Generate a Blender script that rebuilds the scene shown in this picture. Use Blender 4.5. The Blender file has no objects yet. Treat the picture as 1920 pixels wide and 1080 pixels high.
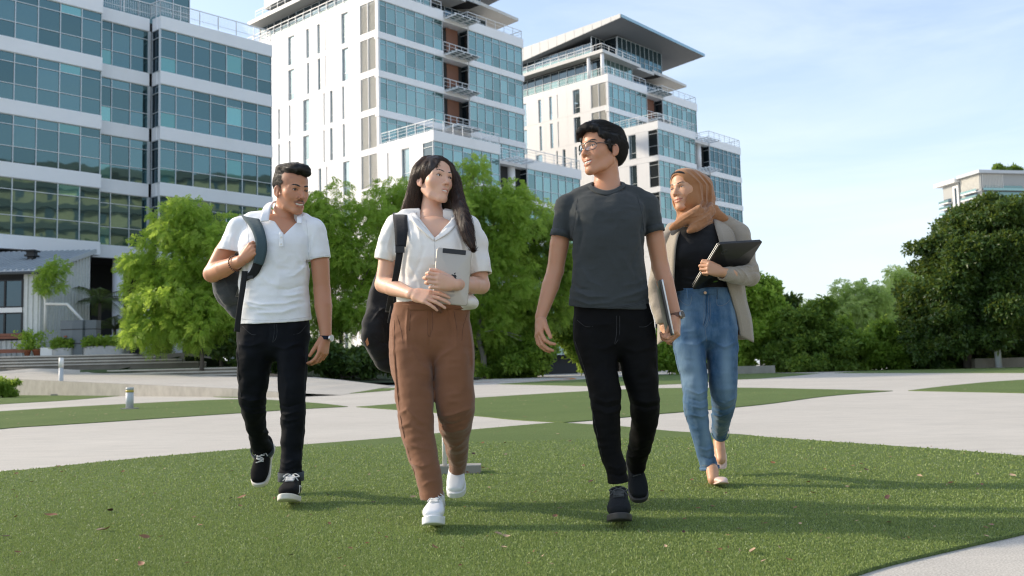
import bpy, math, random
import numpy as np
from mathutils import Vector, Matrix

random.seed(7)
RNG = np.random.default_rng(11)
SC = bpy.context.scene
COL = SC.collection

# ------------------------------------------------------------------ camera, sky, sun, exposure
CAM_POS = np.array([0.0, 0.0, 0.68])
PITCH, ROLL = math.radians(4.82), math.radians(1.40)
FOC = 1800.0                                   # focal length of the photograph in its own pixels
_fw = np.array([0, math.cos(PITCH), math.sin(PITCH)])
_ri = np.array([1.0, 0, 0])
_up = np.array([0, -math.sin(PITCH), math.cos(PITCH)])
CAM_R = math.cos(ROLL) * _ri - math.sin(ROLL) * _up
CAM_U = math.sin(ROLL) * _ri + math.cos(ROLL) * _up
CAM_F = _fw

cam_data = bpy.data.cameras.new("camera")
cam = bpy.data.objects.new("camera", cam_data)
COL.objects.link(cam)
M = Matrix(((CAM_R[0], CAM_U[0], -CAM_F[0], CAM_POS[0]),
            (CAM_R[1], CAM_U[1], -CAM_F[1], CAM_POS[1]),
            (CAM_R[2], CAM_U[2], -CAM_F[2], CAM_POS[2]),
            (0, 0, 0, 1)))
cam.matrix_world = M
cam_data.sensor_width = 36.0
cam_data.lens = FOC / 1920 * 36.0
cam_data.clip_start = 0.05
cam_data.clip_end = 6000
cam_data.dof.use_dof = True
cam_data.dof.focus_distance = 4.55
cam_data.dof.aperture_fstop = 5.0
SC.camera = cam

SUN_EL = math.radians(27)
SUN_DIR = np.array([-0.965, 0.26, 0.0]); SUN_DIR /= np.linalg.norm(SUN_DIR)
SUN_DIR = np.array([SUN_DIR[0] * math.cos(SUN_EL), SUN_DIR[1] * math.cos(SUN_EL), math.sin(SUN_EL)])

world = bpy.data.worlds.new("World")
SC.world = world
world.use_nodes = True
wn, wl = world.node_tree.nodes, world.node_tree.links
wn.clear()
w_out = wn.new("ShaderNodeOutputWorld")
w_bg = wn.new("ShaderNodeBackground")
w_sky = wn.new("ShaderNodeTexSky")
w_sky.sky_type = 'NISHITA'
w_sky.sun_disc = False
w_sky.sun_elevation = SUN_EL
w_sky.sun_rotation = math.atan2(SUN_DIR[0], SUN_DIR[1])
w_sky.air_density = 1.0
w_sky.dust_density = 1.6
w_sky.ozone_density = 1.3
w_bg.inputs["Strength"].default_value = 0.15
# thin high cloud: streaky noise over the sky direction, denser towards the horizon
w_tc = wn.new("ShaderNodeTexCoord")
w_map = wn.new("ShaderNodeMapping"); w_map.inputs["Scale"].default_value = (1.3, 1.7, 5.5); w_map.inputs["Rotation"].default_value = (0.12, 0.30, 0.5)
w_noise = wn.new("ShaderNodeTexNoise"); w_noise.inputs["Scale"].default_value = 2.1; w_noise.inputs["Detail"].default_value = 9; w_noise.inputs["Roughness"].default_value = 0.58
w_noise.inputs["Distortion"].default_value = 0.5
w_ramp = wn.new("ShaderNodeMapRange"); w_ramp.inputs["From Min"].default_value = 0.42; w_ramp.inputs["From Max"].default_value = 0.78; w_ramp.inputs["To Min"].default_value = 0.20; w_ramp.inputs["To Max"].default_value = 0.62
w_sep = wn.new("ShaderNodeSeparateXYZ")
w_hor = wn.new("ShaderNodeMapRange"); w_hor.inputs["From Min"].default_value = 0.0; w_hor.inputs["From Max"].default_value = 0.42; w_hor.inputs["To Min"].default_value = 0.32; w_hor.inputs["To Max"].default_value = 0.0
w_add = wn.new("ShaderNodeMath"); w_add.operation = 'ADD'; w_add.use_clamp = True
w_mix = wn.new("ShaderNodeMix"); w_mix.data_type = 'RGBA'
w_mix.inputs["B"].default_value = (3.9, 4.3, 4.8, 1)
wl.new(w_tc.outputs["Generated"], w_map.inputs["Vector"]); wl.new(w_map.outputs[0], w_noise.inputs["Vector"])
wl.new(w_noise.outputs["Fac"], w_ramp.inputs["Value"])
wl.new(w_tc.outputs["Generated"], w_sep.inputs[0]); wl.new(w_sep.outputs["Z"], w_hor.inputs["Value"])
wl.new(w_ramp.outputs[0], w_add.inputs[0]); wl.new(w_hor.outputs[0], w_add.inputs[1])
wl.new(w_sky.outputs[0], w_mix.inputs["A"]); wl.new(w_add.outputs[0], w_mix.inputs["Factor"])
wl.new(w_mix.outputs["Result"], w_bg.inputs["Color"]); wl.new(w_bg.outputs[0], w_out.inputs[0])

sun_data = bpy.data.lights.new("sun", 'SUN')
sun_data.energy = 2.4
sun_data.angle = math.radians(1.6)
sun_data.color = (1.0, 0.86, 0.68)
sun = bpy.data.objects.new("sun", sun_data)
COL.objects.link(sun)
sun.rotation_euler = Vector(SUN_DIR).to_track_quat('Z', 'Y').to_euler()

SC.view_settings.view_transform = 'Standard'
SC.view_settings.look = 'None'
SC.view_settings.exposure = 0.82
SC.view_settings.gamma = 1.0
SC.view_settings.use_curve_mapping = False
SC.cycles.use_denoising = True
SC.cycles.filter_width = 1.2
SC.cycles.sample_clamp_indirect = 4.0
world.cycles.sampling_method = 'MANUAL'
world.cycles.sample_map_resolution = 1024
SC.cycles.max_bounces = 8
SC.cycles.transparent_max_bounces = 12

# ------------------------------------------------------------------ helpers
def ray(x, y):
    return CAM_R * (x - 960) / FOC + CAM_U * (540 - y) / FOC + CAM_F
def at(x, y, D):
    """The world point that lies D metres away (along world y) on the sight line measured at x, y in the photograph."""
    d = ray(x, y)
    return CAM_POS + d * (D / d[1])
def ground(x, y, z=0.0):
    d = ray(x, y)
    return CAM_POS + d * ((z - CAM_POS[2]) / d[2])

def tag(o, label=None, cat=None, group=None, kind=None):
    if label: o['label'] = label
    if cat: o['category'] = cat
    if group: o['group'] = group
    if kind: o['kind'] = kind
    return o
def empty(name, loc=(0, 0, 0), rotz=0.0, parent=None):
    o = bpy.data.objects.new(name, None)
    o.empty_display_size = 0.2
    COL.objects.link(o)
    o.location = loc
    o.rotation_euler = (0, 0, rotz)
    if parent: o.parent = parent
    return o
def link(name, me, mat=None, parent=None, loc=None):
    o = bpy.data.objects.new(name, me)
    COL.objects.link(o)
    if mat is not None and not me.materials:
        me.materials.append(mat)
    if parent is not None: o.parent = parent
    if loc is not None: o.location = loc
    return o

def np_mesh(name, verts, faces, smooth=False, attrs=None):
    """verts (n,3); faces (m,k) of one size k, or a list of such arrays."""
    me = bpy.data.meshes.new(name)
    if not isinstance(faces, (list, tuple)): faces = [faces]
    faces = [np.asarray(f, dtype=np.int32) for f in faces if len(f)]
    verts = np.asarray(verts, dtype=np.float32)
    nl = sum(f.size for f in faces); nf = sum(len(f) for f in faces)
    me.vertices.add(len(verts)); me.loops.add(nl); me.polygons.add(nf)
    me.vertices.foreach_set("co", verts.ravel())
    me.loops.foreach_set("vertex_index", np.concatenate([f.ravel() for f in faces]))
    sizes = np.concatenate([np.full(len(f), f.shape[1], dtype=np.int32) for f in faces])
    starts = np.concatenate([[0], np.cumsum(sizes)[:-1]]).astype(np.int32)
    me.polygons.foreach_set("loop_start", starts)
    me.polygons.foreach_set("use_smooth", np.full(nf, bool(smooth)))
    me.update(calc_edges=True)
    for k, a in (attrs or {}).items():
        a = np.asarray(a, dtype=np.float32)
        if a.ndim == 1:
            at_ = me.attributes.new(k, 'FLOAT', 'POINT'); at_.data.foreach_set("value", a)
        else:
            if a.shape[1] == 3: a = np.concatenate([a, np.ones((len(a), 1), np.float32)], 1)
            at_ = me.attributes.new(k, 'FLOAT_COLOR', 'POINT'); at_.data.foreach_set("color", a.ravel())
    return me

class MB:
    """Collects boxes, bars, tubes and sheets into ONE mesh."""
    def __init__(s): s.v, s.q, s.t, s.n = [], [], [], 0
    def add(s, v, q=None, t=None):
        v = np.asarray(v, float)
        if q is not None and len(q): s.q.append(np.asarray(q) + s.n)
        if t is not None and len(t): s.t.append(np.asarray(t) + s.n)
        s.v.append(v); s.n += len(v)
        return s
    BQ = np.array([[0, 1, 3, 2], [4, 6, 7, 5], [0, 4, 5, 1], [2, 3, 7, 6], [0, 2, 6, 4], [1, 5, 7, 3]])
    def box(s, x0, x1, y0, y1, z0, z1):
        v = [(x, y, z) for x in (x0, x1) for y in (y0, y1) for z in (z0, z1)]
        return s.add(v, s.BQ)
    def hexa(s, low, high):
        """Four low corners and four high corners, in the same turn."""
        v = list(low) + list(high)
        return s.add(v, [[3, 2, 1, 0], [4, 5, 6, 7], [0, 1, 5, 4], [1, 2, 6, 5], [2, 3, 7, 6], [3, 0, 4, 7]])
    def bar(s, a, b, w, h=None):
        a, b = np.asarray(a, float), np.asarray(b, float); h = h or w
        d = (b - a) / np.linalg.norm(b - a)
        r = np.array([0, 0, 1.0]) if abs(d[2]) < .95 else np.array([1.0, 0, 0])
        x = np.cross(d, r); x /= np.linalg.norm(x); y = np.cross(x, d)
        c = [(-w / 2, -h / 2), (w / 2, -h / 2), (w / 2, h / 2), (-w / 2, h / 2)]
        return s.hexa([a + x * i + y * j for i, j in c], [b + x * i + y * j for i, j in c])
    def tube(s, pts, rad, n=8, caps=True):
        pts = np.asarray(pts, float); m = len(pts)
        rad = np.broadcast_to(np.asarray(rad, float), (m,))
        tg = np.gradient(pts, axis=0); tg /= np.linalg.norm(tg, axis=1)[:, None] + 1e-12
        ref = np.array([0.31, 0.17, 0.93]) if abs(tg[0] @ np.array([0.31, 0.17, 0.93])) < .9 else np.array([0.9, 0.3, 0.1])
        vs = []
        x = np.cross(tg[0], ref); x /= np.linalg.norm(x)
        for i in range(m):
            x = x - tg[i] * (x @ tg[i]); x /= np.linalg.norm(x) + 1e-12
            y = np.cross(tg[i], x)
            a = np.arange(n) * 2 * math.pi / n
            vs.append(pts[i] + rad[i] * (np.cos(a)[:, None] * x + np.sin(a)[:, None] * y))
        v = np.concatenate(vs)
        i, j = np.meshgrid(np.arange(m - 1), np.arange(n), indexing='ij')
        i, j = i.ravel(), j.ravel(); k = (j + 1) % n
        q = np.stack([i * n + j, i * n + k, (i + 1) * n + k, (i + 1) * n + j], 1)
        t = []
        if caps:
            for o, sg in ((0, 1), ((m - 1) * n, -1)):
                for j in range(1, n - 1):
                    t.append([o, o + j + 1, o + j] if sg > 0 else [o, o + j, o + j + 1])
        return s.add(v, q, np.array(t) if t else None)
    def lathe(s, c, prof, n=16):
        """prof: (radius, z) from low to high round the vertical through c."""
        return s.tube_profile(c, prof, n)
    def tube_profile(s, c, prof, n):
        a = np.arange(n) * 2 * math.pi / n
        v = np.concatenate([np.stack([c[0] + r * np.cos(a), c[1] + r * np.sin(a), np.full(n, c[2] + z)], 1) for r, z in prof])
        m = len(prof); q = []
        for i in range(m - 1):
            for j in range(n):
                k = (j + 1) % n
                q.append([i * n + j, i * n + k, (i + 1) * n + k, (i + 1) * n + j])
        t = [[0, j + 1, j] for j in range(1, n - 1)] + [[(m - 1) * n, (m - 1) * n + j, (m - 1) * n + j + 1] for j in range(1, n - 1)]
        return s.add(v, q, t)
    def prism(s, poly, z0, z1):
        """A flat outline in x, y stood up from z0 to z1 (z may be a list per corner)."""
        import mathutils.geometry as mg
        poly = np.asarray(poly, float); n = len(poly)
        z0 = np.broadcast_to(z0, (n,)); z1 = np.broadcast_to(z1, (n,))
        v = np.concatenate([np.column_stack([poly, z0]), np.column_stack([poly, z1])])
        t = np.array(mg.tessellate_polygon([[Vector((p[0], p[1], 0)) for p in poly]]))
        q = [[i, (i + 1) % n, n + (i + 1) % n, n + i] for i in range(n)]
        tri = np.concatenate([t, t[:, ::-1] + n])
        # orient the top upwards
        a, b, c = (v[tri[-1][i]] for i in range(3))
        return s.add(v, q, tri)
    def sheet(s, pts3):
        import mathutils.geometry as mg
        t = np.array(mg.tessellate_polygon([[Vector((p[0], p[1], 0)) for p in pts3]]))
        return s.add(pts3, None, t)
    def mesh(s, name="mesh", smooth=False):
        v = np.concatenate(s.v)
        fs = []
        if s.q: fs.append(np.concatenate(s.q))
        if s.t: fs.append(np.concatenate(s.t))
        me = np_mesh(name, v, fs, smooth)
        return me
    def build(s, name, mat, parent=None, smooth=False, loc=None, normals=True):
        me = s.mesh(name, smooth)
        if normals:
            import bmesh
            bm = bmesh.new(); bm.from_mesh(me); bmesh.ops.recalc_face_normals(bm, faces=bm.faces); bm.to_mesh(me); bm.free()
        return link(name, me, mat, parent, loc)

def catmull(pts, n=8, closed=False):
    pts = np.asarray(pts, float); m = len(pts)
    out = []
    idx = range(m if closed else m - 1)
    for i in idx:
        if closed: p0, p1, p2, p3 = pts[(i - 1) % m], pts[i], pts[(i + 1) % m], pts[(i + 2) % m]
        else: p0, p1, p2, p3 = pts[max(i - 1, 0)], pts[i], pts[i + 1], pts[min(i + 2, m - 1)]
        for k in range(n):
            t = k / n
            out.append(.5 * ((2 * p1) + (p2 - p0) * t + (2 * p0 - 5 * p1 + 4 * p2 - p3) * t * t + (3 * p1 - p0 - 3 * p2 + p3) * t ** 3))
    if not closed: out.append(pts[-1])
    return np.array(out)

# ------------------------------------------------------------------ materials
class NT:
    """A small writer for node trees."""
    def __init__(s, name):
        s.m = bpy.data.materials.new(name); s.m.use_nodes = True
        s.n, s.l = s.m.node_tree.nodes, s.m.node_tree.links
        s.n.clear()
        s.out = s.n.new("ShaderNodeOutputMaterial")
        s.p = s.n.new("ShaderNodeBsdfPrincipled")
        s.l.new(s.p.outputs[0], s.out.inputs["Surface"])
    def node(s, typ, **kw):
        n = s.n.new("ShaderNode" + typ)
        for k, v in kw.items():
            if k in n.inputs.keys(): s.set(n.inputs[k], v)
            else: setattr(n, k, v)
        return n
    def set(s, inp, v):
        if hasattr(v, "is_output"): s.l.new(v, inp)
        else:
            if isinstance(v, (tuple, list)) and len(v) == 3 and inp.type == 'RGBA': v = (*v, 1)
            inp.default_value = v
    def P(s, **kw):
        for k, v in kw.items(): s.set(s.p.inputs[k.replace("_", " ")], v)
        return s
    def coord(s, kind="Object", scale=(1, 1, 1), rot=(0, 0, 0)):
        c = s.node("TexCoord"); m = s.node("Mapping"); s.l.new(c.outputs[kind], m.inputs[0])
        m.inputs["Scale"].default_value = scale if isinstance(scale, (tuple, list)) else (scale,) * 3
        m.inputs["Rotation"].default_value = rot
        return m.outputs[0]
    def noise(s, vec, scale, detail=4, rough=.55, dist=0.0):
        n = s.node("TexNoise", Scale=scale, Detail=detail, Roughness=rough, Distortion=dist)
        if vec is not None: s.l.new(vec, n.inputs["Vector"])
        return n.outputs["Fac"]
    def ramp(s, fac, stops):
        n = s.node("ValToRGB"); s.l.new(fac, n.inputs[0]); e = n.color_ramp.elements
        while len(e) > 1: e.remove(e[-1])
        for i, (p, c) in enumerate(stops):
            x = e[0] if i == 0 else e.new(p)
            x.position = p; x.color = (*c, 1) if len(c) == 3 else c
        return n.outputs[0]
    def mix(s, fac, a, b, mode='MIX'):
        n = s.node("Mix", data_type='RGBA', blend_type=mode)
        s.set(n.inputs["Factor"], fac); s.set(n.inputs["A"], a); s.set(n.inputs["B"], b)
        return n.outputs["Result"]
    def math(s, op, a, b=0.0, clamp=False):
        n = s.node("Math", operation=op, use_clamp=clamp); s.set(n.inputs[0], a); s.set(n.inputs[1], b)
        return n.outputs[0]
    def rng(s, v, a, b, c, d):
        n = s.node("MapRange"); s.set(n.inputs["Value"], v)
        for k, x in zip(("From Min", "From Max", "To Min", "To Max"), (a, b, c, d)): s.set(n.inputs[k], x)
        return n.outputs[0]
    def bump(s, h, strength=.3, dist=.01):
        n = s.node("Bump", Strength=strength, Distance=dist); s.l.new(h, n.inputs["Height"])
        s.l.new(n.outputs[0], s.p.inputs["Normal"]); return n.outputs[0]
    def attr(s, name, out="Color"):
        n = s.node("Attribute", attribute_name=name); return n.outputs[out]
    def obj_random(s): return s.node("ObjectInfo").outputs["Random"]

def plain(name, col, rough=.5, metal=0.0, spec=.5, var=.08, scale=6.0, bump=0.0, bscale=60, bdist=.004):
    t = NT(name); c = t.coord("Object")
    if var:
        f = t.noise(c, scale, 5)
        k = t.mix(f, tuple(x * (1 - var * 1.6) for x in col), tuple(min(1, x * (1 + var * 1.6)) for x in col))
    else: k = col
    t.P(Base_Color=k, Roughness=rough, Metallic=metal); t.p.inputs["Specular IOR Level"].default_value = spec
    if bump: t.bump(t.noise(c, bscale, 3), bump, bdist)
    return t.m
# ------------------------------------------------------------------ ground materials
def mat_pavement():
    t = NT("pale_concrete"); c = t.coord("Object")
    big = t.noise(c, .35, 5, .6)
    mid = t.noise(t.coord("Object", (1.2, 4.0, 1)), 1.4, 6, .65)
    fine = t.noise(c, 130, 2, .7)
    a = t.ramp(big, [(.3, (.49, .445, .37)), (.7, (.63, .58, .495))])
    b = t.mix(t.rng(mid, .42, .72, 0, .5), a, (.33, .31, .27))
    d = t.mix(t.rng(fine, .38, .62, 0.0, 1.0), t.mix(.5, b, (.28, .26, .23)), t.mix(.35, b, (.72, .71, .69)))
    t.P(Base_Color=d, Roughness=.85); t.p.inputs["Specular IOR Level"].default_value = .25
    t.bump(fine, .35, .004)
    return t.m
def mat_turf():
    t = NT("turf"); c = t.coord("Object")
    big = t.noise(c, .6, 5, .6); fine = t.noise(c, 90, 3, .75); mid = t.noise(c, 9, 4, .7)
    a = t.ramp(big, [(.3, (.132, .198, .052)), (.72, (.185, .255, .074))])
    b = t.mix(t.rng(fine, .35, .7, 0, 1), t.mix(.55, a, (.02, .045, .012)), t.mix(.45, a, (.26, .33, .14)))
    b = t.mix(t.rng(mid, .5, .8, 0, .3), b, (.11, .14, .05))
    t.P(Base_Color=b, Roughness=.9); t.p.inputs["Specular IOR Level"].default_value = .15
    t.bump(fine, .9, .02)
    return t.m
M_PAVE = mat_pavement(); M_TURF = mat_turf()
M_CONC = plain("grey_concrete", (.30, .29, .26), .9, var=.22, scale=2.2, bump=.4, bscale=40)
M_STEP_LIT = plain("lit_step_edge", (.52, .49, .43), .8, var=.15, scale=1.5)  # light on the tread edges, put into a paler concrete colour
M_STEP = plain("step_concrete", (.22, .20, .165), .85, var=.22, scale=1.5, bump=.3, bscale=30)  # kept dark for the shaded risers; terrace and low wall share it
M_SOIL = plain("soil", (.06, .045, .03), .95, var=.3, bump=.6, bscale=20, bdist=.02)
M_GALV = plain("galvanised_steel", (.55, .57, .58), .38, .75, var=.1)
M_PALE_PAINT = plain("pale_grey_paint", (.50, .53, .55), .5, var=.05)
M_WHITE = plain("white_paint", (.78, .78, .76), .5, var=.03)
M_DARKGREY = plain("dark_grey", (.055, .065, .072), .55)
M_BLACK = plain("black_paint", (.012, .013, .014), .5)
M_WOOD = plain("red_brown_wood", (.21, .075, .04), .6, var=.25, scale=9)
M_TERRA = plain("terracotta", (.30, .10, .05), .8, var=.15)

mb = MB(); mb.sheet([(-2500, -400, 0), (2500, -400, 0), (2500, 3000, 0), (-2500, 3000, 0)])
tag(mb.build("pavement", M_PAVE), kind='structure')

def G(pts): return [ground(x, y) for x, y in pts]
def outline(segs, n=6):
    """Curved runs joined at sharp corners."""
    out = []
    for s in segs:
        c = catmull(s, n) if len(s) > 2 else np.asarray(s, float)
        out.append(c if not len(out) else c)
    p = np.concatenate(out)
    keep = [0]
    for i in range(1, len(p)):
        if np.linalg.norm(p[i] - p[keep[-1]]) > 1e-3: keep.append(i)
    p = p[keep]
    if np.linalg.norm(p[0] - p[-1]) < 1e-3: p = p[:-1]
    return p
TURF = {
 'near': [G([(-260, 925), (0, 887.5), (60, 882), (235, 864), (435, 846), (525, 839), (750, 821), (887, 807), (1012, 796), (1047, 793.5)]),
          G([(1047, 793.5), (1112, 797.5), (1165, 801), (1237, 808), (1287, 812), (1382, 816), (1440, 821.6), (1640, 836), (1780, 846), (1920, 858), (2200, 888)]),
          G([(2200, 888), (2060, 965), (1920, 1003), (1850, 1019), (1700, 1054), (1610, 1080), (1480, 1130)]), [(0.55, 2.2, 0), (-4.2, 2.2, 0)]],
 'left': [G([(-300, 796), (0, 772), (235, 758), (447, 749), (575, 755), (652, 763)]), G([(652, 763), (575, 767), (450, 775), (225, 790), (100, 798), (0, 805), (-300, 838)])],
 'wall_strip': [G([(-200, 744), (0, 741), (125, 742), (232, 742)]), G([(232, 742), (125, 751), (0, 758.5), (-200, 774)])],
 'wall_corner': [G([(388, 743.5), (445, 738), (575, 737.5), (733, 732.5)]), G([(733, 732.5), (650, 738.5), (575, 741), (445, 746), (388, 743.5)])],
 'thin': [G([(630, 735), (700, 729.5), (745, 727.5)]), G([(745, 727.5), (737, 731), (700, 734), (630, 735)])],
 'middle': [G([(668, 763.5), (741, 758), (887, 747), (1012, 739), (1100, 734), (1163, 731), (1236, 728.5), (1384, 727.5), (1520, 730), (1674, 733.5)]),
            G([(1674, 733.5), (1554, 743), (1431, 759), (1281, 773), (1237, 776.6), (1162, 784), (1109, 789), (1058, 793)]),
            G([(1058, 793), (1000, 790), (950, 786.5), (887, 780), (745, 769), (668, 763.5)])],
 'lens': [G([(931, 720.5), (1004, 716), (1067, 713), (1096, 711), (1159, 707), (1234, 702.5), (1382, 700.8), (1440, 699.8), (1537, 700.5)]),
          G([(1537, 700.5), (1440, 709), (1382, 712), (1277, 720), (1161, 723.5), (1098, 724), (1004, 722), (931, 720.5)])],
 'right': [G([(1703, 733), (1797, 722), (1920, 712.5), (2200, 700)]), G([(2200, 745), (1920, 737.6), (1776, 734.6), (1703, 733)])],
 'far_right': [G([(1564, 699.6), (1631, 694.7), (1714, 690.2), (1800, 688.5), (1920, 687.2), (2200, 684)]), G([(2200, 700), (1920, 699.5), (1688, 699.6), (1564, 699.6)])],
}
TURF_POLY = {}
for k, segs in TURF.items():
    p = outline(segs)
    TURF_POLY[k] = p[:, :2]
    m = MB(); m.prism(p[:, :2], 0.001, 0.012)
    tag(m.build("turf", M_TURF), kind='structure')

# turf blades, dense near the camera, thinner further off
def inside(poly, x, y):
    c = np.zeros(len(x), bool); n = len(poly); j = n - 1
    for i in range(n):
        xi, yi, xj, yj = *poly[i], *poly[j]
        hit = ((yi > y) != (yj > y)) & (x < (xj - xi) * (y - yi) / (yj - yi + 1e-12) + xi)
        c ^= hit; j = i
    return c
def turf_blades(name, poly, n, wmul=1.0, ymax=9.0, power=2.0):
    # density falls with distance: sample the distance with a power law
    y0 = max(poly[:, 1].min(), 2.6); y1 = min(poly[:, 1].max(), ymax)
    u = RNG.random(n)
    y = 1 / ((1 / y0 ** power) * (1 - u) + (1 / y1 ** power) * u) ** (1 / power) if power else y0 + (y1 - y0) * u
    x = (RNG.random(n) - .5) * 2 * (y * .60 + .25)
    k = inside(poly, x, y); x, y = x[k], y[k]; n = len(x)
    h = (.005 + .0075 * RNG.random(n)) * (1 + .10 * (y - 3)).clip(1, 1.5); w = (.0013 + .0010 * RNG.random(n)) * wmul * (y / 3.0).clip(1, 3)
    a = RNG.random(n) * 2 * math.pi; lean = (RNG.random(n) ** .8) * 1.0; la = RNG.random(n) * 2 * math.pi
    dx, dy = np.cos(a) * w, np.sin(a) * w
    lx, ly = np.cos(la) * h * lean, np.sin(la) * h * lean
    z = np.full(n, .010)
    P0 = np.stack([x - dx, y - dy, z], 1); P1 = np.stack([x + dx, y + dy, z], 1)
    P2 = np.stack([x + dx * .7 + lx * .45, y + dy * .7 + ly * .45, z + h * .62], 1); P3 = np.stack([x - dx * .7 + lx * .45, y - dy * .7 + ly * .45, z + h * .62], 1)
    P4 = np.stack([x + lx, y + ly, z + h * (1 - .35 * lean)], 1)
    v = np.stack([P0, P1, P2, P3, P4], 1).reshape(-1, 3)
    b = np.arange(n) * 5
    q = np.stack([b, b + 1, b + 2, b + 3], 1); t = np.stack([b + 3, b + 2, b + 4], 1)
    tint = np.repeat(RNG.random(n), 5)
    me = np_mesh(name, v, [q, t], False, {"tint": tint})
    tag(link(name, me, M_BLADE), "short green artificial turf blades", kind='stuff')
def mat_blade():
    t = NT("turf_blade")
    c = t.ramp(t.attr("tint", "Fac"), [(0, (.205, .275, .072)), (.5, (.265, .345, .095)), (.88, (.29, .375, .125)), (.96, (.38, .44, .21)), (1, (.48, .52, .32))])
    big = t.noise(t.coord("Object"), .8, 4, .6)
    c = t.mix(t.rng(big, .35, .7, 0, .3), c, (.20, .25, .085))
    t.P(Base_Color=c, Roughness=.55); t.p.inputs["Specular IOR Level"].default_value = .3
    tr = t.node("BsdfTranslucent"); t.set(tr.inputs[0], c)
    m = t.node("MixShader"); m.inputs[0].default_value = .3
    t.l.new(t.p.outputs[0], m.inputs[1]); t.l.new(tr.outputs[0], m.inputs[2]); t.l.new(m.outputs[0], t.out.inputs[0])
    return t.m
M_BLADE = mat_blade()
turf_blades("turf_blades", TURF_POLY['near'], 430000)

# ------------------------------------------------------------------ raised ramp, its retaining wall, steps and terrace on the left
wall_base = [ground(-260, 741), ground(30, 741), ground(250, 742.5), ground(445, 744.5), ground(560, 745)]
wall_top_px = [(-260, 694), (30, 711), (250, 720.5), (445, 729), (560, 738)]
front = []
for (bx, p) in zip(wall_top_px, wall_base):
    q = at(bx[0], bx[1], p[1]); front.append(q)
front.append(ground(640, 741))
back_px = [(-260, 682, 52), (0, 690, 52), (120, 692, 51.5), (250, 699, 51), (445, 706, 48), (600, 707.5, 46), (735, 707.5, 45)]
back = [at(*q) for q in back_px]
back[-1][2] = 0.02; back[-2][2] = max(back[-2][2], .05)
def strip_mesh(name, A, B, mat, n=24, kind=None, thick=None):
    A, B = np.asarray(A), np.asarray(B)
    def resample(P, n):
        d = np.r_[0, np.cumsum(np.linalg.norm(np.diff(P, axis=0), axis=1))]; t = np.linspace(0, d[-1], n)
        return np.stack([np.interp(t, d, P[:, i]) for i in range(3)], 1)
    a, b = resample(A, n), resample(B, n)
    v = np.concatenate([a, b]); i = np.arange(n - 1)
    q = np.stack([i, i + 1, n + i + 1, n + i], 1)
    m = MB(); m.add(v, q)
    o = m.build(name, mat)
    if kind: tag(o, kind=kind)
    return o
strip_mesh("ramp", np.array(front) + [0, 0, .004], np.array(back) + [0, 0, .004], M_PAVE, kind='structure')
m = MB()
for i in range(len(front) - 2):
    a, b = front[i].copy(), front[i + 1].copy()
    d = (b - a)[:2]; d /= np.linalg.norm(d); nrm = np.array([d[1], -d[0]])
    if nrm[1] > 0: nrm = -nrm
    o = np.array([*nrm * .16, 0])
    lo = [np.r_[a[:2], -.3], np.r_[b[:2], -.3], np.r_[(b + o)[:2], -.3], np.r_[(a + o)[:2], -.3]]
    hi = [a, b, b + o, a + o]
    hi = [h + np.array([0, 0, .012]) for h in hi]
    m.hexa(lo, hi)
wall = m.build("retaining_wall", M_CONC)
tag(wall, "low grey concrete wall under the edge of the pale ramp", "wall")

# stairs: two flights of long stone steps. Each tread is a thing of the setting, built as its own slab
def flight(pts_near, pts_right, n, riser, tread, z0, shrink):
    """pts_near: left and right end of the lowest riser's foot (x, y)."""
    a, b = np.asarray(pts_near[0], float), np.asarray(pts_near[1], float)
    d = (b - a) / np.linalg.norm(b - a); nb = np.array([-d[1], d[0]])
    if nb[1] < 0: nb = -nb
    root = None
    for i in range(n):
        p, q = a + nb * tread * i, b + nb * tread * i - d * shrink * i
        r, s = q + nb * (tread * (n - i) + .6), p + nb * (tread * (n - i) + .6)
        z = z0 + riser * i
        mm = MB(); mm.hexa([np.r_[x, z - (.6 if i == 0 else .03)] for x in (p, q, r, s)], [np.r_[x, z + riser - .075] for x in (p, q, r, s)])
        k = .06
        p2, q2 = p - nb * k, q - nb * k
        mm.hexa([np.r_[x, z + riser - .072] for x in (p2, q2, r, s)], [np.r_[x, z + riser] for x in (p2, q2, r, s)])
        o = mm.build("stone_step", M_STEP); o.data.materials.append(M_STEP_LIT)
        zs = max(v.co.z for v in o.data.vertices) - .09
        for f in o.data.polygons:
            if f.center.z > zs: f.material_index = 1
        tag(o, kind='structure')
A0, A1 = at(-150, 687, 51.6), at(372, 688.5, 53)
zb = 1.36
flight((A0[:2], A1[:2]), None, 4, .172, .34, zb, 1.25)
B0, B1 = at(188, 697, 50.2), at(470, 707, 49.0)
flight((B0[:2], B1[:2]), None, 3, .17, .34, .62, .2)
terrace_z = zb + 4 * .172
TZ = terrace_z
# terrace slab behind the upper flight, and a grass bank beside it
m = MB()
tl = [at(-400, 668, 53.2), at(345, 668, 54.4), at(420, 668, 75), at(-400, 668, 75)]
m.prism([q[:2] for q in tl], TZ - .5, TZ - .004)
tag(m.build("terrace", M_STEP), kind='structure')
M_GRASS = plain("rough_grass", (.045, .085, .02), .9, var=.4, scale=3, bump=.8, bscale=25, bdist=.04)
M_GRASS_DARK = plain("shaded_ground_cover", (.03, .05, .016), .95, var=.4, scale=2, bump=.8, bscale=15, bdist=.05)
bank = [at(180, 694.5, 51.5), at(470, 687, 51.0), at(640, 702, 49), at(760, 704, 50), at(900, 704, 66), at(900, 700, 90), at(345, 690, 90), at(345, 690, 54.5)]
zz = [.95, .92, .2, .12, .1, .5, 2.2, 1.9]
m = MB(); v = np.array([[b[0], b[1], z] for b, z in zip(bank, zz)])
cen = v.mean(0); cen[2] = .9
m.add(np.vstack([v, cen]), None, [[i, (i + 1) % 8, 8] for i in range(8)])
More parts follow.
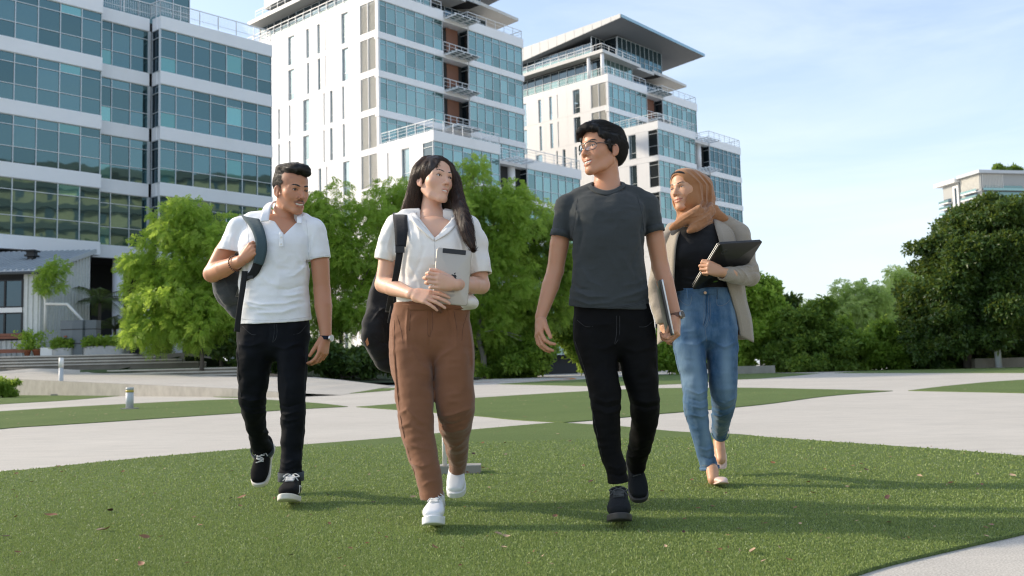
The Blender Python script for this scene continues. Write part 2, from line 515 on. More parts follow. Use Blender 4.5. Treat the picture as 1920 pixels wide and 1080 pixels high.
tag(m.build("grass_bank", M_GRASS_DARK), kind='structure')

q = [at(150, 694, 51.25), at(300, 690.5, 51.6), at(480, 685.5, 52.2), at(480, 692, 50.4), at(300, 696.5, 50.5), at(150, 700, 50.6)]
m = MB(); m.add(q, [[0, 1, 4, 5], [1, 2, 3, 4]]); tag(m.build("grass_strip", M_GRASS), kind='structure')
# ------------------------------------------------------------------ office towers: local x runs along the glass front, y along the white side wall, z up
YAW = math.radians(47.33)
def mat_glass(name, tint, dark, refl=.55, rough=.02, wav=.012, wscale=.55, var=.5):
    t = NT(name)
    rnd = t.obj_random()
    c = t.coord("Object")
    body = t.mix(t.math('MULTIPLY', rnd, var), dark, tuple(min(1, x * 2.1 + .012) for x in dark))
    t.P(Base_Color=body, Roughness=.35)
    t.p.inputs["Specular IOR Level"].default_value = .3
    g = t.node("BsdfGlossy", Roughness=rough)
    tn = t.mix(t.math('FRACT', t.math('MULTIPLY', rnd, 7.31)), tuple(x * .72 for x in tint), tuple(min(1, x * 1.22) for x in tint))
    t.set(g.inputs["Color"], tn)
    geo = t.node("NewGeometry")
    # every pane sits a hair out of true and bellies slightly
    ww = t.node("TexNoise", Scale=wscale, Detail=1.5, Roughness=.4)
    ofs = t.node("VectorMath", operation='ADD'); t.l.new(geo.outputs["Position"], ofs.inputs[0])
    cmb = t.node("CombineXYZ"); 
    for i in range(3): t.l.new(t.math('MULTIPLY', rnd, 37.0 + 11 * i), cmb.inputs[i])
    t.l.new(cmb.outputs[0], ofs.inputs[1]); t.l.new(ofs.outputs[0], ww.inputs["Vector"])
    b = t.node("Bump", Strength=.6, Distance=wav); t.l.new(ww.outputs["Fac"], b.inputs["Height"])
    t.l.new(b.outputs[0], g.inputs["Normal"])
    lw = t.node("LayerWeight", Blend=.35)
    f = t.rng(lw.outputs["Facing"], 0, 1, refl, .95)
    m = t.node("MixShader"); t.l.new(f, m.inputs[0]); t.l.new(t.p.outputs[0], m.inputs[1]); t.l.new(g.outputs[0], m.inputs[2])
    t.l.new(m.outputs[0], t.out.inputs[0])
    return t.m
M_GLASS = mat_glass("teal_glass", (.30, .43, .40), (.035, .072, .074), .55, var=.8)
M_GLASS_DK = mat_glass("dark_teal_glass", (.15, .24, .26), (.012, .032, .038), .50, wav=.008)
M_GLASS_BLK = mat_glass("black_glass", (.14, .2, .24), (.006, .012, .016), .35)
M_GLASS_SLOT = mat_glass("slot_glass", (.36, .48, .52), (.02, .05, .06), .5)
def mat_clad(name, col, stain=.22):
    t = NT(name); c = t.coord("Object")
    streak = t.noise(t.coord("Object", (2.2, 2.2, .22)), 1.3, 6, .65)
    big = t.noise(c, .16, 4, .6)
    a = t.mix(t.rng(streak, .52, .80, 0, stain), col, tuple(x * y for x, y in zip(col, (.74, .71, .65))))
    a = t.mix(t.rng(big, .35, .7, 0, .18), a, tuple(x * .86 for x in col))
    t.P(Base_Color=a, Roughness=.45); t.p.inputs["Specular IOR Level"].default_value = .4
    return t.m
M_CLAD = mat_clad("white_cladding", (.86, .86, .86))
M_CLAD_G = mat_clad("grey_white_band", (.80, .83, .86))
M_ALU = plain("aluminium", (.56, .60, .62), .4, .3, var=.04)
M_RAIL = plain("rail_paint", (.76, .78, .79), .45, var=.03)
M_LOUVRE = plain("louvre_grey", (.66, .65, .60), .6, var=.1)
M_SOFFIT = plain("soffit_grey", (.17, .185, .20), .6, var=.06)
M_ROOFTOP = plain("roof_panel", (.62, .62, .60), .5, var=.06)
M_INSIDE = plain("dark_interior", (.03, .032, .034), .9)
M_ORANGE = plain("orange_wall", (.22, .10, .062), .7, var=.1)
M_REVEAL = plain("reveal", (.10, .11, .11), .7)

UNIT = {}
def unit_box(mat):
    """One shared unit box per material, stood on its corner, for panes, posts and slats."""
    if mat.name not in UNIT:
        m = MB(); m.box(0, 1, 0, 1, 0, 1); me = m.mesh("unit_" + mat.name)
        me.materials.append(mat); UNIT[mat.name] = me
    return UNIT[mat.name]
def piece(name, mat, parent, x0, x1, y0, y1, z0, z1):
    o = bpy.data.objects.new(name, unit_box(mat)); COL.objects.link(o)
    o.parent = parent; o.location = (x0, y0, z0); o.scale = (x1 - x0, y1 - y0, z1 - z0)
    return o

def glazing(root, xs, z0, z1, y, rows, mat, mat_side=None, frame=M_ALU, depth=.10, pane=True, face='y'):
    """One storey of curtain wall: a frame of mullions and transoms with a pane in every opening. face 'y': xs run along x at plane y, looking to -y; face 'x': xs run along y, looking to -x."""
    m = MB(); zz = [z0 + (z1 - z0) * r for r in rows]; w = .055
    def bx(a0, a1, d0, d1, c0, c1):
        if face == 'y': m.box(a0, a1, y + d0, y + d1, c0, c1)
        else: m.box(y + d0, y + d1, a0, a1, c0, c1)
    for x in xs: bx(x - w / 2, x + w / 2, -.05, depth, z0, z1)
    for i, z in enumerate(zz):
        for a, b in zip(xs[:-1], xs[1:]):
            bx(a + w / 2, b - w / 2, -.03, depth - .01, z - w / 2 + .003, z + w / 2 - .003)
    fr = m.build("glazing_frame", frame, root)
    n = 0
    for a, b in zip(xs[:-1], xs[1:]):
        for c, d in zip(zz[:-1], zz[1:]):
            k = (a + w / 2, b - w / 2), (c + w / 2, d - w / 2)
            mt = mat(n) if callable(mat) else mat; n += 1
            if face == 'y': piece("pane", mt, fr, k[0][0], k[0][1], y + .03, y + .055, k[1][0], k[1][1])
            else: piece("pane", mt, fr, y + .03, y + .055, k[0][0], k[0][1], k[1][0], k[1][1])
    return fr
def railing(root, pts, h=1.1, mid=3, post=1.4, bars=False, t=.05):
    m = MB()
    for a, b in zip(pts[:-1], pts[1:]):
        a, b = np.array(a, float), np.array(b, float); L = np.linalg.norm(b - a); n = max(1, int(round(L / post)))
        up = np.array([0, 0, h]); e = (b - a) / L * .03
        m.bar(a + up + e, b + up - e, t * 1.3)
        for k in range(mid): 
            z = np.array([0, 0, h * (k + .4) / (mid + .2)])
            m.bar(a + z + e, b + z - e, t * .55)
        for i in range(n + 1):
            p = a + (b - a) * i / n; m.bar(p, p + up - [0, 0, .03], t)
        if bars:
            k = int(L / .13)
            for i in range(1, k): 
                p = a + (b - a) * i / k; m.bar(p + [0, 0, .1], p + up * .9, .02)
    return m.build("railing", M_RAIL, root)

WINS = [  # openings of the side wall, one row per storey from the top: (from, to) along y, measured from the corner
 [(14.88, 16.15), (12.04, 12.62), (9.99, 10.54), (8.90, 9.07), (4.93, 6.15)],
 [(14.90, 16.15), (12.04, 12.51), (9.94, 10.49), (8.87, 9.07), (4.90, 6.10)],
 [(17.82, 18.23), (15.69, 16.08), (12.08, 13.26), (9.17, 9.46), (7.77, 8.30), (5.71, 6.12)],
 [(17.84, 18.26), (15.71, 16.11), (12.13, 13.31), (9.22, 9.52), (7.83, 8.36), (5.68, 6.09)],
 [(9.93, 10.45), (8.82, 9.09), (4.90, 6.06)],
 [(14.9, 16.1), (9.93, 10.45), (8.82, 9.09), (4.90, 6.06)],
 [(9.93, 10.45), (4.90, 6.06)], [(9.93, 10.45), (4.90, 6.06)], [(4.90, 6.06)]]
FLOOR = 4.13
def panel_wall(root, y0, y1, z0, z1, opens, name="wall_panel", mat=M_CLAD, x=0.0, th=.3, joints=(), glass=M_GLASS_SLOT, face='x'):
    """One storey of the white side wall: panels parted by joints, slot windows set back in their reveals. Looks to -x at plane x."""
    ys = sorted({y0, y1, *[j for j in joints if y0 < j < y1]})
    for a, b in zip(ys[:-1], ys[1:]):
        op = [(max(a, o[0]), min(b, o[1]), o[2], o[3]) for o in opens if o[0] >= a - 1e-6 and o[1] <= b + 1e-6]
        cy = sorted({a + .008, b - .008, *[o[0] for o in op], *[o[1] for o in op]})
        m = MB(); g = .008
        for c, d in zip(cy[:-1], cy[1:]):
            mid = (c + d) / 2; o = [q for q in op if q[0] < mid < q[1]]
            if o:
                q = o[0]
                if q[2] > z0 + .02: m.box(x, x + th, c, d, z0 + g, q[2])
                if q[3] < z1 - .02: m.box(x, x + th, c, d, q[3], z1 - g)
            else: m.box(x, x + th, c, d, z0 + g, z1 - g)
        wp = m.build(name, mat, root)
        for q in op:
            w = q[1] - q[0]
            f = MB()
            for yy in ([q[0], q[1] - .05] + ([q[0] + w * .72] if w > .9 else [])): f.box(x + .17, x + .26, yy, yy + .05, q[2], q[3])
            for z in (q[2], q[2] + (q[3] - q[2]) * .24, q[3] - .05): f.box(x + .18, x + .25, q[0] + .05, q[1] - .05, z, z + .05)
            fr = f.build("window_frame", M_ALU, wp)
            for c, d in ((q[2] + .05, q[2] + (q[3] - q[2]) * .24), (q[2] + (q[3] - q[2]) * .24 + .05, q[3] - .05)):
                piece("pane", glass, wp, x + .2, x + .22, q[0] + .05, q[1] - .05, c, d)
            # sun hood over an open slot
def louvres(root, y0, y1, z0, z1, x=0.0):
    m = MB(); w = (y1 - y0) / 2
    for k in range(2):
        a = y0 + k * w + .04
        for i in range(int((z1 - z0) / .16)):
            z = z0 + .05 + i * .16
            m.hexa([(x + .05, a, z), (x + .05, a + w - .08, z), (x + .16, a + w - .08, z + .10), (x + .16, a, z + .10)],
                   [(x + .05, a, z + .02), (x + .05, a + w - .08, z + .02), (x + .16, a + w - .08, z + .12), (x + .16, a, z + .12)])
    lv = m.build("louvre_panel", M_LOUVRE, root)
    f = MB()
    for yy in (y0 - .03, y0 + w - .03, y1 - .03): f.box(x - .02, x + .2, yy, yy + .06, z0, z1)
    f.build("louvre_frame", M_CLAD, lv)
    piece("louvre_back", M_LOUVRE, lv, x + .17, x + .19, y0, y1, z0, z1)

def canopy(root, poly, z, th, mat, name="canopy"):
    m = MB(); m.prism(poly, z, [q + th for q in np.broadcast_to(z, (len(poly),))]); return m.build(name, mat, root)

def tower(origin, n_main, floors_pod, label, n_pod2=0, low=6):
    root = empty("office_tower", origin, YAW)
    tag(root, label, "building", "white and teal office towers")
    top = 40.5; bw = .72
    mull = [0.0, 1.17, 2.50, 3.86, 5.22, 6.57, 7.91, 9.20]
    mull2 = [13.30, 14.56, 15.86, 17.21, 18.48, 19.77, 21.09, 22.40]
    rows = [0, .37, .85, 1.0]
    # solid core behind the fronts so nothing shows through
    piece("core", M_INSIDE, root, .9, 22.0, 1.2, 26, 0, 39)
    # white side wall, one row of panels per storey
    for i in range(low):
        zt = top - .05 if i == 0 else top - .42 - FLOOR * i
        zb_ = top - .42 - FLOOR * (i + 1)
        if i == 0: zt = top
        ops = [(a, b, zb_ + .12 + (.0), (top - 1.05 if i == 0 else zt - .42)) for a, b in WINS[i]]
        panel_wall(root, 3.02, 27.0, zb_, zt, ops, joints=(4.6, 7.2, 11.6, 14.4, 17.0, 19.3, 22.5) if i % 2 == 0 else (4.7, 7.2, 11.4, 16.9, 19.6, 22.5))
        z1 = zt - (1.1 if i == 0 else .45)
        if i < n_main + 1: louvres(root, .32, 2.94, zb_ + .30, z1 + .03)
        panel_wall(root, .0, 3.02, z1 + .04, zt, [])
        panel_wall(root, .0, 3.02, zb_, zb_ + .28, [])
        piece("corner_post", M_CLAD, root, -.004, .22, .0, .28, zb_ + .28, z1 + .04)
        if i >= n_main + 1: piece("wall_panel", M_CLAD, root, .0, .2, .32, 2.98, zb_ + .29, z1 + .03)
    # glass front: storeys parted by white bands
    for i in range(n_main):
        zg1 = top - 1.12 - FLOOR * i if i else top - 1.12
        zg0 = top - .42 - FLOOR * (i + 1) - .08 + .0
        zg0 = top - FLOOR * (i + 1) - .42 + .0
        zg1 = top - FLOOR * i - 1.14
        glazing(root, [.24] + mull[1:], zg0 + .02, zg1, 0.02, rows, M_GLASS)
        glazing(root, mull2, zg0 + .02, zg1, 0.02, rows, M_GLASS)
        # parapet or band above the glass
        zt = top + .0 if i == 0 else zg1 + .72
        piece("white_band", M_CLAD, root, -.06, 9.28, -.10, .5, zg1 + .02, zt)
        piece("white_band", M_CLAD, root, 13.22, 22.6, -.10, .5, zg1 + .02, zt)
        # recess between the two halves: orange wall, dark return, slab with railing and a small glass canopy
        piece("recess_wall", M_ORANGE, root, 10.9, 12.7, 1.15, 1.3, zg0, zg1)
        piece("recess_wall", M_INSIDE, root, 9.3, 10.5, 3.4, 3.6, zg0, zg1)
        piece("recess_side", M_CLAD, root, 9.22, 9.32, .06, 4.6, zg0, zg1)
        glazing(root, [.06, 1.5, 3.0], zg0 + .02, zg1, 13.24, rows, M_GLASS_BLK, face='x')
        piece("recess_slab", M_CLAD, root, 9.32, 13.2, -.02, 3.25, zg1 + .03, zg1 + .50)
        if i < n_main - 1 or True:
            railing(root, [(9.36, .05, zg0 + .1), (13.15, .05, zg0 + .1)], 1.05, 2, 1.0)
        m = MB()
        for k in range(4):
            xx = 9.5 + k * 1.15
            m.box(xx, xx + .09, -1.9, -.03, zg1 + .30, zg1 + .46)
        for k in range(4): m.box(9.35, 13.4, -1.9 + k * .55, -1.82 + k * .55, zg1 + .465, zg1 + .53)
        cf = m.build("canopy_frame", M_CLAD_G, root)
        piece("canopy_glass", M_GLASS_SLOT, cf, 9.4, 13.3, -1.85, -.06, zg1 + .535, zg1 + .555)
    # railings on the roof edge
    railing(root, [(.1, 26.5, top), (.1, .1, top), (9.2, .1, top)], 1.05, 2, 1.5)
    railing(root, [(9.25, 1.2, top - .4), (13.2, 1.2, top - .4)], 1.1, 2, 1.2)
    railing(root, [(13.3, 2.4, top), (13.3, .1, top), (22.5, .1, top), (22.5, 4, top)], 1.05, 2, 1.5)
    # penthouse: lower glass storey with columns under a canopy, upper glass storey under the tilted roof
    rowp = [0, .3, 1.0]
    glazing(root, [3.05 + 1.05 * k for k in range(8)], 40.5, 44.2, 3.2, rowp, M_GLASS)
    glazing(root, [10.6 + 1.18 * k for k in range(11)], 40.5, 44.4, 6.0, rowp, M_GLASS_BLK)
    glazing(root, [3.3 + 1.55 * k for k in range(16)], 40.5, 44.0, 3.0, [0, .62, 1.0], lambda n: M_GLASS_BLK if n % 2 else M_GLASS, face='x')
    piece("penthouse_core", M_INSIDE, root, 3.15, 22.2, 6.2, 27, 40.4, 44.3)
    piece("penthouse_core", M_INSIDE, root, 3.15, 10.4, 3.4, 6.19, 40.4, 44.2)
    for y in (2.2, 4.6):
        m = MB(); m.tube([(1.9, y, 40.45), (1.9, y, 44.3)], .26, 12); m.build("column", M_CLAD, root, True)
    m = MB(); m.prism([(1.5, 1.8), (10.6, 1.8), (10.6, 6.0), (5.2, 6.6), (5.2, 27), (1.5, 27)], [44.3, 44.05, 44.2, 44.3, 44.1, 44.1], [44.75, 44.5, 44.7, 44.7, 44.55, 44.55]); m.build("canopy", M_ROOFTOP, root)
    m = MB(); m.prism([(10.7, 3.4), (16.4, 3.4), (16.4, 8), (10.7, 8)], [44.55, 44.5, 44.6, 44.6], [45.0, 44.95, 45.1, 45.1]); m.build("canopy", M_ROOFTOP, root)
    m = MB(); m.prism([(16.9, 4.0), (26.4, 4.0), (26.4, 22), (16.9, 22)], [45.2, 44.85, 44.3, 44.6], [45.65, 45.2, 44.8, 45.1]); m.build("canopy", M_ROOFTOP, root)
    glazing(root, [5.05, 6.05, 7.05, 8.05], 45.0, 48.6, 6.4, [0, .28, 1.0], M_GLASS_BLK)
    glazing(root, [8.05 + 1.14 * k for k in range(11)], 45.1, 48.7, 4.0, [0, .28, 1.0], M_GLASS_DK)
    glazing(root, [4.06, 6.3], 45.0, 48.6, 7.95, [0, 1.0], M_GLASS_BLK, face='x')
    glazing(root, [6.5 + 1.55 * k for k in range(14)], 44.8, 47.6, 5.0, [0, .62, 1.0], lambda n: M_GLASS_BLK if n % 2 else M_GLASS, face='x')
    piece("penthouse_core", M_INSIDE, root, 8.1, 19.4, 4.2, 22, 45.05, 47.4)
    piece("penthouse_core", M_INSIDE, root, 5.15, 8.0, 6.6, 27, 44.8, 47.0)
    railing(root, [(2.0, 26, 44.75), (2.0, 6.9, 44.75), (2.0, 2.3, 44.8), (10.3, 2.3, 44.55)], 1.0, 2, 1.6)
    # roof: a thin plate highest over the corner, with a deep metal fascia on the long side
    cx, cy, cz = 4.0, .30, 49.45
    bx, by, bz = 4.0, 27.0, 46.85
    tx, ty, tz = 26.0, .37, 48.85
    qx, qy, qz = 26.0, 27.0, 46.7
    m = MB(); m.hexa([(cx, cy, cz), (tx, ty, tz), (qx, qy, qz), (bx, by, bz)], [(cx, cy, cz + .42), (tx, ty, tz + .35), (qx, qy, qz + .4), (bx, by, bz + .4)])
    m.build("roof_soffit", M_SOFFIT, root)
    n = 16
    for k in range(n):
        f0, f1 = k / n, (k + 1) / n
        p = lambda f, o, xx: (xx, cy + (by - cy) * f - .02, cz + (bz - cz) * f + o)
        h = lambda f: .55 + 1.9 * min(1, f * 1.1)
        mm = MB(); e = .004
        mm.hexa([p(f0 + e / 4, -.02, cx - .14), p(f1 - e / 4, -.02, cx - .14), p(f1 - e / 4, -.02, cx - .01), p(f0 + e / 4, -.02, cx - .01)],
                [p(f0 + e / 4, h(f0), cx - .14), p(f1 - e / 4, h(f1), cx - .14), p(f1 - e / 4, h(f1), cx - .01), p(f0 + e / 4, h(f0), cx - .01)])
        mm.build("fascia_panel", M_ROOFTOP, root)
    m = MB(); m.hexa([(cx, cy - .12, cz + .05), (tx + .1, ty - .12, tz + .02), (tx + .1, ty - .01, tz + .02), (cx, cy - .01, cz + .05)],
                     [(cx, cy - .12, cz + .5), (tx + .1, ty - .12, tz + .42), (tx + .1, ty - .01, tz + .42), (cx, cy - .01, cz + .5)])
    m.build("roof_edge", M_GLASS_SLOT, root)
    return root, mull, mull2, rows

def podium(root, v, zt, storeys, x1, wing, wing_z, mullions, wing_mull, side=True, wing_side='x', rows=(0, .37, .85, 1.0), wing_st=None, wmat=M_GLASS, y_back=-.02):
    """Lower block standing forward of the tower: front at y=v, white side wall flush with the tower's, bands and glass, a recess with canopy and a second block."""
    piece("core", M_INSIDE, root, .5, wing[1] - .3, v + 1.0, y_back + .1, 0, min(zt, wing_z) - .9)
    piece("core", M_INSIDE, root, .5, x1 - .2, v + .6, y_back + .1, 0, zt - .5)
    piece("podium_roof", M_CLAD, root, .05, x1, v + .6, y_back, zt - .45, zt - .35)
    for i in range(storeys):
        zg1 = zt - 1.08 - FLOOR * i; zg0 = zt - .36 - FLOOR * (i + 1)
        if zg0 < .3: zg0 = .3
        b0 = zg1 + .02; b1 = zt if i == 0 else zg1 + .72
        piece("white_band", M_CLAD, root, -.04, x1 + .05, v - .08, v + .5, b0, b1)
        glazing(root, [.06] + list(mullions), zg0 + .02, zg1, v + .02, rows, M_GLASS)
        # the corner glass turns onto the side
        glazing(root, [v + .06, v + 1.5], zg0 + .02, zg1, 0.02, rows, M_GLASS_BLK, face='x')
        panel_wall(root, v - .08, y_back - .02, b0, b1, [], joints=(v + 3.4,))
        ops = [] if i % 2 and False else [(v + 3.5, v + 4.7, zg0 + .1, zg1 - .05), (v + 6.7, v + 6.95, zg0 + .1, zg1 - .05)]
        ops = [o for o in ops if o[1] < y_back - .1]
        panel_wall(root, v + 1.53, y_back - .02, zg0, b0 - .01, ops, joints=(v + 3.3, v + 5.2))
    # wing
    w0, w1 = wing
    n = wing_st or storeys
    for i in range(n):
        zg1 = wing_z - 1.08 - FLOOR * i; zg0 = max(.3, wing_z - .36 - FLOOR * (i + 1))
        b0 = zg1 + .02; b1 = wing_z if i == 0 else zg1 + .72
        piece("white_band", M_CLAD, root, w0 - .06, w1 + .1, v - .08, v + .5, b0, b1)
        glazing(root, wing_mull, zg0 + .02, zg1, v + .02, rows, wmat)
        glazing(root, [v + .06, v + 1.6, v + 3.2], zg0 + .02, zg1, w0, rows, M_GLASS_BLK, face='x')
        piece("recess_wall", M_ORANGE if i % 2 == 0 else M_CLAD, root, x1 + .1, w0 - .1, v + 3.2, v + 3.4, zg0, zg1)
        m = MB(); m.tube([(w0 - 1.6, v + .9, zg0), (w0 - 1.6, v + .9, zg1 + .1)], .45, 14); m.build("column", M_CLAD, root, True)
        piece("recess_slab", M_CLAD, root, x1 + .1, w0 - .1, v + .1, v + 3.1, zg1 + .05, zg1 + .5)
        m = MB()
        for k in range(4): m.box(x1 + .3 + k * 1.0, x1 + .38 + k * 1.0, v - 1.8, v + .05, zg1 + .30, zg1 + .45)
        for k in range(4): m.box(x1 + .2, w0 + .2, v - 1.8 + k * .5, v - 1.72 + k * .5, zg1 + .455, zg1 + .52)
        m.build("canopy_frame", M_CLAD_G, root)
    railing(root, [(.1, y_back - .2, zt), (.1, v + .05, zt), (x1, v + .05, zt), (x1, v + 3, zt)], 1.1, 3, 1.4)
    railing(root, [(x1 + .1, v + 1.0, zt - 1.0), (w0 - .1, v + 1.0, zt - 1.0)], 1.1, 3, 1.2)
    railing(root, [(w0 + .05, v + 3.0, wing_z), (w0 + .05, v + .05, wing_z), (w1, v + .05, wing_z), (w1, v + 4, wing_z)], 1.1, 3, 1.4)

O2 = at(709, 130, 97); O2[2] = 0
O3 = at(1139.5, 160, 128); O3[2] = 0
t2, ml, ml2, rws = tower(O2, 4, 0, "white office tower behind the woman with long hair, with orange recesses", low=9)
podium(t2, -8.17, 23.97, 5, 9.36, (13.6, 22.7), 23.1, [1.31, 2.68, 4.02, 5.38, 6.78, 8.08, 9.3], [13.64, 14.9, 16.2, 17.5, 18.8, 20.1, 21.4, 22.6])
t3, _, _, _ = tower(O3, 2, 0, "farther white office tower with wide tilted roof behind the man in glasses", low=9)
podium(t3, -7.8, 32.4, 7, 9.0, (12.7, 21.2), 32.1, [1.25, 2.55, 3.85, 5.1, 6.4, 7.7, 8.95], [12.74, 13.95, 15.15, 16.35, 17.55, 18.75, 19.95, 21.1], wmat=M_GLASS_DK)

# the nearest block on the left: three fronts, the middle one set back
O1 = at(190, 200, 66); O1[2] = 0
t1 = empty("office_block", O1, YAW)
tag(t1, "long teal glass office block behind the corrugated shed and the man with a moustache", "building")
sty = [22.28 - 4.175 * k for k in range(-1, 3)]       # the undersides of the bands
M_GLASS_B1 = mat_glass("blue_teal_glass", (.140, .228, .235), (.015, .044, .050), .58, wav=.010, wscale=.6, var=1.0)
M_GLASS_B1B = mat_glass("bright_teal_glass", (.26, .46, .43), (.02, .13, .13), .5, wav=.010)
def mat_b1(n): return M_GLASS_B1B if (n * 7919) % 13 == 0 else M_GLASS_B1
cols_l = [-1.41 - 1.457 * k for k in range(10)][::-1] + [-.03]
cols_m = [.04, 1.28, 2.66, 4.02]
cols_r = [4.36, 5.61, 7.0, 8.43, 9.8, 11.19, 12.55, 13.86]
rows1 = [0, .345, .80, 1.0]
for zb1 in sty:
    zg1 = zb1 - .02; zg0 = zb1 - 3.20 if zb1 > 14.5 else 10.15
    for xs, y in ((cols_l, 0.0), (cols_m, 1.2), (cols_r, 0.0)):
        glazing(t1, xs, zg0, zg1, y + .05, rows1, mat_b1)
        piece("white_band", M_CLAD_G, t1, xs[0] - .03, xs[-1] + .05, y - .06, y + .5, zb1, zb1 + .96)
    glazing(t1, [.06, 1.2], zg0, zg1, 4.30, rows1, M_GLASS_BLK, face='x')
    piece("white_band", M_CLAD_G, t1, 4.27, 4.33, .44, 1.14, zb1, zb1 + .955)
    piece("corner_post", M_ALU, t1, 4.05, 4.17, 1.12, 1.24, zg0, zg1)
piece("white_band", M_CLAD_G, t1, -16, .02, -.06, .5, 9.24, 10.13)
piece("white_band", M_CLAD_G, t1, .04, 4.2, 1.14, 1.6, 9.24, 10.13)
piece("white_band", M_CLAD_G, t1, 4.3, 13.9, -.06, .5, 9.24, 10.13)
piece("core", M_INSIDE, t1, -16, 13.8, 1.7, 20, 9.4, 27.3)
piece("core", M_INSIDE, t1, -16, -.2, .2, 1.69, 9.4, 27.0)
piece("core", M_INSIDE, t1, 4.5, 13.8, .2, 1.69, 9.4, 27.0)
piece("end_wall", M_CLAD, t1, 13.87, 13.93, .5, 20, 6, 27.4)
piece("parapet", M_CLAD_G, t1, -16, .02, -.063, .49, 27.42, 28.9)
railing(t1, [(.1, 1.25, 27.45), (4.2, 1.25, 27.45), (4.35, .05, 27.45), (13.85, .05, 27.45), (13.85, 6, 27.45)], 1.15, 1, 1.7, bars=True)
glazing(t1, [.1 + 1.4 * k for k in range(7)], 27.5, 31.5, 3.4, [0, .5, 1], M_GLASS_B1)
piece("core", M_INSIDE, t1, -16, 8.5, 3.6, 14, 27.4, 31.4)
# undercroft
for x in (-13, -8, -3.2, 2.2, 6.8, 11.5):
    m = MB(); m.tube([(x, 1.9, 0), (x, 1.9, 9.39)], .38, 14); m.build("column", M_CLAD_G, t1, True)
piece("undercroft_wall", M_INSIDE, t1, -16, 13.6, 7.0, 7.3, 0, 9.39)

# yellow block of flats off to the right; it shows mirrored in the glass of the office block
M_YEL = plain("yellow_render", (.46, .41, .24), .8, var=.12, scale=.4)
M_GREYBAND = plain("grey_balcony", (.12, .13, .11), .8, var=.15)
yb = empty("apartment_block", (86, 20, 0), math.radians(-111))
tag(yb, "yellow block of flats with grey balconies mirrored in the teal glass", "building")
for k in range(11):
    z = k * 3.7
    piece("storey_wall", M_YEL, yb, -55, 55, 0, 12, z, z + 3.68)
    piece("balcony", M_GREYBAND, yb, -55, 55, -1.3, -.01, z + 2.5, z + 3.66)
    for i in range(22):
        piece("window", M_GLASS_BLK, yb, -54 + i * 5, -52.6 + i * 5, -.06, -.005, z + .5, z + 2.4)
# ------------------------------------------------------------------ trees and shrubs
def mat_leaf(name, c0, c1, c2, trans=.35, rough=.5):
    t = NT(name)
    c = t.ramp(t.attr("tint", "Fac"), [(0, c0), (.5, c1), (1, c2)])
    t.P(Base_Color=c, Roughness=rough); t.p.inputs["Specular IOR Level"].default_value = .35
    tr = t.node("BsdfTranslucent"); t.set(tr.inputs[0], t.mix(.5, c, (.62, .78, .12)))
    m = t.node("MixShader"); m.inputs[0].default_value = trans
    t.l.new(t.p.outputs[0], m.inputs[1]); t.l.new(tr.outputs[0], m.inputs[2]); t.l.new(m.outputs[0], t.out.inputs[0])
    return t.m
L_BRIGHT = mat_leaf("bright_leaf", (.15, .28, .035), (.26, .42, .06), (.40, .53, .11), .55)
L_MID = mat_leaf("mid_leaf", (.09, .18, .02), (.17, .29, .038), (.28, .41, .065), .48)
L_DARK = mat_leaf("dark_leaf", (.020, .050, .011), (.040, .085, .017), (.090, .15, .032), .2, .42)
L_HAZE = mat_leaf("hazed_leaf", (.34, .44, .17), (.46, .56, .25), (.56, .64, .33), .68)  # distance haze put into the colour: paler leaves for the far trees
L_OLIVE = mat_leaf("olive_leaf", (.06, .125, .02), (.11, .20, .034), (.21, .31, .06), .42)
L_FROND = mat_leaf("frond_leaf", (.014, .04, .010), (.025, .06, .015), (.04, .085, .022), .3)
M_BARK = plain("bark", (.10, .085, .07), .9, var=.3, scale=8, bump=.7, bscale=18, bdist=.03)
M_BARK_PALE = plain("pale_bark", (.22, .20, .175), .9, var=.25, scale=6, bump=.6, bscale=18, bdist=.03)

def unit(v): return v / (np.linalg.norm(v, axis=-1, keepdims=True) + 1e-9)
def sprays(centres, dirs, L, kind, rng):
    """Leaf sprays: feathery ones carry leaflets in pairs along a drooping stalk; broad ones a rosette of leaves."""
    n = len(centres)
    L = L * (.7 + .6 * rng.random(n))[:, None]
    d = unit(dirs); side = unit(np.cross(d, unit(rng.normal(size=(n, 3))))); nrm = np.cross(side, d)
    vs, tint = [], []
    base = rng.random(n)
    if kind == 'feather':
        K = 6
        for k in range(K):
            for sg in (-1, 1):
                s0 = (.18 + .8 * k / K)
                p = centres + d * L * s0 + np.array([0, 0, -1.0]) * L * .30 * s0 ** 2
                dirl = unit(side * sg + d * .55 + nrm * .25 * rng.normal(size=(n, 1)))
                w = unit(np.cross(dirl, nrm)) * L * .062
                ln = L * (.36 - .035 * k) * (.8 + .4 * rng.random((n, 1)))
                a = p; b = p + dirl * ln * .5 + w; c = p + dirl * ln - np.array([0, 0, 1.0]) * ln * .2; e = p + dirl * ln * .5 - w
                vs.append(np.stack([a, b, c, e], 1)); tint.append(np.clip(base * .7 + .3 * rng.random(n), 0, 1))
    else:
        K = 6
        for k in range(K):
            dirl = unit(d * .6 + rng.normal(size=(n, 3)) * .8)
            nn = unit(np.cross(dirl, rng.normal(size=(n, 3))))
            w = nn * L * .20; p = centres + rng.normal(size=(n, 3)) * L * .25
            ln = L * (.55 + .4 * rng.random((n, 1)))
            fold = np.cross(nn, dirl) * L * .06
            a = p; b = p + dirl * ln * .45 + w + fold; c = p + dirl * ln; e = p + dirl * ln * .45 - w + fold
            vs.append(np.stack([a, b, c, e], 1)); tint.append(np.clip(base * .7 + .3 * rng.random(n), 0, 1))
    v = np.concatenate(vs).reshape(-1, 3); q = np.arange(len(v)).reshape(-1, 4)
    return v, q, np.repeat(np.concatenate(tint), 4)

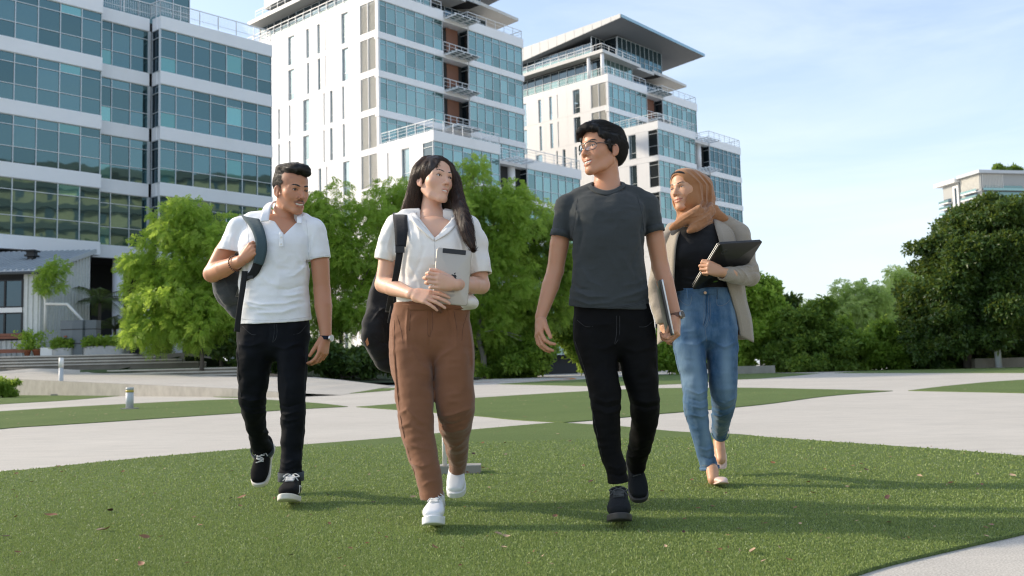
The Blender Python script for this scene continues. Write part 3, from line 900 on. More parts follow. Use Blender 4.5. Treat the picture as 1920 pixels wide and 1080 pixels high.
def crown_points(blobs, n, rng, shell=.45, rough=.28, sub=7):
    """Leaf places: every lobe of the crown is a heap of smaller flattened tufts with gaps between."""
    B = np.array(blobs, float); tufts = []
    for b in B:
        tufts.append([*b[:3], *(b[3:] * .55)])
        for u in unit(rng.normal(size=(sub * 2, 3))):
            q = rng.uniform(.22, .46); r = np.array([q, q, q * .62]) * b[3:].mean()
            tufts.append([*(b[:3] + u * b[3:] * rng.uniform(.62, 1.12)), *r])
    B = np.array(tufts); area = (B[:, 3] * B[:, 4] * B[:, 5]) ** (2 / 3); pick = rng.choice(len(B), n, p=area / area.sum())
    u = unit(rng.normal(size=(n, 3)))
    f = rng.normal(size=(24, 3)) * 2.6; ph = rng.random(24) * 6.28
    lump = np.sin(u @ f.T * 1.0 + ph + pick[:, None] * 1.7).mean(1) * 2.2
    r = (shell + (1 - shell) * rng.random(n) ** .5) * (1 + rough * lump)
    p = B[pick, :3] + u * B[pick, 3:] * r[:, None]
    return p, u
def limbs(mb, base, height, r, blobs, rng, lean=(0, 0), n=6):
    base = np.asarray(base, float); top = base + np.array([lean[0], lean[1], height])
    pts = np.array([base + (top - base) * f + np.array([*(rng.normal(size=2) * .04 * height * (0 < f < 1)), 0]) for f in (0, .3, .6, 1)])
    mb.tube(catmull(pts, 4), np.linspace(r, r * .6, 13), 9)
    fork = [pts[2], top]
    for b in blobs[:n]:
        s = fork[rng.integers(2)] * .7 + top * .3; e = np.array(b[:3]) + rng.normal(size=3) * .2 * b[3]
        m1 = s * .5 + e * .5 + np.array([0, 0, -.08 * np.linalg.norm(e - s)]) + rng.normal(size=3) * .15
        mb.tube(catmull([s, m1, e], 4), np.linspace(r * .5, r * .12, 9), 6)
        for k in range(3):
            e2 = e + unit(rng.normal(size=3)) * b[3] * .75; mb.tube([e * .6 + m1 * .4, e * .5 + e2 * .5, e2], [r * .16, r * .1, r * .04], 5)
def tree(name, label, base, blobs, n, L, kind, leaf, bark=None, trunk_h=2.0, r=.16, group=None, cat="tree", seed=0, lean=(0, 0), shell=.45, trunks=((0, 0),), rough=.28, droop=.25, z0=None):
    rng = np.random.default_rng(seed + 100)
    root = empty(name, base)
    tag(root, label, cat, group)
    base = np.asarray(base, float)
    p, u = crown_points(blobs, n, rng, shell, rough)
    floor = base[2] + .05 if z0 is None else z0
    k = p[:, 2] > floor; p, u = p[k], u[k]
    d = u + rng.normal(size=u.shape) * .55 - np.array([0, 0, droop])
    v, q, tint = sprays(p, d, L, kind, rng)
    me = np_mesh("crown", v - base, q, False, {"tint": tint})
    link("crown" if cat == "tree" else "foliage", me, leaf, root)
    if bark is not None:
        m = MB()
        for k, (tx, ty) in enumerate(trunks):
            bb = sorted(blobs, key=lambda b: abs(b[0] - base[0] - tx))
            limbs(m, (tx, ty, 0), trunk_h, r, [(b[0] - base[0], b[1] - base[1], b[2] - base[2], b[3]) for b in bb[:6]], rng, lean)
        m.build("trunk", bark, root, True)
    return root
def bl(px, py, D, rx, rz=None, ry=None):
    """A lobe of a crown at a sight line and distance; rx, rz in photograph pixels at that distance."""
    c = at(px, py, D); s = D / 1800
    rz = rz or rx
    return (*c, rx * s, (ry or rx) * s, rz * s)

GT = "bright feathery trees in front of the office blocks"
b0 = at(378, 680, 50)
tree("feathery_tree", "bright feathery tree beside the dark undercroft, nearest the corrugated shed", (b0[0], b0[1], 1.0),
     [bl(345, 440, 50, 62, 55), bl(300, 500, 50, 58, 52), bl(390, 480, 50, 62, 60), bl(278, 570, 50, 55, 48), bl(340, 560, 50, 72, 60), bl(400, 570, 50, 60, 52), bl(300, 620, 50, 62, 30), bl(368, 610, 50, 58, 40), bl(350, 400, 50, 36, 30)],
     9800, .46, 'feather', L_BRIGHT, M_BARK, 2.6, .11, GT, seed=1)
b0 = at(416, 686, 52)
tree("feathery_tree", "bright feathery tree directly behind the man with a moustache", (b0[0], b0[1], 1.0),
     [bl(430, 450, 53, 55, 55), bl(470, 480, 53, 60, 80), bl(440, 560, 53, 60, 50), bl(500, 450, 53, 55, 60), bl(515, 540, 53, 50, 70), bl(410, 620, 52, 55, 35), bl(480, 610, 53, 60, 40)],
     8000, .46, 'feather', L_BRIGHT, M_BARK, 2.6, .10, GT, seed=2)
b0 = at(640, 703, 60)
tree("feathery_tree", "bright feathery tree in the gap between moustached man and long haired woman", (b0[0], b0[1], .2),
     [bl(600, 420, 60, 55, 62), bl(650, 400, 60, 58, 52), bl(580, 500, 60, 52, 60), bl(640, 490, 60, 66, 60), bl(690, 470, 60, 55, 70), bl(610, 580, 60, 70, 55), bl(680, 570, 60, 60, 55), bl(560, 440, 60, 40, 60)],
     10000, .50, 'feather', L_BRIGHT, M_BARK, 3.2, .16, GT, seed=3)
b0 = at(742, 704, 63)
tree("feathery_tree", "bright feathery tree directly behind the long haired woman's head", (b0[0], b0[1], .2),
     [bl(720, 390, 63, 48, 52), bl(760, 400, 63, 52, 60), bl(745, 480, 63, 62, 60), bl(790, 450, 63, 56, 80), bl(720, 560, 63, 55, 60), bl(780, 560, 63, 60, 60), bl(830, 480, 63, 50, 100)],
     8500, .52, 'feather', L_BRIGHT, M_BARK, 3.2, .16, GT, seed=4)
b0 = at(906, 706, 70)
tree("feathery_tree", "tall bright tree with a pale straight trunk beside the long haired woman", (b0[0], b0[1], .1),
     [bl(895, 340, 70, 45, 42), bl(870, 390, 70, 50, 52), bl(930, 380, 70, 52, 50), bl(900, 450, 70, 66, 60), bl(960, 430, 70, 52, 60), bl(890, 540, 70, 60, 60), bl(950, 520, 70, 60, 60), bl(920, 600, 70, 66, 46)],
     11000, .54, 'feather', L_BRIGHT, M_BARK_PALE, 5.2, .24, GT, seed=5)
b0 = at(938, 705, 74)
tree("feathery_tree", "leaning dark trunked tree beside the arm of the man in glasses", (b0[0], b0[1], .1),
     [bl(1000, 420, 74, 45, 50), bl(1025, 470, 74, 48, 60), bl(980, 500, 74, 55, 60), bl(1045, 540, 74, 38, 52), bl(1000, 580, 74, 60, 52), bl(1060, 500, 74, 25, 60), bl(960, 600, 74, 52, 50)],
     8800, .54, 'feather', L_MID, M_BARK, 5.5, .22, GT, seed=6, lean=(1.6, 0))
# undergrowth beneath them
GS = "dark shrubs under the feathery trees"
def shrub(label, px, py, D, lobes, n, L, kind, leaf, seed, group=None, name="shrub", z=0.0, shell=.3, droop=0.0):
    b = at(px, py, D)
    return tree(name, label, (b[0], b[1], z), [bl(x, y, D, rx, rz) for x, y, rx, rz in lobes], n, L, kind, leaf, M_BARK, .5, .05, group, "shrub", seed, shell=shell, droop=droop)
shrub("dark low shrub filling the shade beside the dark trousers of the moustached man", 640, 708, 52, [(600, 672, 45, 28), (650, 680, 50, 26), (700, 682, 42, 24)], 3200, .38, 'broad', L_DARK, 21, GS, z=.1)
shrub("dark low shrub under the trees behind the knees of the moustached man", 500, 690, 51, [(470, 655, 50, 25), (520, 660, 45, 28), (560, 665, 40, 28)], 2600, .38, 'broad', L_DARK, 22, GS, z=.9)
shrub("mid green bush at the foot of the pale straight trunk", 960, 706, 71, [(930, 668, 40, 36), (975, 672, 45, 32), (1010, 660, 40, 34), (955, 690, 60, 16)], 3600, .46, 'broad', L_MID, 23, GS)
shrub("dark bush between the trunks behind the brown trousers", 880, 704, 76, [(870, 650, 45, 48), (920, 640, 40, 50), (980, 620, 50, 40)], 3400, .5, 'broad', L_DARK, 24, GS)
shrub("mid green bush above the white podium behind the hand of the man in glasses", 1090, 704, 80, [(1085, 640, 26, 50), (1070, 600, 40, 40), (1100, 670, 20, 30)], 2200, .45, 'broad', L_MID, 25, GS)
shrub("small bright bush seen between the two people with laptops", 1255, 692, 68, [(1250, 655, 40, 36), (1285, 665, 30, 28), (1225, 668, 30, 25)], 2400, .42, 'broad', L_BRIGHT, 26)
# right-hand side
GR = "bushes along the far edge of the plaza"
b = at(1430, 694, 66)
tree("bush", "tall bright green bush beside the woman in the headscarf", (b[0], b[1], 0), [bl(1420, 600, 66, 45, 78), bl(1450, 590, 66, 38, 60), bl(1400, 640, 66, 50, 52), bl(1455, 650, 66, 38, 45), bl(1415, 560, 66, 34, 40)], 7000, .5, 'broad', L_BRIGHT, M_BARK, 2.0, .12, GR, "bush", 31)
b = at(1530, 696, 64)
tree("bush", "dark bush with a pointed top right beside the tall bright bush", (b[0], b[1], 0), [bl(1510, 620, 64, 42, 52), bl(1545, 610, 64, 38, 48), bl(1490, 655, 64, 40, 42), bl(1550, 655, 64, 46, 42), bl(1535, 680, 64, 60, 18)], 6500, .42, 'broad', L_OLIVE, M_BARK, 1.5, .1, GR, "bush", 32)
b = at(1620, 696, 66)
tree("bush", "low mid green bush beside the great dark tree", (b[0], b[1], 0), [bl(1600, 650, 66, 50, 45), bl(1650, 645, 66, 48, 38), bl(1575, 675, 66, 45, 24), bl(1640, 675, 66, 60, 24), bl(1690, 665, 66, 45, 32)], 6500, .44, 'broad', L_MID, M_BARK, 1.5, .1, GR, "bush", 33)
GF = "pale far trees beyond the bushes"
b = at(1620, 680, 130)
tree("far_tree", "pale hazy green tree with a rounded crown beyond the bushes", (b[0], b[1], 0), [bl(1610, 560, 130, 40, 32), bl(1640, 575, 130, 48, 40), bl(1585, 590, 130, 40, 35), bl(1650, 620, 130, 60, 40)], 5200, 1.1, 'feather', L_HAZE, M_BARK, 6, .3, GF, seed=34)
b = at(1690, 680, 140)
tree("far_tree", "pale hazy green tree half hidden behind the great dark tree", (b[0], b[1], 0), [bl(1685, 535, 140, 32, 30), bl(1700, 580, 140, 45, 50), bl(1670, 610, 140, 50, 45)], 4200, 1.2, 'feather', L_HAZE, M_BARK, 6, .3, GF, seed=35)
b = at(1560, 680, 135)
tree("far_tree", "lower pale hazy tree behind the pointed dark bush", (b[0], b[1], 0), [bl(1560, 600, 135, 40, 32), bl(1530, 625, 135, 40, 30), bl(1595, 615, 135, 45, 40)], 3600, 1.1, 'feather', L_HAZE, M_BARK, 6, .3, GF, seed=39)
b = at(1476, 690, 150)
tree("far_tree", "small blue green tree top far off over the tall bright bush", (b[0], b[1], 0), [bl(1472, 575, 150, 18, 20), bl(1470, 610, 150, 28, 30)], 1200, 1.1, 'broad', L_DARK, M_BARK, 6, .3, None, seed=36)
b = at(1815, 690, 62)
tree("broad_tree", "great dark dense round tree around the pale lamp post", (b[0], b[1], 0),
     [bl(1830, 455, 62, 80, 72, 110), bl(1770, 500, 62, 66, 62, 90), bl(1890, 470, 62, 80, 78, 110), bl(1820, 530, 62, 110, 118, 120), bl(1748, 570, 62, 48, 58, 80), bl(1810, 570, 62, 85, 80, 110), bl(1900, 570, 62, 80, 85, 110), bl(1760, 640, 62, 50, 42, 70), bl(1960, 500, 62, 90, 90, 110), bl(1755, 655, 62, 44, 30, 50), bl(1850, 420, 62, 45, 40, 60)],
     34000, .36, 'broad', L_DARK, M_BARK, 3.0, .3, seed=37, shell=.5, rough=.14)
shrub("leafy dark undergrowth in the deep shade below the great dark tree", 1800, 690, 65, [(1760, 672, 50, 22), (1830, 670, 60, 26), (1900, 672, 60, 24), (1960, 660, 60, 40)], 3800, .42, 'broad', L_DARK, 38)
b = at(1120, 700, 140)
# ------------------------------------------------------------------ things on the terrace at the left
sx, sy0, sy1 = -27.1, 55.0, 61.4
zf, zr = 6.95, 8.85
shed = empty("shed", (sx, sy0, TZ)); tag(shed, "grey corrugated steel shed with a sloping roof and black framed windows", "shed")
M_CORR = plain("corrugated_sheet", (.60, .62, .60), .5, .15, var=.12)
M_ROOFSH = plain("roof_sheet", (.47, .51, .54), .42, .3, var=.08)
def corr(m, a, b, z0, z1a, z1b, out, pitch=.42, d=.06):
    """A ribbed sheet standing from a to b, its top running from z1a to z1b."""
    a, b = np.array(a, float), np.array(b, float); L = np.linalg.norm(b - a); u = (b - a) / L; n = np.array(out, float)
    s = [0]; off = [0]
    x = 0
    while x < L:
        for dx, o in ((.30, 0), (.42, 1), (.85, 1), (1.0, 0)):
            s.append(min(L, x + pitch * dx)); off.append(o)
        x += pitch
    s, off = np.array(s), np.array(off)
    p = a + u * s[:, None] + n * (off * d)[:, None]
    zt = z1a + (z1b - z1a) * s / L
    v = np.concatenate([np.column_stack([p, np.full(len(s), z0)]), np.column_stack([p, zt])]); k = len(s); i = np.arange(k - 1)
    m.add(v, np.stack([i, i + 1, k + i + 1, k + i], 1))
m = MB(); corr(m, (0, 0), (0, sy1 - sy0), 0, zf - TZ, zr - TZ, (1, 0)); m.build("corrugated_wall", M_CORR, shed)
m = MB(); corr(m, (-1.0, 0), (0, 0), 0, zf - TZ, zf - TZ, (0, -1), .3); corr(m, (-7, 0), (-1.0, 0), 0, .95, .95, (0, -1), .3); m.build("corrugated_wall", M_CORR, shed)
m = MB(); m.box(-7, -.05, .1, .2, 0, zf - TZ); m.build("inner_wall", M_INSIDE, shed)
for z0, z1 in ((1.0, 2.55), (2.85, 4.45)):
    f = MB()
    for x in (-3.05, -2.05, -1.05): f.box(x - .05, x + .05, -.06, .04, z0, z1)
    for z in (z0, z1 - .07): f.box(-3.05, -1.05, -.05, .03, z, z + .07)
    wf = f.build("window_frame", M_BLACK, shed)
    for x in (-3.0, -2.0): piece("pane", M_GLASS_BLK, wf, x, x + .9, .0, .015, z0 + .07, z1 - .07)
piece("window_band", M_WHITE, shed, -7, -1.05, -.05, .05, 2.56, 2.84)
m = MB()
n = 26; W = 9.0
for k in range(n):
    x0 = .25 - W * k / n; x1 = x0 - W / n
    za, zbk = zf - TZ + .02, zr - TZ + .12
    ya, yb_ = -.45, sy1 - sy0 + .2
    h = .09
    for xa, xb, o in ((x0, x0 - .11, h), (x0 - .11, x1, 0)):
        v = [(xa, ya, za + o), (xb, ya, za + o), (xb, yb_, zbk + o), (xa, yb_, zbk + o), (xa, ya, za - .04), (xb, ya, za - .04), (xb, yb_, zbk - .04), (xa, yb_, zbk - .04)]
        m.hexa(v[4:], v[:4])
m.build("roof", M_ROOFSH, shed)
m = MB(); m.bar((.28, -.47, zf - TZ - .02), (.28, sy1 - sy0 + .22, zr - TZ + .08), .06, .26); m.build("roof_trim", M_ROOFSH, shed)
m = MB(); m.tube([(.3, -.5, zf - TZ - .12), (-8, -.5, zf - TZ - .12)], .09, 8); m.build("gutter", M_DARKGREY, shed)
m = MB(); m.box(-.1, .25, 3.2, 3.6, 5.85, 6.2); m.box(-.22, .38, 3.05, 3.75, 6.2, 6.3); m.box(-.14, .3, 3.15, 3.65, 6.3, 6.5); m.box(-.25, .4, 3.0, 3.8, 6.5, 6.6)
v = m.build("roof_vent", M_BLACK, shed); v.location = (-2.35, 0, .0)
piece("skylight", M_GLASS_BLK, shed, -5.6, -2.5, 1.1, 2.0, 5.30, 5.37).rotation_euler = (math.atan2(zr - zf, sy1 - sy0), 0, 0)
m = MB(); pr = .085
m.tube([(.22, -.15, 4.7), (.22, -.15, 3.7), (.35, -.15, 3.2), (.35, -.15, 1.4)], pr, 10)
m.tube([(.35, -.15, 3.0), (1.6, -.15, 2.95), (2.7, -.15, 1.75)], pr, 10)
m.build("downpipe", M_WHITE, shed, True)
# climbing shrub on the shed's corner
b = at(100, 515, 54.3)
tree("climbing_plant", "bright green climber hanging on the corner of the corrugated shed", (b[0], b[1], TZ), [bl(88, 515, 54.3, 20, 18), bl(112, 500, 54.3, 20, 17), bl(100, 535, 54.3, 20, 14), bl(80, 540, 54.3, 12, 10)], 900, .30, 'feather', L_BRIGHT, None, 2.4, .03, None, "plant", 41)
# arching dark fronds in the shade of the undercroft
def frond_plant(label, px, py, D, n, Lf, h, seed, group=None, leaf=None):
    rng = np.random.default_rng(seed); b = at(px, py, D); root = empty("palm", (b[0], b[1], TZ)); tag(root, label, "palm", group)
    st, vs = MB(), []
    for k in range(n):
        a = k * 2.4 + rng.random(); el = .5 + .6 * rng.random()
        p = [np.array([0, 0, h])]; d = np.array([math.cos(a) * math.cos(el), math.sin(a) * math.cos(el), math.sin(el)])
        for i in range(10): 
            d = unit(d + np.array([0, 0, -.16])); p.append(p[-1] + d * Lf / 10)
        p = np.array(p); st.tube(p, np.linspace(.03, .008, 11), 5)
        for i in range(1, 11):
            t = unit(p[i] - p[i - 1]); s = unit(np.cross(t, [0, 0, 1.0]))
            for sg in (-1, 1):
                for o in (0, .5):
                    q = p[i - 1] + (p[i] - p[i - 1]) * o; ln = Lf * .22 * math.sin(math.pi * min(1, (i + o) / 11.5)) + .05
                    e = q + (s * sg + t * .5 + np.array([0, 0, -.45])) * ln; w = t * .035
                    vs.append([q - w, q + w, e + w * .2, e - w * .2])
    st.tube([(0, 0, 0), (0, 0, h)], [.12, .09], 8)
    st.build("trunk", M_BARK, root)
    v = np.array(vs).reshape(-1, 3); me = np_mesh("fronds", v, np.arange(len(v)).reshape(-1, 4), False, {"tint": np.repeat(rng.random(len(v) // 4), 4)})
    link("crown", me, leaf or L_FROND, root)
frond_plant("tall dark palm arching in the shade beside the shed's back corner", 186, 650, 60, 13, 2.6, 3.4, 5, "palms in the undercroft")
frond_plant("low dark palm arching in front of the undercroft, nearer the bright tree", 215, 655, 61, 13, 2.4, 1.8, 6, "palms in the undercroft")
# water tank
tank = empty("water_tank", tuple(at(151, 660, 54.2)[:2]) + (TZ,)); tag(tank, "slim dark grey rainwater tank with two black straps under the white downpipe", "tank")
m = MB()
prof = []
for x, y in ((-1.0, -.3), (-.3, -.42), (.28, -.42), (.36, -.3), (.42, -.36), (1.0, -.3), (1.0, .3), (-1.0, .3)): prof.append((x, y))
m.prism(prof, 0, 1.95); M_TANK = plain("tank_plastic", (.12, .145, .16), .5, var=.06)
m.build("body", M_TANK, tank)
for z in (.62, 1.42):
    m = MB(); m.prism([(x * 1.015, y * 1.03) for x, y in prof], z, z + .05); m.build("strap", M_BLACK, tank)
m = MB(); m.tube([(-.68, -.30, .85), (-.68, -.46, .85)], .12, 12); m.build("outlet", M_BLACK, tank)
m = MB(); m.box(-.76, -.60, -.42, -.385, 1.02, 1.10); m.build("plate", M_TERRA, tank)
M_GALV_DULL = plain('dull_galvanised', (.36, .38, .39), .45, .4, var=.12)
# galvanised planters
def planter(label, px, py, D, rx, ry, h, seed):
    b = at(px, py, D); r = empty("planter", (b[0], b[1], TZ)); tag(r, label, "planter", "galvanised planters on the terrace")
    n = 28; a = np.arange(n) * 2 * math.pi / n
    m = MB(); K = 13; vv = []
    for k in range(K):
        z = h * k / (K - 1); o = 1 + .045 * math.cos(k * math.pi)
        vv.append(np.column_stack([np.sign(np.cos(a)) * np.abs(np.cos(a)) ** .6 * rx * o, np.sign(np.sin(a)) * np.abs(np.sin(a)) ** .6 * ry * o, np.full(n, z)]))
    i, j = np.meshgrid(np.arange(K - 1), np.arange(n), indexing='ij'); i, j = i.ravel(), j.ravel(); k2 = (j + 1) % n
    m.add(np.concatenate(vv), np.stack([i * n + j, i * n + k2, (i + 1) * n + k2, (i + 1) * n + j], 1)); m.build("wall", M_GALV_DULL, r, True)
    m = MB(); m.add(np.vstack([vv[-1] * [.98, .98, 1] - [0, 0, .05]]), None, [[0, j, j + 1] for j in range(1, n - 1)]); m.build("soil", M_SOIL, r)
    rng = np.random.default_rng(seed); N = int(900 * rx)
    p = np.column_stack([rng.uniform(-rx, rx, N) * .9, rng.uniform(-ry, ry, N) * .9, h + rng.random(N) ** 1.5 * .42])
    v, q, ti = sprays(p, rng.normal(size=(N, 3)) * .5 + [0, 0, .8], .22, 'broad', rng)
    link("foliage", np_mesh("foliage", v, q, False, {"tint": ti}), L_MID, r)
planter("long galvanised planter full of leafy herbs beside the metal rail", 199, 665, 54.0, 1.25, .45, .47, 51)
planter("short galvanised planter below the dark grey tank", 121, 665, 54.0, .62, .42, .42, 52)
m = MB(); q = at(92, 664, 54.0); m.box(q[0] - .4, q[0] + .4, q[1] - .2, q[1] + .3, TZ, TZ + .46); tag(m.build("plinth", M_WHITE), "white plinth on the terrace next to the short planter", "plinth")
# terracotta pots
def pot(label, px, D, r, h, n, seed):
    b = at(px, 664, D); e = empty("plant_pot", (b[0], b[1], TZ)); tag(e, label, "plant pot", "terracotta pots by the shed")
    m = MB(); m.tube_profile((0, 0, 0), [(r * .62, 0), (r * .95, h * .8), (r * 1.05, h * .82), (r * 1.05, h), (r * .9, h), (r * .88, h * .9)], 16); m.build("pot", M_TERRA, e, True)
    rng = np.random.default_rng(seed)
    p = np.column_stack([rng.normal(size=n) * r * 1.1, rng.normal(size=n) * r * 1.1, h + rng.random(n) * 1.0]); v, q, ti = sprays(p, rng.normal(size=(n, 3)) + [0, 0, .5], .24, 'broad', rng)
    link("foliage", np_mesh("foliage", v, q, False, {"tint": ti}), L_BRIGHT, e)
pot("small terracotta pot with a bright plant at the end of the wooden bench", 51, 53.9, .2, .36, 90, 61)
pot("wider terracotta pot with a sparse plant beside the white plinth", 70, 54.1, .27, .38, 50, 62)
# bench
e = empty("bench", tuple(at(10, 660, 53.9)[:2]) + (TZ,)); tag(e, "red brown wooden bench on grey metal legs in front of the shed", "bench")
for z in (1.02, 1.18): piece("back_board", M_WOOD, e, -3, 1.25, .3, .34, z, z + .14)
for y in (-.1, .06, .22): piece("seat_board", M_WOOD, e, -3, 1.2, y - .07, y + .07, .36, .42)
piece("front_board", M_WOOD, e, -3, 1.2, -.2, -.175, .2, .42)
for x in (-2.5, -.6, .95):
    m = MB(); m.box(x, x + .06, -.12, -.06, 0, .36); m.box(x, x + .06, .24, .295, 0, 1.3); m.box(x, x + .05, -.12, .24, .3, .355); m.build("leg", M_PALE_PAINT, e)
# rail at the top of the steps
e = empty("railing", tuple(at(212, 664, 55.2)[:2]) + (TZ,)); tag(e, "pale metal handrail behind the long planter", "railing")
m = MB(); m.tube([(-.85, 0, 1.05), (.75, 0, 1.12)], .035, 8)
for x in (-.5, .1, .7): m.bar((x, 0, 0), (x, 0, 1.08), .06)
m.tube([(-.1, -.3, .72), (.75, -.3, .74)], .025, 8); m.build("rail", M_PALE_PAINT, e)
m = MB()
for k in range(8): m.bar((-.05 + k * .11, -.3, .1), (-.05 + k * .11, -.3, .72), .02)
m.build("bars", M_PALE_PAINT, e)
# column and sign-like panel behind the tree
q = at(272, 664, 57); m = MB(); m.box(q[0] - .28, q[0] + .28, q[1], q[1] + .3, TZ, TZ + 3.4); tag(m.build("concrete_pillar", M_PALE_PAINT), "pale square pillar half hidden by the feathery tree", "pillar")
# ------------------------------------------------------------------ posts and low walls
q = at(114, 738, 42.6)
e = empty("bollard", (q[0], q[1], 0)); tag(e, "tall thin pale grey post with a lighter top by the concrete wall", "bollard")
m = MB(); m.tube([(0, 0, 0), (0, 0, 1.22)], .098, 16); m.build("post", M_PALE_PAINT, e, True)
m = MB(); m.tube([(0, 0, 1.23), (0, 0, 1.66)], .102, 16); m.build("lamp_head", M_WHITE, e, True)
m = MB(); m.box(-.3, .3, -.3, .3, 0, .07); m.build("footing", M_CONC, e)
q = ground(243, 767.5)
e = empty("bollard", (q[0], q[1], .012)); tag(e, "short stout grey bollard with a yellow band on the turf", "bollard")
m = MB(); m.tube([(0, 0, .02), (0, 0, .36)], .083, 18); m.build("post", M_PALE_PAINT, e, True)
m = MB(); m.tube([(0, 0, .362), (0, 0, .41)], .086, 18); m.build("band", plain("yellow_reflector", (.50, .38, .06), .4), e, True)
m = MB(); m.tube([(0, 0, .412), (0, 0, .47)], .083, 18); m.build("cap", M_PALE_PAINT, e, True)
m = MB(); m.box(-.15, .15, -.15, .15, 0, .02); m.build("base_plate", M_CONC, e)
q = ground(833, 893)
e = empty("bollard", (q[0], q[1] + .06, .012)); tag(e, "slim white post on a concrete footing behind the white trainers", "bollard")
m = MB(); m.tube([(0, 0, .055), (0, 0, .40)], .016, 12); m.build("post", M_WHITE, e, True)
m = MB(); m.box(-.035, .235, -.06, .10, 0, .052); m.build("footing", M_CONC, e)
q = at(1419, 695.5, 62)
m = MB(); m.box(q[0] - 1.6, q[0] + 1.18, q[1], q[1] + .5, 0, .50); tag(m.build("low_wall", M_CONC), "low grey concrete wall beside the beige cardigan", "wall", "low walls along the planting")
q = at(1880, 685, 61)
m = MB(); m.box(q[0] - 1.75, q[0] + 4, q[1], q[1] + .5, 0, .62); tag(m.build("low_wall", M_STEP), "low brownish wall behind the lamp post below the great dark tree", "wall", "low walls along the planting")
q = at(1873, 686, 60.2)
e = empty("lamp_post", (q[0], q[1], 0)); tag(e, "pale tapered lamp post rising into the great dark tree", "lamp post")
m = MB(); m.tube([(0, 0, 0), (-.05, 0, 1.4), (-.20, 0, 5.6)], [.20, .185, .11], 14); m.build("pole", M_PALE_PAINT, e, True)
m = MB(); m.tube([(-.20, 0, 5.5), (-.5, .3, 5.8)], [.05, .04], 8); m.box(-.9, -.4, .2, .5, 5.78, 5.88); m.build("lamp_head", M_DARKGREY, e)
m = MB(); m.tube([(0, 0, 0), (0, 0, .05)], .32, 14); m.build("base_plate", M_CONC, e)
# orange line looping over the far paving
m = MB()
loop = [ground(x, y) for x, y in [(737, 716), (800, 716.5), (900, 717), (960, 716), (1010, 715), (1050, 712.8), (1073, 711.2), (1072, 709.6), (1050, 708.4), (1010, 707), (985, 706.4), (940, 707), (925, 708)]]
lp = catmull(loop, 6); tg = np.gradient(lp, axis=0); nn = unit(np.column_stack([-tg[:, 1], tg[:, 0], np.zeros(len(lp))]))
w = .16 + .0 * lp[:, :1]
m.add(np.vstack([lp + nn * w, lp - nn * w]) + [0, 0, .02], [[i, i + 1, len(lp) + i + 1, len(lp) + i] for i in range(len(lp) - 1)])
tag(m.build("orange_line", plain("orange_paint", (.62, .20, .035), .6, var=.2)), "orange line looping over the far pale paving", "marking")
# hedge by the wall's left end
shrub("small clipped bush at the foot of the concrete wall's far end", 5, 742, 40, [(5, 728, 25, 16), (-25, 726, 25, 20)], 1300, .16, 'broad', L_MID, 71)
# ------------------------------------------------------------------ distant block of flats on the right
q = at(1862, 690, 460)
e = empty("apartment_tower", (q[0], q[1], 0), math.radians(12)); e.scale = (.85, .62, 1); tag(e, "distant pale block of flats with stacked balconies behind the great dark tree", "building")
zt = at(1862, 325, 460)[2]
M_FLAT = plain("flat_render", (.36, .37, .36), .7, var=.08, scale=.2)
piece("wall", M_FLAT, e, 0, 60, 0, 24, 0, zt)
piece("wall", M_FLAT, e, -1, 20, 24.1, 44, 0, zt - 1.4)
m = MB(); m.prism([(-2.5, -3), (62, -3), (62, 23.8), (-2.5, 23.8)], zt + .1, zt + 1.6); m.build("roof", M_PALE_PAINT, e)
m = MB(); m.prism([(-4, 23.9), (22, 23.9), (22, 50), (-4, 50)], zt - 1.3, zt + .5); m.build("roof", M_WHITE, e)
piece("portal", M_WHITE, e, -1.6, -.1, 24.2, 26, 0, zt - 4); piece("portal", M_WHITE, e, -1.6, -.1, 29, 30.8, 0, zt - 4); piece("portal", M_WHITE, e, -1.6, -.1, 24.2, 30.8, zt - 3.9, zt - 2.8)
piece("slot_window", M_GLASS_BLK, e, -1.15, -1.02, 26.1, 28.9, 0, zt - 4)
for i in range(14):
    z = zt - 8.2 - 3.05 * i
    if z < 20: break
    piece("balcony", M_WHITE, e, -2.6, -.05, 2, 20, z - .5, z); piece("balcony_glass", M_GLASS, e, -2.62, -2.5, 2, 20, z + .02, z + 1.1)
    piece("window", M_GLASS_BLK, e, -.2, -.03, 4, 18, z + .2, z + 2.3)
    piece("balcony", M_GREYBAND, e, .5, 28, -1.6, -.05, z - .5, z); piece("balcony_glass", M_GLASS, e, .5, 28, -1.65, -1.55, z + .02, z + 1.1)
    piece("window", M_GLASS, e, 2, 27, -.2, -.03, z + .2, z + 2.5)
    for k in range(3): piece("window", M_GLASS_DK, e, 31 + k * 9, 38 + k * 9, -.2, -.03, z + .3, z + 2.4)
    piece("balcony", M_WHITE, e, -3.4, -1.05, 34, 45, z - 2.6, z - 2.1); piece("balcony_glass", M_GLASS, e, -3.45, -3.35, 34, 46, z - 2, z - .9); piece("window", M_GLASS_BLK, e, -1.15, -1.02, 34, 43, z - 1.9, z)
for k in range(40): piece("screen_slat", M_LOUVRE, e, -.5, -.05, 1 + k * .55, 1.25 + k * .55, zt - 7.2, zt - .1)
for k in range(14): piece("screen_slat", M_LOUVRE, e, 1 + k * 1.0, 1.4 + k * 1.0, -.5, -.05, zt - 7.2, zt - .1)
for px, s, lab in ((1872, 1.0, "small tree growing on the roof edge of the distant flats"), (1901, .7, "lower pale shrub on the roof of the distant flats")):
    b = at(px, 312, 466)
    tree("roof_tree", lab, (b[0], b[1], zt + 1.7), [(b[0], b[1], zt + 2.2 + .8 * s, 2.6 * s, 2 * s, 2.0 * s), (b[0] + 2.4 * s, b[1], zt + 2.0 + .5 * s, 2.4 * s, 2 * s, 1.3 * s)], 500, 1.4, 'broad', L_OLIVE, M_BARK, .6, .15, "trees on the distant roof", "tree", 81)
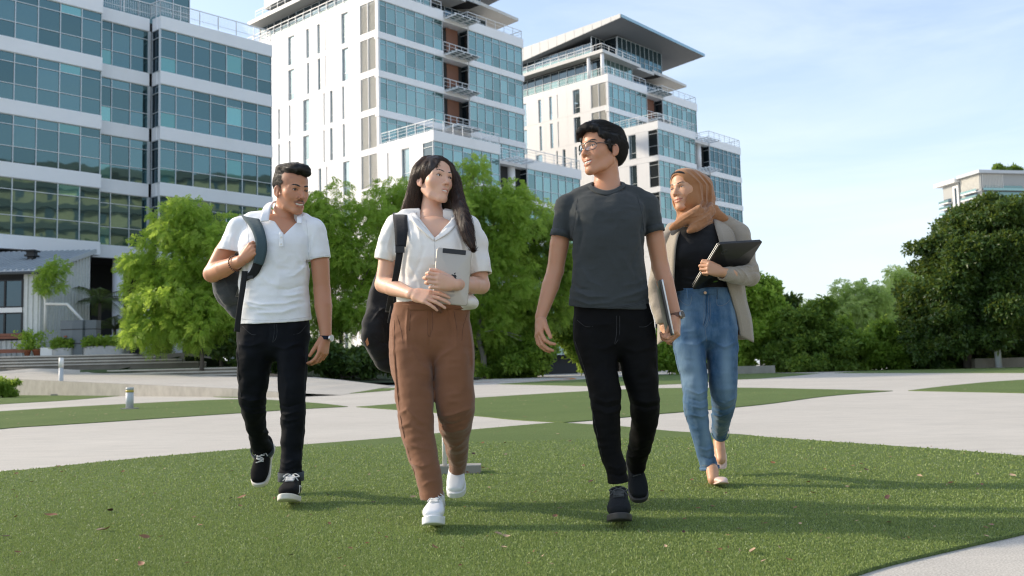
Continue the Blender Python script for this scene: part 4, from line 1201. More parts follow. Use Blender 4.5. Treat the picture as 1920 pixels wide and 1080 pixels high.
# ------------------------------------------------------------------ bodies: smooth volumes turned into one continuous surface
def _n(v): v = np.asarray(v, float); return v / (np.linalg.norm(v) + 1e-12)
def smin(a, b, k):
    if k <= 0: return np.minimum(a, b)
    h = np.clip(.5 + .5 * (b - a) / k, 0, 1)
    return b + (a - b) * h - k * h * (1 - h)
def smax(a, b, k): return -smin(-a, -b, k)
class Vol:
    def __init__(s, lo, hi, h):
        s.lo = np.asarray(lo, float); s.h = h
        s.n = np.maximum(4, np.ceil((np.asarray(hi) - s.lo) / h).astype(int) + 1)
        s.a = np.full(s.n, .08, np.float32)
        s.ax = [(s.lo[i] + h * np.arange(s.n[i])).astype(np.float32) for i in range(3)]
    def win(s, lo, hi):
        i0 = np.clip(np.floor((np.asarray(lo) - s.lo) / s.h).astype(int), 0, s.n); i1 = np.clip(np.ceil((np.asarray(hi) - s.lo) / s.h).astype(int) + 1, 0, s.n)
        if (i1 <= i0).any(): return None
        sl = tuple(slice(a, b) for a, b in zip(i0, i1))
        X = s.ax[0][sl[0]][:, None, None]; Y = s.ax[1][sl[1]][None, :, None]; Z = s.ax[2][sl[2]][None, None, :]
        return sl, X, Y, Z
    def put(s, fn, lo, hi, k=.0, op='add'):
        pad = .02 + k
        w = s.win(np.asarray(lo) - pad, np.asarray(hi) + pad)
        if w is None: return s
        sl, X, Y, Z = w
        d = fn(X, Y, Z).astype(np.float32); o = s.a[sl]
        if op == 'add': s.a[sl] = smin(o, d, k)
        elif op == 'sub': s.a[sl] = smax(o, -d, k)
        elif op == 'and': s.a[sl] = smax(o, d, k)
        return s
    def cap(s, a, b, ra, rb=None, k=.01, op='add', sq=None):
        """A tapering round-ended bar; sq=(axis, factor) flattens it along that axis."""
        a, b = np.asarray(a, float), np.asarray(b, float); rb = ra if rb is None else rb
        ab = b - a; L2 = max(ab @ ab, 1e-10)
        def f(X, Y, Z):
            px, py, pz = X - a[0], Y - a[1], Z - a[2]
            t = np.clip((px * ab[0] + py * ab[1] + pz * ab[2]) / L2, 0, 1)
            dx, dy, dz = px - t * ab[0], py - t * ab[1], pz - t * ab[2]
            if sq is not None:
                e, q = sq; c = dx * e[0] + dy * e[1] + dz * e[2]
                dx, dy, dz = dx + c * e[0] * (1 / q - 1), dy + c * e[1] * (1 / q - 1), dz + c * e[2] * (1 / q - 1)
            return np.sqrt(dx * dx + dy * dy + dz * dz) - (ra + (rb - ra) * t)
        r = max(ra, rb)
        return s.put(f, np.minimum(a, b) - r, np.maximum(a, b) + r, k, op)
    def group(s, fn, lo, hi, k, op):
        """Draws several bars as one body (hard union), then blends that body in once."""
        pad = .03 + k; w = s.win(np.asarray(lo) - pad, np.asarray(hi) + pad)
        if w is None: return s
        sl = w[0]; keep = s.a; tmp = np.full(s.n, .08, np.float32) if False else None
        s.a = keep.copy() if False else np.full_like(keep, .08); fn(); d = s.a[sl].copy(); s.a = keep; o = s.a[sl]
        s.a[sl] = smin(o, d, k) if op == 'add' else smax(o, -d, k)
        return s
    def chain(s, pts, rad, k=.01, op='add', sq=None, ik=.003):
        pts = np.asarray(pts, float); R = np.broadcast_to(np.asarray(rad, float), (len(pts),)); r = R.max()
        def fn():
            for i in range(len(pts) - 1): s.cap(pts[i], pts[i + 1], R[i], R[i + 1], ik if i else 0, 'add', sq)
        return s.group(fn, pts.min(0) - r, pts.max(0) + r, k, op)
    def ell(s, c, r, k=.01, op='add', R=None):
        c, r = np.asarray(c, float), np.asarray(r, float)
        def f(X, Y, Z):
            px, py, pz = X - c[0], Y - c[1], Z - c[2]
            if R is not None: px, py, pz = (px * R[0][i] + py * R[1][i] + pz * R[2][i] for i in range(3))
            u0, u1, u2 = px / r[0], py / r[1], pz / r[2]
            k0 = np.sqrt(u0 * u0 + u1 * u1 + u2 * u2); k1 = np.sqrt((u0 / r[0]) ** 2 + (u1 / r[1]) ** 2 + (u2 / r[2]) ** 2)
            return k0 * (k0 - 1) / np.maximum(k1, 1e-6)
        m = r.max() if R is not None else r
        return s.put(f, c - m, c + m, k, op)
    def box(s, c, hs, R=None, rnd=.004, k=.0, op='add'):
        c, hs = np.asarray(c, float), np.asarray(hs, float)
        def f(X, Y, Z):
            px, py, pz = X - c[0], Y - c[1], Z - c[2]
            if R is not None: px, py, pz = (px * R[0][i] + py * R[1][i] + pz * R[2][i] for i in range(3))
            q = [np.abs(p) - (e - rnd) for p, e in zip(np.broadcast_arrays(px, py, pz), hs)]
            o = np.sqrt(sum(np.maximum(v, 0) ** 2 for v in q)); return o + np.minimum(np.maximum(np.maximum(q[0], q[1]), q[2]), 0) - rnd
        m = np.linalg.norm(hs)
        return s.put(f, c - m, c + m, k, op)
    def sweep(s, cen, ha, hb, ex=(1, 0, 0), k=.012, n=3, p=2.0, op='add'):
        """An oval tube through centres cen: half widths ha along ex, half depths hb across."""
        cen = np.asarray(cen, float); m = len(cen)
        ha = np.broadcast_to(np.asarray(ha, float), (m,)); hb = np.broadcast_to(np.asarray(hb, float), (m,))
        EX = np.broadcast_to(np.asarray(ex, float), (m, 3))
        full = catmull(np.column_stack([cen, ha, hb, EX]), n) if n > 1 else np.column_stack([cen, ha, hb, EX])
        R_ = max(full[:, 3].max(), full[:, 4].max())
        return s.group(lambda: s._sweep(full, p), full[:, :3].min(0) - R_, full[:, :3].max(0) + R_, k, op)
    def _sweep(s, full, p):
        for i in range(len(full) - 1):
            A, B = full[i], full[i + 1]; a, b = A[:3], B[:3]; ab = b - a; L2 = max(ab @ ab, 1e-10); t_ = _n(ab)
            x = (A[5:] + B[5:]) / 2; x = _n(x - t_ * (x @ t_)); y = np.cross(t_, x)
            def f(X, Y, Z):
                px, py, pz = X - a[0], Y - a[1], Z - a[2]
                t = np.clip((px * ab[0] + py * ab[1] + pz * ab[2]) / L2, 0, 1)
                dx, dy, dz = px - t * ab[0], py - t * ab[1], pz - t * ab[2]
                u = dx * x[0] + dy * x[1] + dz * x[2]; v = dx * y[0] + dy * y[1] + dz * y[2]; w = dx * t_[0] + dy * t_[1] + dz * t_[2]
                ra = A[3] + (B[3] - A[3]) * t; rb = A[4] + (B[4] - A[4]) * t; rc = np.minimum(ra, rb)
                u0, v0, w0 = u / ra, v / rb, w / rc
                if p == 2.0: k0 = np.sqrt(u0 * u0 + v0 * v0 + w0 * w0)
                else: k0 = np.sqrt((np.abs(u0) ** p + np.abs(v0) ** p) ** (2 / p) + w0 * w0)
                k1 = np.sqrt((u0 / ra) ** 2 + (v0 / rb) ** 2 + (w0 / rc) ** 2)
                return k0 * (k0 - 1) / np.maximum(k1, 1e-4)
            r = max(A[3], B[3], A[4], B[4])
            s.put(f, np.minimum(a, b) - r, np.maximum(a, b) + r, .003 if i else 0)
        return s
    def cut(s, pt, nrm, R=.3, hollow=.0, th=.010, k=.002):
        """Cuts away what lies beyond a plane, within R of the point; hollow scoops the open end out."""
        pt = np.asarray(pt, float); nrm = _n(nrm)
        w = s.win(pt - R, pt + R)
        if w is None: return s
        sl, X, Y, Z = w
        c = ((X - pt[0]) * nrm[0] + (Y - pt[1]) * nrm[1] + (Z - pt[2]) * nrm[2]).astype(np.float32)
        rr = (X - pt[0]) ** 2 + (Y - pt[1]) ** 2 + (Z - pt[2]) ** 2
        d0 = s.a[sl].copy(); d = smax(d0, c, k)
        if hollow: d = np.maximum(d, -np.maximum(d0 + th, -(c + hollow)))
        s.a[sl] = np.where(rr < R * R, d, d0)
        return s
    def fold(s, pts, amp, w, front=None, plane=(0, 2)):
        """A crease or ridge drawn on the front of a garment along a path seen in x and z."""
        pts = np.asarray(pts, float); i, j = plane
        lo = pts.min(0) - 3 * w; hi = pts.max(0) + 3 * w
        for q in range(3):
            if q not in plane: lo[q] = s.lo[q]; hi[q] = (front if front is not None else s.lo[q] + s.h * s.n[q])
        W = s.win(lo, hi)
        if W is None: return s
        sl, *C = W; U, V = C[i], C[j]; best = None
        m = len(pts); cum = np.r_[0, np.cumsum(np.linalg.norm(np.diff(pts[:, [i, j]], axis=0), axis=1))]; tot = cum[-1] + 1e-9
        for q in range(m - 1):
            a, b = pts[q][[i, j]], pts[q + 1][[i, j]]; ab = b - a; L2 = ab @ ab + 1e-12
            t = np.clip(((U - a[0]) * ab[0] + (V - a[1]) * ab[1]) / L2, 0, 1)
            d = np.sqrt((U - a[0] - t * ab[0]) ** 2 + (V - a[1] - t * ab[1]) ** 2)
            f = (cum[q] + t * math.sqrt(L2)) / tot
            g = (.55 * np.exp(-d / (.75 * w)) + .45 * np.exp(-(d / w) ** 2)) * np.clip(4 * f * (1 - f) + .15, 0, 1)
            best = g if best is None else np.maximum(best, g)
        s.a[sl] -= (amp * best).astype(np.float32)
        return s
    def rough(s, amp, size, seed=0, stretch=(1, 1, 1), ridge=False):
        r = np.random.default_rng(seed); n = np.ceil((s.n * s.h) / (size * np.asarray(stretch))).astype(int) + 3
        g = r.normal(size=n).astype(np.float32) * .5
        def lin(g, axis, m, st):
            c = np.arange(m) * s.h / (size * st); i = np.floor(c).astype(int); f = c - i; f = f * f * (3 - 2 * f)
            sh = [1, 1, 1]; sh[axis] = m; f = f.reshape(sh).astype(np.float32)
            return np.take(g, i, axis) * (1 - f) + np.take(g, i + 1, axis) * f
        for ax in range(3): g = lin(g, ax, s.n[ax], stretch[ax])
        s.a += amp * ((np.abs(g) * 2 - .5) if ridge else g)
        return s
    def sample(s, P):
        q = (np.asarray(P) - s.lo) / s.h; i = np.clip(np.floor(q).astype(int), 0, s.n - 2); f = np.clip(q - i, 0, 1); o = 0
        for a in (0, 1):
            for b in (0, 1):
                for c in (0, 1):
                    o = o + s.a[i[:, 0] + a, i[:, 1] + b, i[:, 2] + c] * (f[:, 0] if a else 1 - f[:, 0]) * (f[:, 1] if b else 1 - f[:, 1]) * (f[:, 2] if c else 1 - f[:, 2])
        return o
    def mesh(s, relax=1):
        a = s.a; ins = a < 0
        cnt = np.zeros(s.n - 1, np.int8)
        for dx in (0, 1):
            for dy in (0, 1):
                for dz in (0, 1): cnt += ins[dx:dx + s.n[0] - 1, dy:dy + s.n[1] - 1, dz:dz + s.n[2] - 1]
        act = (cnt > 0) & (cnt < 8); idx = np.argwhere(act)
        vid = np.full(s.n - 1, -1, np.int32); vid[act] = np.arange(len(idx))
        acc = np.zeros((len(idx), 3), np.float32); num = np.zeros(len(idx), np.float32)
        cor = [(x, y, z) for x in (0, 1) for y in (0, 1) for z in (0, 1)]
        val = {c: a[idx[:, 0] + c[0], idx[:, 1] + c[1], idx[:, 2] + c[2]] for c in cor}
        for c in cor:
            for ax in range(3):
                if c[ax] == 0:
                    e = list(c); e[ax] = 1; e = tuple(e); A, B = val[c], val[e]; m = (A < 0) != (B < 0)
                    t = np.where(m, A / np.where(m, A - B, 1), 0)
                    p = np.tile(np.array(c, np.float32), (len(idx), 1)); p[:, ax] += t
                    acc += p * m[:, None]; num += m
        P = idx + acc / np.maximum(num, 1)[:, None]
        quads = []
        for ax in range(3):
            o1, o2 = [q for q in range(3) if q != ax]
            sa = [slice(1, -1)] * 3; sb = [slice(1, -1)] * 3; sa[ax] = slice(0, -1); sb[ax] = slice(1, None)
            A, B = ins[tuple(sa)], ins[tuple(sb)]
            e = np.argwhere(A != B)
            if not len(e): continue
            ofs = np.ones(3, int); ofs[ax] = 0; g = e + ofs; flip = A[e[:, 0], e[:, 1], e[:, 2]]
            def cell(d1, d2):
                q = g.copy(); q[:, o1] -= d1; q[:, o2] -= d2; return vid[q[:, 0], q[:, 1], q[:, 2]]
            Q = np.stack([cell(1, 1), cell(0, 1), cell(0, 0), cell(1, 0)], 1)
            if ax == 1: flip = ~flip
            Q[~flip] = Q[~flip][:, ::-1]; quads.append(Q)
        Q = np.concatenate(quads); Q = Q[(Q >= 0).all(1)]
        for _ in range(relax):
            S = np.zeros_like(P); N = np.zeros(len(P), np.float32)
            for u in range(4):
                x, y = Q[:, u], Q[:, (u + 1) % 4]
                for i in range(3):
                    S[:, i] += np.bincount(x, P[y, i], len(P)) + np.bincount(y, P[x, i], len(P))
                N += np.bincount(x, minlength=len(P)) + np.bincount(y, minlength=len(P))
            P = P * .5 + .5 * S / np.maximum(N, 1)[:, None]
        return (s.lo + P * s.h).astype(np.float32), Q

def vee(v, bottom, top_z, half, depth=.2):
    """Opens a V from a point at the bottom up to a height."""
    b = np.asarray(bottom, float)
    v.put(lambda X, Y, Z: np.maximum(np.maximum((np.abs(X - b[0]) - half * (Z - b[2]) / (top_z - b[2])) * .8, Y - b[1] - depth), Z - top_z), (b[0] - half, b[1] - .1, b[2] - .01), (b[0] + half, b[1] + depth, top_z), .003, 'sub')
class Frame:
    """A turned local frame: columns are its x, y and z axes in the world."""
    def __init__(s, o, x, y, z): s.o = np.asarray(o, float); s.M = np.column_stack([x, y, z])
    def w(s, p): return np.asarray(p, float) @ s.M.T + s.o
    def l(s, p): return (np.asarray(p, float) - s.o) @ s.M
def head_frame(o, yaw, pitch, roll, scale=1.0):
    """yaw: degrees turned to the picture's right; pitch: up; roll: top of the head leaning to the picture's right."""
    y, p, r = (math.radians(v) for v in (yaw, pitch, roll))
    fwd = np.array([math.sin(y) * math.cos(p), -math.cos(y) * math.cos(p), math.sin(p)])
    right = np.array([-math.cos(y), -math.sin(y), 0.0]); up = np.cross(right, fwd)
    q = math.cos(r) * right + math.sin(r) * up; u = -math.sin(r) * right + math.cos(r) * up
    f = Frame(o, q, fwd, u); f.M = f.M * scale; f.s = scale
    f.w = lambda p: np.asarray(p, float) @ f.M.T + f.o
    f.l = lambda p: (np.asarray(p, float) - f.o) @ f.M / scale ** 2
    return f

def obj_from(name, V, Q, mat, parent, attrs=None, smooth=True):
    me = np_mesh(name, V, Q, smooth, attrs)
    return link(name, me, mat, parent)
def vol_obj(name, vol, mat, parent, frame=None, attrs=None, relax=1):
    V, Q = vol.mesh(relax)
    A = attrs(V) if attrs else None
    W = frame.w(V) if frame is not None else V
    return obj_from(name, W, Q, mat, parent, A)

# ------------------------------------------------------------------ skin, cloth and hair
def mat_skin(name, base, flush, dark):
    t = NT(name); c = t.coord("Object")
    a = t.mix(t.attr("lip", "Fac"), base, flush)
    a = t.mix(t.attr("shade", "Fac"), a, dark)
    n = t.noise(c, 38, 5, .6); n2 = t.noise(c, 420, 2, .6)
    a = t.mix(t.rng(n, .3, .7, 0, .22), a, tuple(x * y for x, y in zip(base, (1.12, .86, .80))))
    t.P(Base_Color=a, Roughness=t.rng(n, .3, .7, .36, .52)); t.p.inputs["Specular IOR Level"].default_value = .42
    t.p.inputs["Subsurface Weight"].default_value = .16; t.p.inputs["Subsurface Radius"].default_value = (.011, .0042, .002); t.p.inputs["Subsurface Scale"].default_value = 1.0
    t.bump(n2, .18, .0008)
    return t.m
def mat_cloth(name, col, weave=900, rough=.85, var=.06, sheen=.25, bump=.25, alt=None):
    t = NT(name); c = t.coord("Object")
    f = t.noise(c, weave, 2, .8); big = t.noise(c, 7, 4, .6)
    k = t.mix(t.rng(f, .3, .7, 0, 1), tuple(x * (1 - var * 2) for x in col), tuple(min(1, x * (1 + var * 2)) for x in (alt or col)))
    k = t.mix(t.rng(big, .35, .7, 0, .16), k, tuple(x * .82 for x in col))
    t.P(Base_Color=k, Roughness=rough); t.p.inputs["Specular IOR Level"].default_value = .2
    t.p.inputs["Sheen Weight"].default_value = sheen; t.p.inputs["Sheen Roughness"].default_value = .5
    mid = t.noise(c, 60, 4, .6)
    t.bump(t.math('ADD', f, t.math('MULTIPLY', mid, 2.2)), bump, .0022)
    return t.m
def mat_denim(name, col, fade, dark, sheen=.15):
    t = NT(name); c = t.coord("Object")
    f = t.noise(t.coord("Object", (1, 1, .35)), 700, 2, .8); big = t.noise(t.coord("Object", (1, 1, .5)), 9, 5, .65)
    k = t.mix(t.rng(f, .35, .65, 0, 1), tuple(x * .8 for x in col), tuple(x * 1.25 for x in col))
    k = t.mix(t.rng(big, .42, .75, 0, .55), k, fade)
    k = t.mix(t.attr("fade", "Fac"), k, fade)
    k = t.mix(t.attr("dark", "Fac"), k, dark)
    t.P(Base_Color=k, Roughness=.8); t.p.inputs["Specular IOR Level"].default_value = .15; t.p.inputs["Sheen Weight"].default_value = sheen
    t.bump(f, .25, .002)
    return t.m
def mat_hair(name, c0, c1, rough=.36):
    t = NT(name)
    c = t.ramp(t.attr("tint", "Fac"), [(0, c0), (1, c1)])
    t.P(Base_Color=c, Roughness=rough); t.p.inputs["Specular IOR Level"].default_value = .55
    t.p.inputs["Anisotropic"].default_value = .6
    return t.m
def mat_eye():
    t = NT("eye"); t.P(Base_Color=t.attr("col", "Color"), Roughness=.08)
    t.p.inputs["Specular IOR Level"].default_value = .6
    return t.m
M_EYE = mat_eye()
M_TEETH = plain("teeth", (.78, .74, .66), .25, var=.02)
M_MOUTH = plain("mouth_inside", (.10, .02, .02), .6)

def strands(name, roots, paths_fn, r0, mat, parent, tint=None, nseg=None, sides=3):
    """Hair: thin tapering tubes along the given paths (n, m, 3)."""
    P = paths_fn if isinstance(paths_fn, np.ndarray) else paths_fn(roots)
    n, m, _ = P.shape
    tg = np.gradient(P, axis=1); tg /= np.linalg.norm(tg, axis=2, keepdims=True) + 1e-9
    ref = RNG.normal(size=(n, 1, 3)); x = np.cross(tg, ref); x /= np.linalg.norm(x, axis=2, keepdims=True) + 1e-9; y = np.cross(tg, x)
    rad = r0 * np.interp(np.linspace(0, 1, m), [0, .15, .6, 1], [.7, 1, .8, .12])[None, :, None] * (.6 + .8 * RNG.random((n, 1, 1)))
    rings = [P + rad * (math.cos(a) * x + math.sin(a) * y) for a in np.arange(sides) * 2 * math.pi / sides]
    V = np.stack(rings, 2).reshape(-1, 3)
    i, j, k = np.meshgrid(np.arange(n), np.arange(m - 1), np.arange(sides), indexing='ij'); i, j, k = i.ravel(), j.ravel(), k.ravel(); k2 = (k + 1) % sides
    b = i * m * sides
    Q = np.stack([b + j * sides + k, b + j * sides + k2, b + (j + 1) * sides + k2, b + (j + 1) * sides + k], 1)
    tt = (RNG.random(n) if tint is None else tint); tt = np.repeat(tt, m * sides)
    return obj_from(name, V, Q, mat, parent, {"tint": tt})
def surface_strands(name, vol, frame, flow, n, length, lift, r0, mat, parent, m=7, keep=None, wave=.0, seed=0):
    """Hair lying on a hair volume: each strand starts on its surface and runs along a flow, hugging the surface."""
    rng = np.random.default_rng(seed)
    V, Q = vol.mesh(0); i = rng.integers(len(V), size=n); p = V[i].astype(float)
    if keep is not None: k = keep(p); p = p[k]
    n = len(p); pts = [p.copy()]; L = length * (.6 + .8 * rng.random(n))[:, None]; e = .002
    ph = rng.random((n, 1)) * 6.28
    for st in range(m - 1):
        d = flow(p); g = np.stack([vol.sample(p + np.eye(3)[a] * e) - vol.sample(p - np.eye(3)[a] * e) for a in range(3)], 1); g /= np.linalg.norm(g, axis=1, keepdims=True) + 1e-9
        d = d - g * np.sum(d * g, 1, keepdims=True); d /= np.linalg.norm(d, axis=1, keepdims=True) + 1e-9
        sd = np.cross(g, d)
        p = p + (d + wave * sd * np.sin(ph + st * 1.1)) * L / (m - 1)
        p = p - g * (vol.sample(p)[:, None] - lift * (.3 + st / (m - 1)))
        pts.append(p.copy())
    P = np.stack(pts, 1)
    return strands(name, None, frame.w(P.reshape(-1, 3)).reshape(P.shape), r0, mat, parent)

def face_volume(fr, h=.0021, neck=None, opt={}):
    """A head in its own frame: x to the person's right, y forward, z up; eyes at z = 0. neck: list of (world point, radius) down to the chest."""
    o = dict(w=1.0, jaw=1.0, chin=1.0, nose=1.0, cheek=1.0, smile=0.0, open=0.0, lips=1.0, eye=.0052, eyetilt=.0, brow=1.0, ears=True, noselen=1.0)
    o.update(opt); W = o['w']; S = o['smile']; OP = o['open']
    nl = [fr.l(p) for p, *_ in (neck or [])]
    lo = np.array([-.11, -.135, -.15]); hi = np.array([.11, .14, .145])
    for q, (p, *r) in zip(nl, neck or []): rr = max(r[0], r[1] if len(r) > 1 else 0) + .012; lo = np.minimum(lo, q - rr); hi = np.maximum(hi, q + rr)
    v = Vol(lo, hi, h)
    v.ell((0, -.018, .036), (.0745 * W, .097, .084), 0)
    v.ell((0, .028, .042), (.0615 * W, .063, .060), .03)
    v.ell((0, .030, -.030), (.0600 * W, .066, .076), .03)
    for s in (-1, 1):
        v.ell((s * .043 * W, .050, -.024 + .004 * S), (.022, .022 + .003 * S, .019 + .002 * S), .025 * o['cheek'])
        v.chain([(s * .053 * W * o['jaw'], -.006, -.052), (s * .043 * W * o['jaw'], .030, -.088), (s * .016, .066, -.106)], [.019, .017, .014], .022)
    v.ell((0, .074, -.105), (.022 * o['chin'], .018, .016), .018)
    v.ell((0, .074, -.070), (.028, .019, .026), .018)
    for s in (-1, 1):
        v.chain([(s * .010, .0875, .0155), (s * .030, .0840, .0185), (s * .048, .066, .0135)], [.0085, .0085, .007], .012 * o['brow'])
        v.ell((s * .0318, .103, -.002), (.0165, .0165, .0115), .012, 'sub')
        v.ell((s * .0318, .0745, -.001), (.0165, .0125, .0120), .007)
    # nose
    v.chain([(0, .0865, .012), (0, .098, -.012 * o['noselen']), (0, .1075, -.030 * o['noselen'])], [.0070, .0078, .0092], .010)
    v.ell((0, .1095, -.0355 * o['noselen']), (.0108 * o['nose'], .0105, .0098), .006)
    for s in (-1, 1):
        v.ell((s * (.0135 * o['nose'] + .0015 * S), .0965, -.0395 * o['noselen']), (.0080 * o['nose'], .0095, .0078), .005)
        v.ell((s * .0068, .1050, -.0460 * o['noselen']), (.0040, .0055, .0032), .003, 'sub')
    # mouth
    cw = .0235 + .0085 * S; cz = -.0685 + .0075 * S; cy = .079 - .0065 * S; lz = -.0785 - OP
    mid = .0935
    UL = [(-cw, cy, cz), (-cw * .5, mid - .0025, -.0662 + .0012 * S), (-.0045, mid + .0005, -.0640), (0, mid, -.0650), (.0045, mid + .0005, -.0640), (cw * .5, mid - .0025, -.0662 + .0012 * S), (cw, cy, cz)]
    LL = [(-cw * .95, cy, cz - .001), (-cw * .5, mid - .0035, lz + .0035), (0, mid - .001, lz), (cw * .5, mid - .0035, lz + .0035), (cw * .95, cy, cz - .001)]
    v.chain(UL, np.array([.0022, .0040, .0044, .0042, .0044, .0040, .0022]) * o['lips'], .004)
    v.chain(LL, np.array([.0020, .0044, .0054, .0044, .0020]) * o['lips'], .004)
    if OP > 0:
        v.chain([(-cw * .92, cy + .002, cz - .0012), (-cw * .55, mid - .004, -.0702 - OP * .30 + .0015 * S), (0, mid, -.0718 - OP * .45), (cw * .55, mid - .004, -.0702 - OP * .30 + .0015 * S), (cw * .92, cy + .002, cz - .0012)], [.0010, .0016 + OP * .40, .0018 + OP * .46, .0016 + OP * .40, .0010], .001, 'sub', ((0, 1.0, 0), 3.2))
    if OP <= 0:
        ml = [(-cw, cy + .004, cz - .0006), (-cw * .5, mid + .004, -.0705 + .0008 * S), (0, mid + .0055, -.0705), (cw * .5, mid + .004, -.0705 + .0008 * S), (cw, cy + .004, cz - .0006)]
        v.chain(ml, [.0014, .0018, .0020, .0018, .0014], .0025, 'sub')
    if S > 0:
        for s in (-1, 1):
            v.chain([(s * .0165, .104, -.036), (s * .0285, .0930, -.053), (s * (cw + .0065), .083, -.070)], [.0022, .0032, .0022], .006 * S, 'sub')
            v.ell((s * .0345, .0655, -.040), (.017, .016, .015), .014)
            v.chain([(s * .020, .098, -.013), (s * .034, .093, -.0155)], [.0012, .0012], .004, 'sub')
    # eye openings: an almond cut through the lids
    for s in (-1, 1):
        t = o['eyetilt'] * s
        v.chain([(s * .0205, .0905, -.0022), (s * .0300, .0945, -.0002), (s * .0425, .0845, .0004 + o['eyetilt'])], np.array([.0022, .0056, .0022]) * o['eye'] / .0046, .0015, 'sub')
    if o['ears']:
        for s in (-1, 1):
            a = math.radians(22) * s
            R = [[math.cos(a), -math.sin(a), 0], [math.sin(a), math.cos(a), 0], [0, 0, 1]]
            v.ell((s * .0775 * W, -.012, -.012), (.0075, .0165, .0285), .006, 'add', R)
            v.ell((s * .0745 * W, -.004, -.036), (.006, .0085, .0095), .006)
            v.ell((s * .0855 * W, -.009, -.010), (.0055, .0095, .0165), .004, 'sub', R)
    if neck:
        for i in range(len(neck) - 1):
            (p0, *r0), (p1, *r1) = neck[i], neck[i + 1]
            v.sweep([nl[i], nl[i + 1]], [r0[0], r1[0]], [r0[-1], r1[-1]], ex=fr.l(fr.o + np.array([1.0, 0, 0])) , k=.02, n=1)
    return v, dict(UL=UL, LL=LL, cw=cw, cz=cz, cy=cy, op=OP, smile=S)

def dist_poly(P, pts):
    pts = np.asarray(pts, float); best = np.full(len(P), 9.0)
    for a, b in zip(pts[:-1], pts[1:]):
        ab = b - a; t = np.clip(((P - a) @ ab) / (ab @ ab + 1e-12), 0, 1); best = np.minimum(best, np.linalg.norm(P - a - t[:, None] * ab, axis=1))
    return best
def face_attrs(info, beard=0.0, lipw=.0062, fade=None, fadew=.006, fadek=.8):
    def f(V):
        V = V.astype(float)
        d = np.minimum(dist_poly(V, info['UL']), dist_poly(V, info['LL']))
        lip = np.clip((lipw - d) / .0022, 0, 1) * (V[:, 1] > .06)
        ck = sum(np.exp(-(((V - np.array([s * .042, .062, -.030])) / np.array([.022, .03, .020])) ** 2).sum(1)) for s in (-1, 1)) * .30
        tip = np.exp(-(((V - np.array([0, .112, -.036])) / .013) ** 2).sum(1)) * .2
        ear = (np.abs(V[:, 0]) > .074) * (V[:, 2] < .03) * (V[:, 2] > -.05) * .25
        lip = np.clip(lip * 1.0 + ck * .8 + tip + ear, 0, 1)
        sh = np.zeros(len(V))
        if beard:
            m = np.exp(-(dist_poly(V, [(-.026, .083, -.062), (-.012, .097, -.054), (0, .098, -.053), (.012, .097, -.054), (.026, .083, -.062)]) / .0062) ** 2)
            j = np.exp(-(((V - np.array([0, .080, -.100])) / np.array([.022, .022, .014])) ** 2).sum(1)) * .45
            sh = np.clip(m + j, 0, 1) * beard
        # lids darker by the lashes; shade painted into smile creases, nostrils and mouth line
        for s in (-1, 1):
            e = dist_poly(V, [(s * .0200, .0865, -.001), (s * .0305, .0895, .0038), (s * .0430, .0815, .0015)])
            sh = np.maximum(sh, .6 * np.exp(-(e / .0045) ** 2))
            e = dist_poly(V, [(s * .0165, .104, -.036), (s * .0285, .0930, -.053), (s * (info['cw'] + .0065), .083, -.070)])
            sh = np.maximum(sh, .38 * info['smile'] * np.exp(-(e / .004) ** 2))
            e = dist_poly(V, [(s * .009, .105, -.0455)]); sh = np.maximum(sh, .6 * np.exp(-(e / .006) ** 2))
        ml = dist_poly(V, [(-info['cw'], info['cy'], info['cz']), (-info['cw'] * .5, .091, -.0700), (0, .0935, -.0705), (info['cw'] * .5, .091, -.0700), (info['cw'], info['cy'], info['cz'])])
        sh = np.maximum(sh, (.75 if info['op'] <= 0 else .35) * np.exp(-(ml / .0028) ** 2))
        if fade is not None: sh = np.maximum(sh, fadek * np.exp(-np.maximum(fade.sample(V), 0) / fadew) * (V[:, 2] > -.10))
        return {"lip": lip, "shade": sh}
    return f
def surf_y(v, x, z, y0=.135, y1=.02):
    ys = np.linspace(y0, y1, 240); d = v.sample(np.column_stack([np.full(240, x), ys, np.full(240, z)])); return ys[np.argmax(d < 0)]
def on_face(v, pts, lift=0.0): return [(x, surf_y(v, x, z) + lift, z) for x, z in pts]
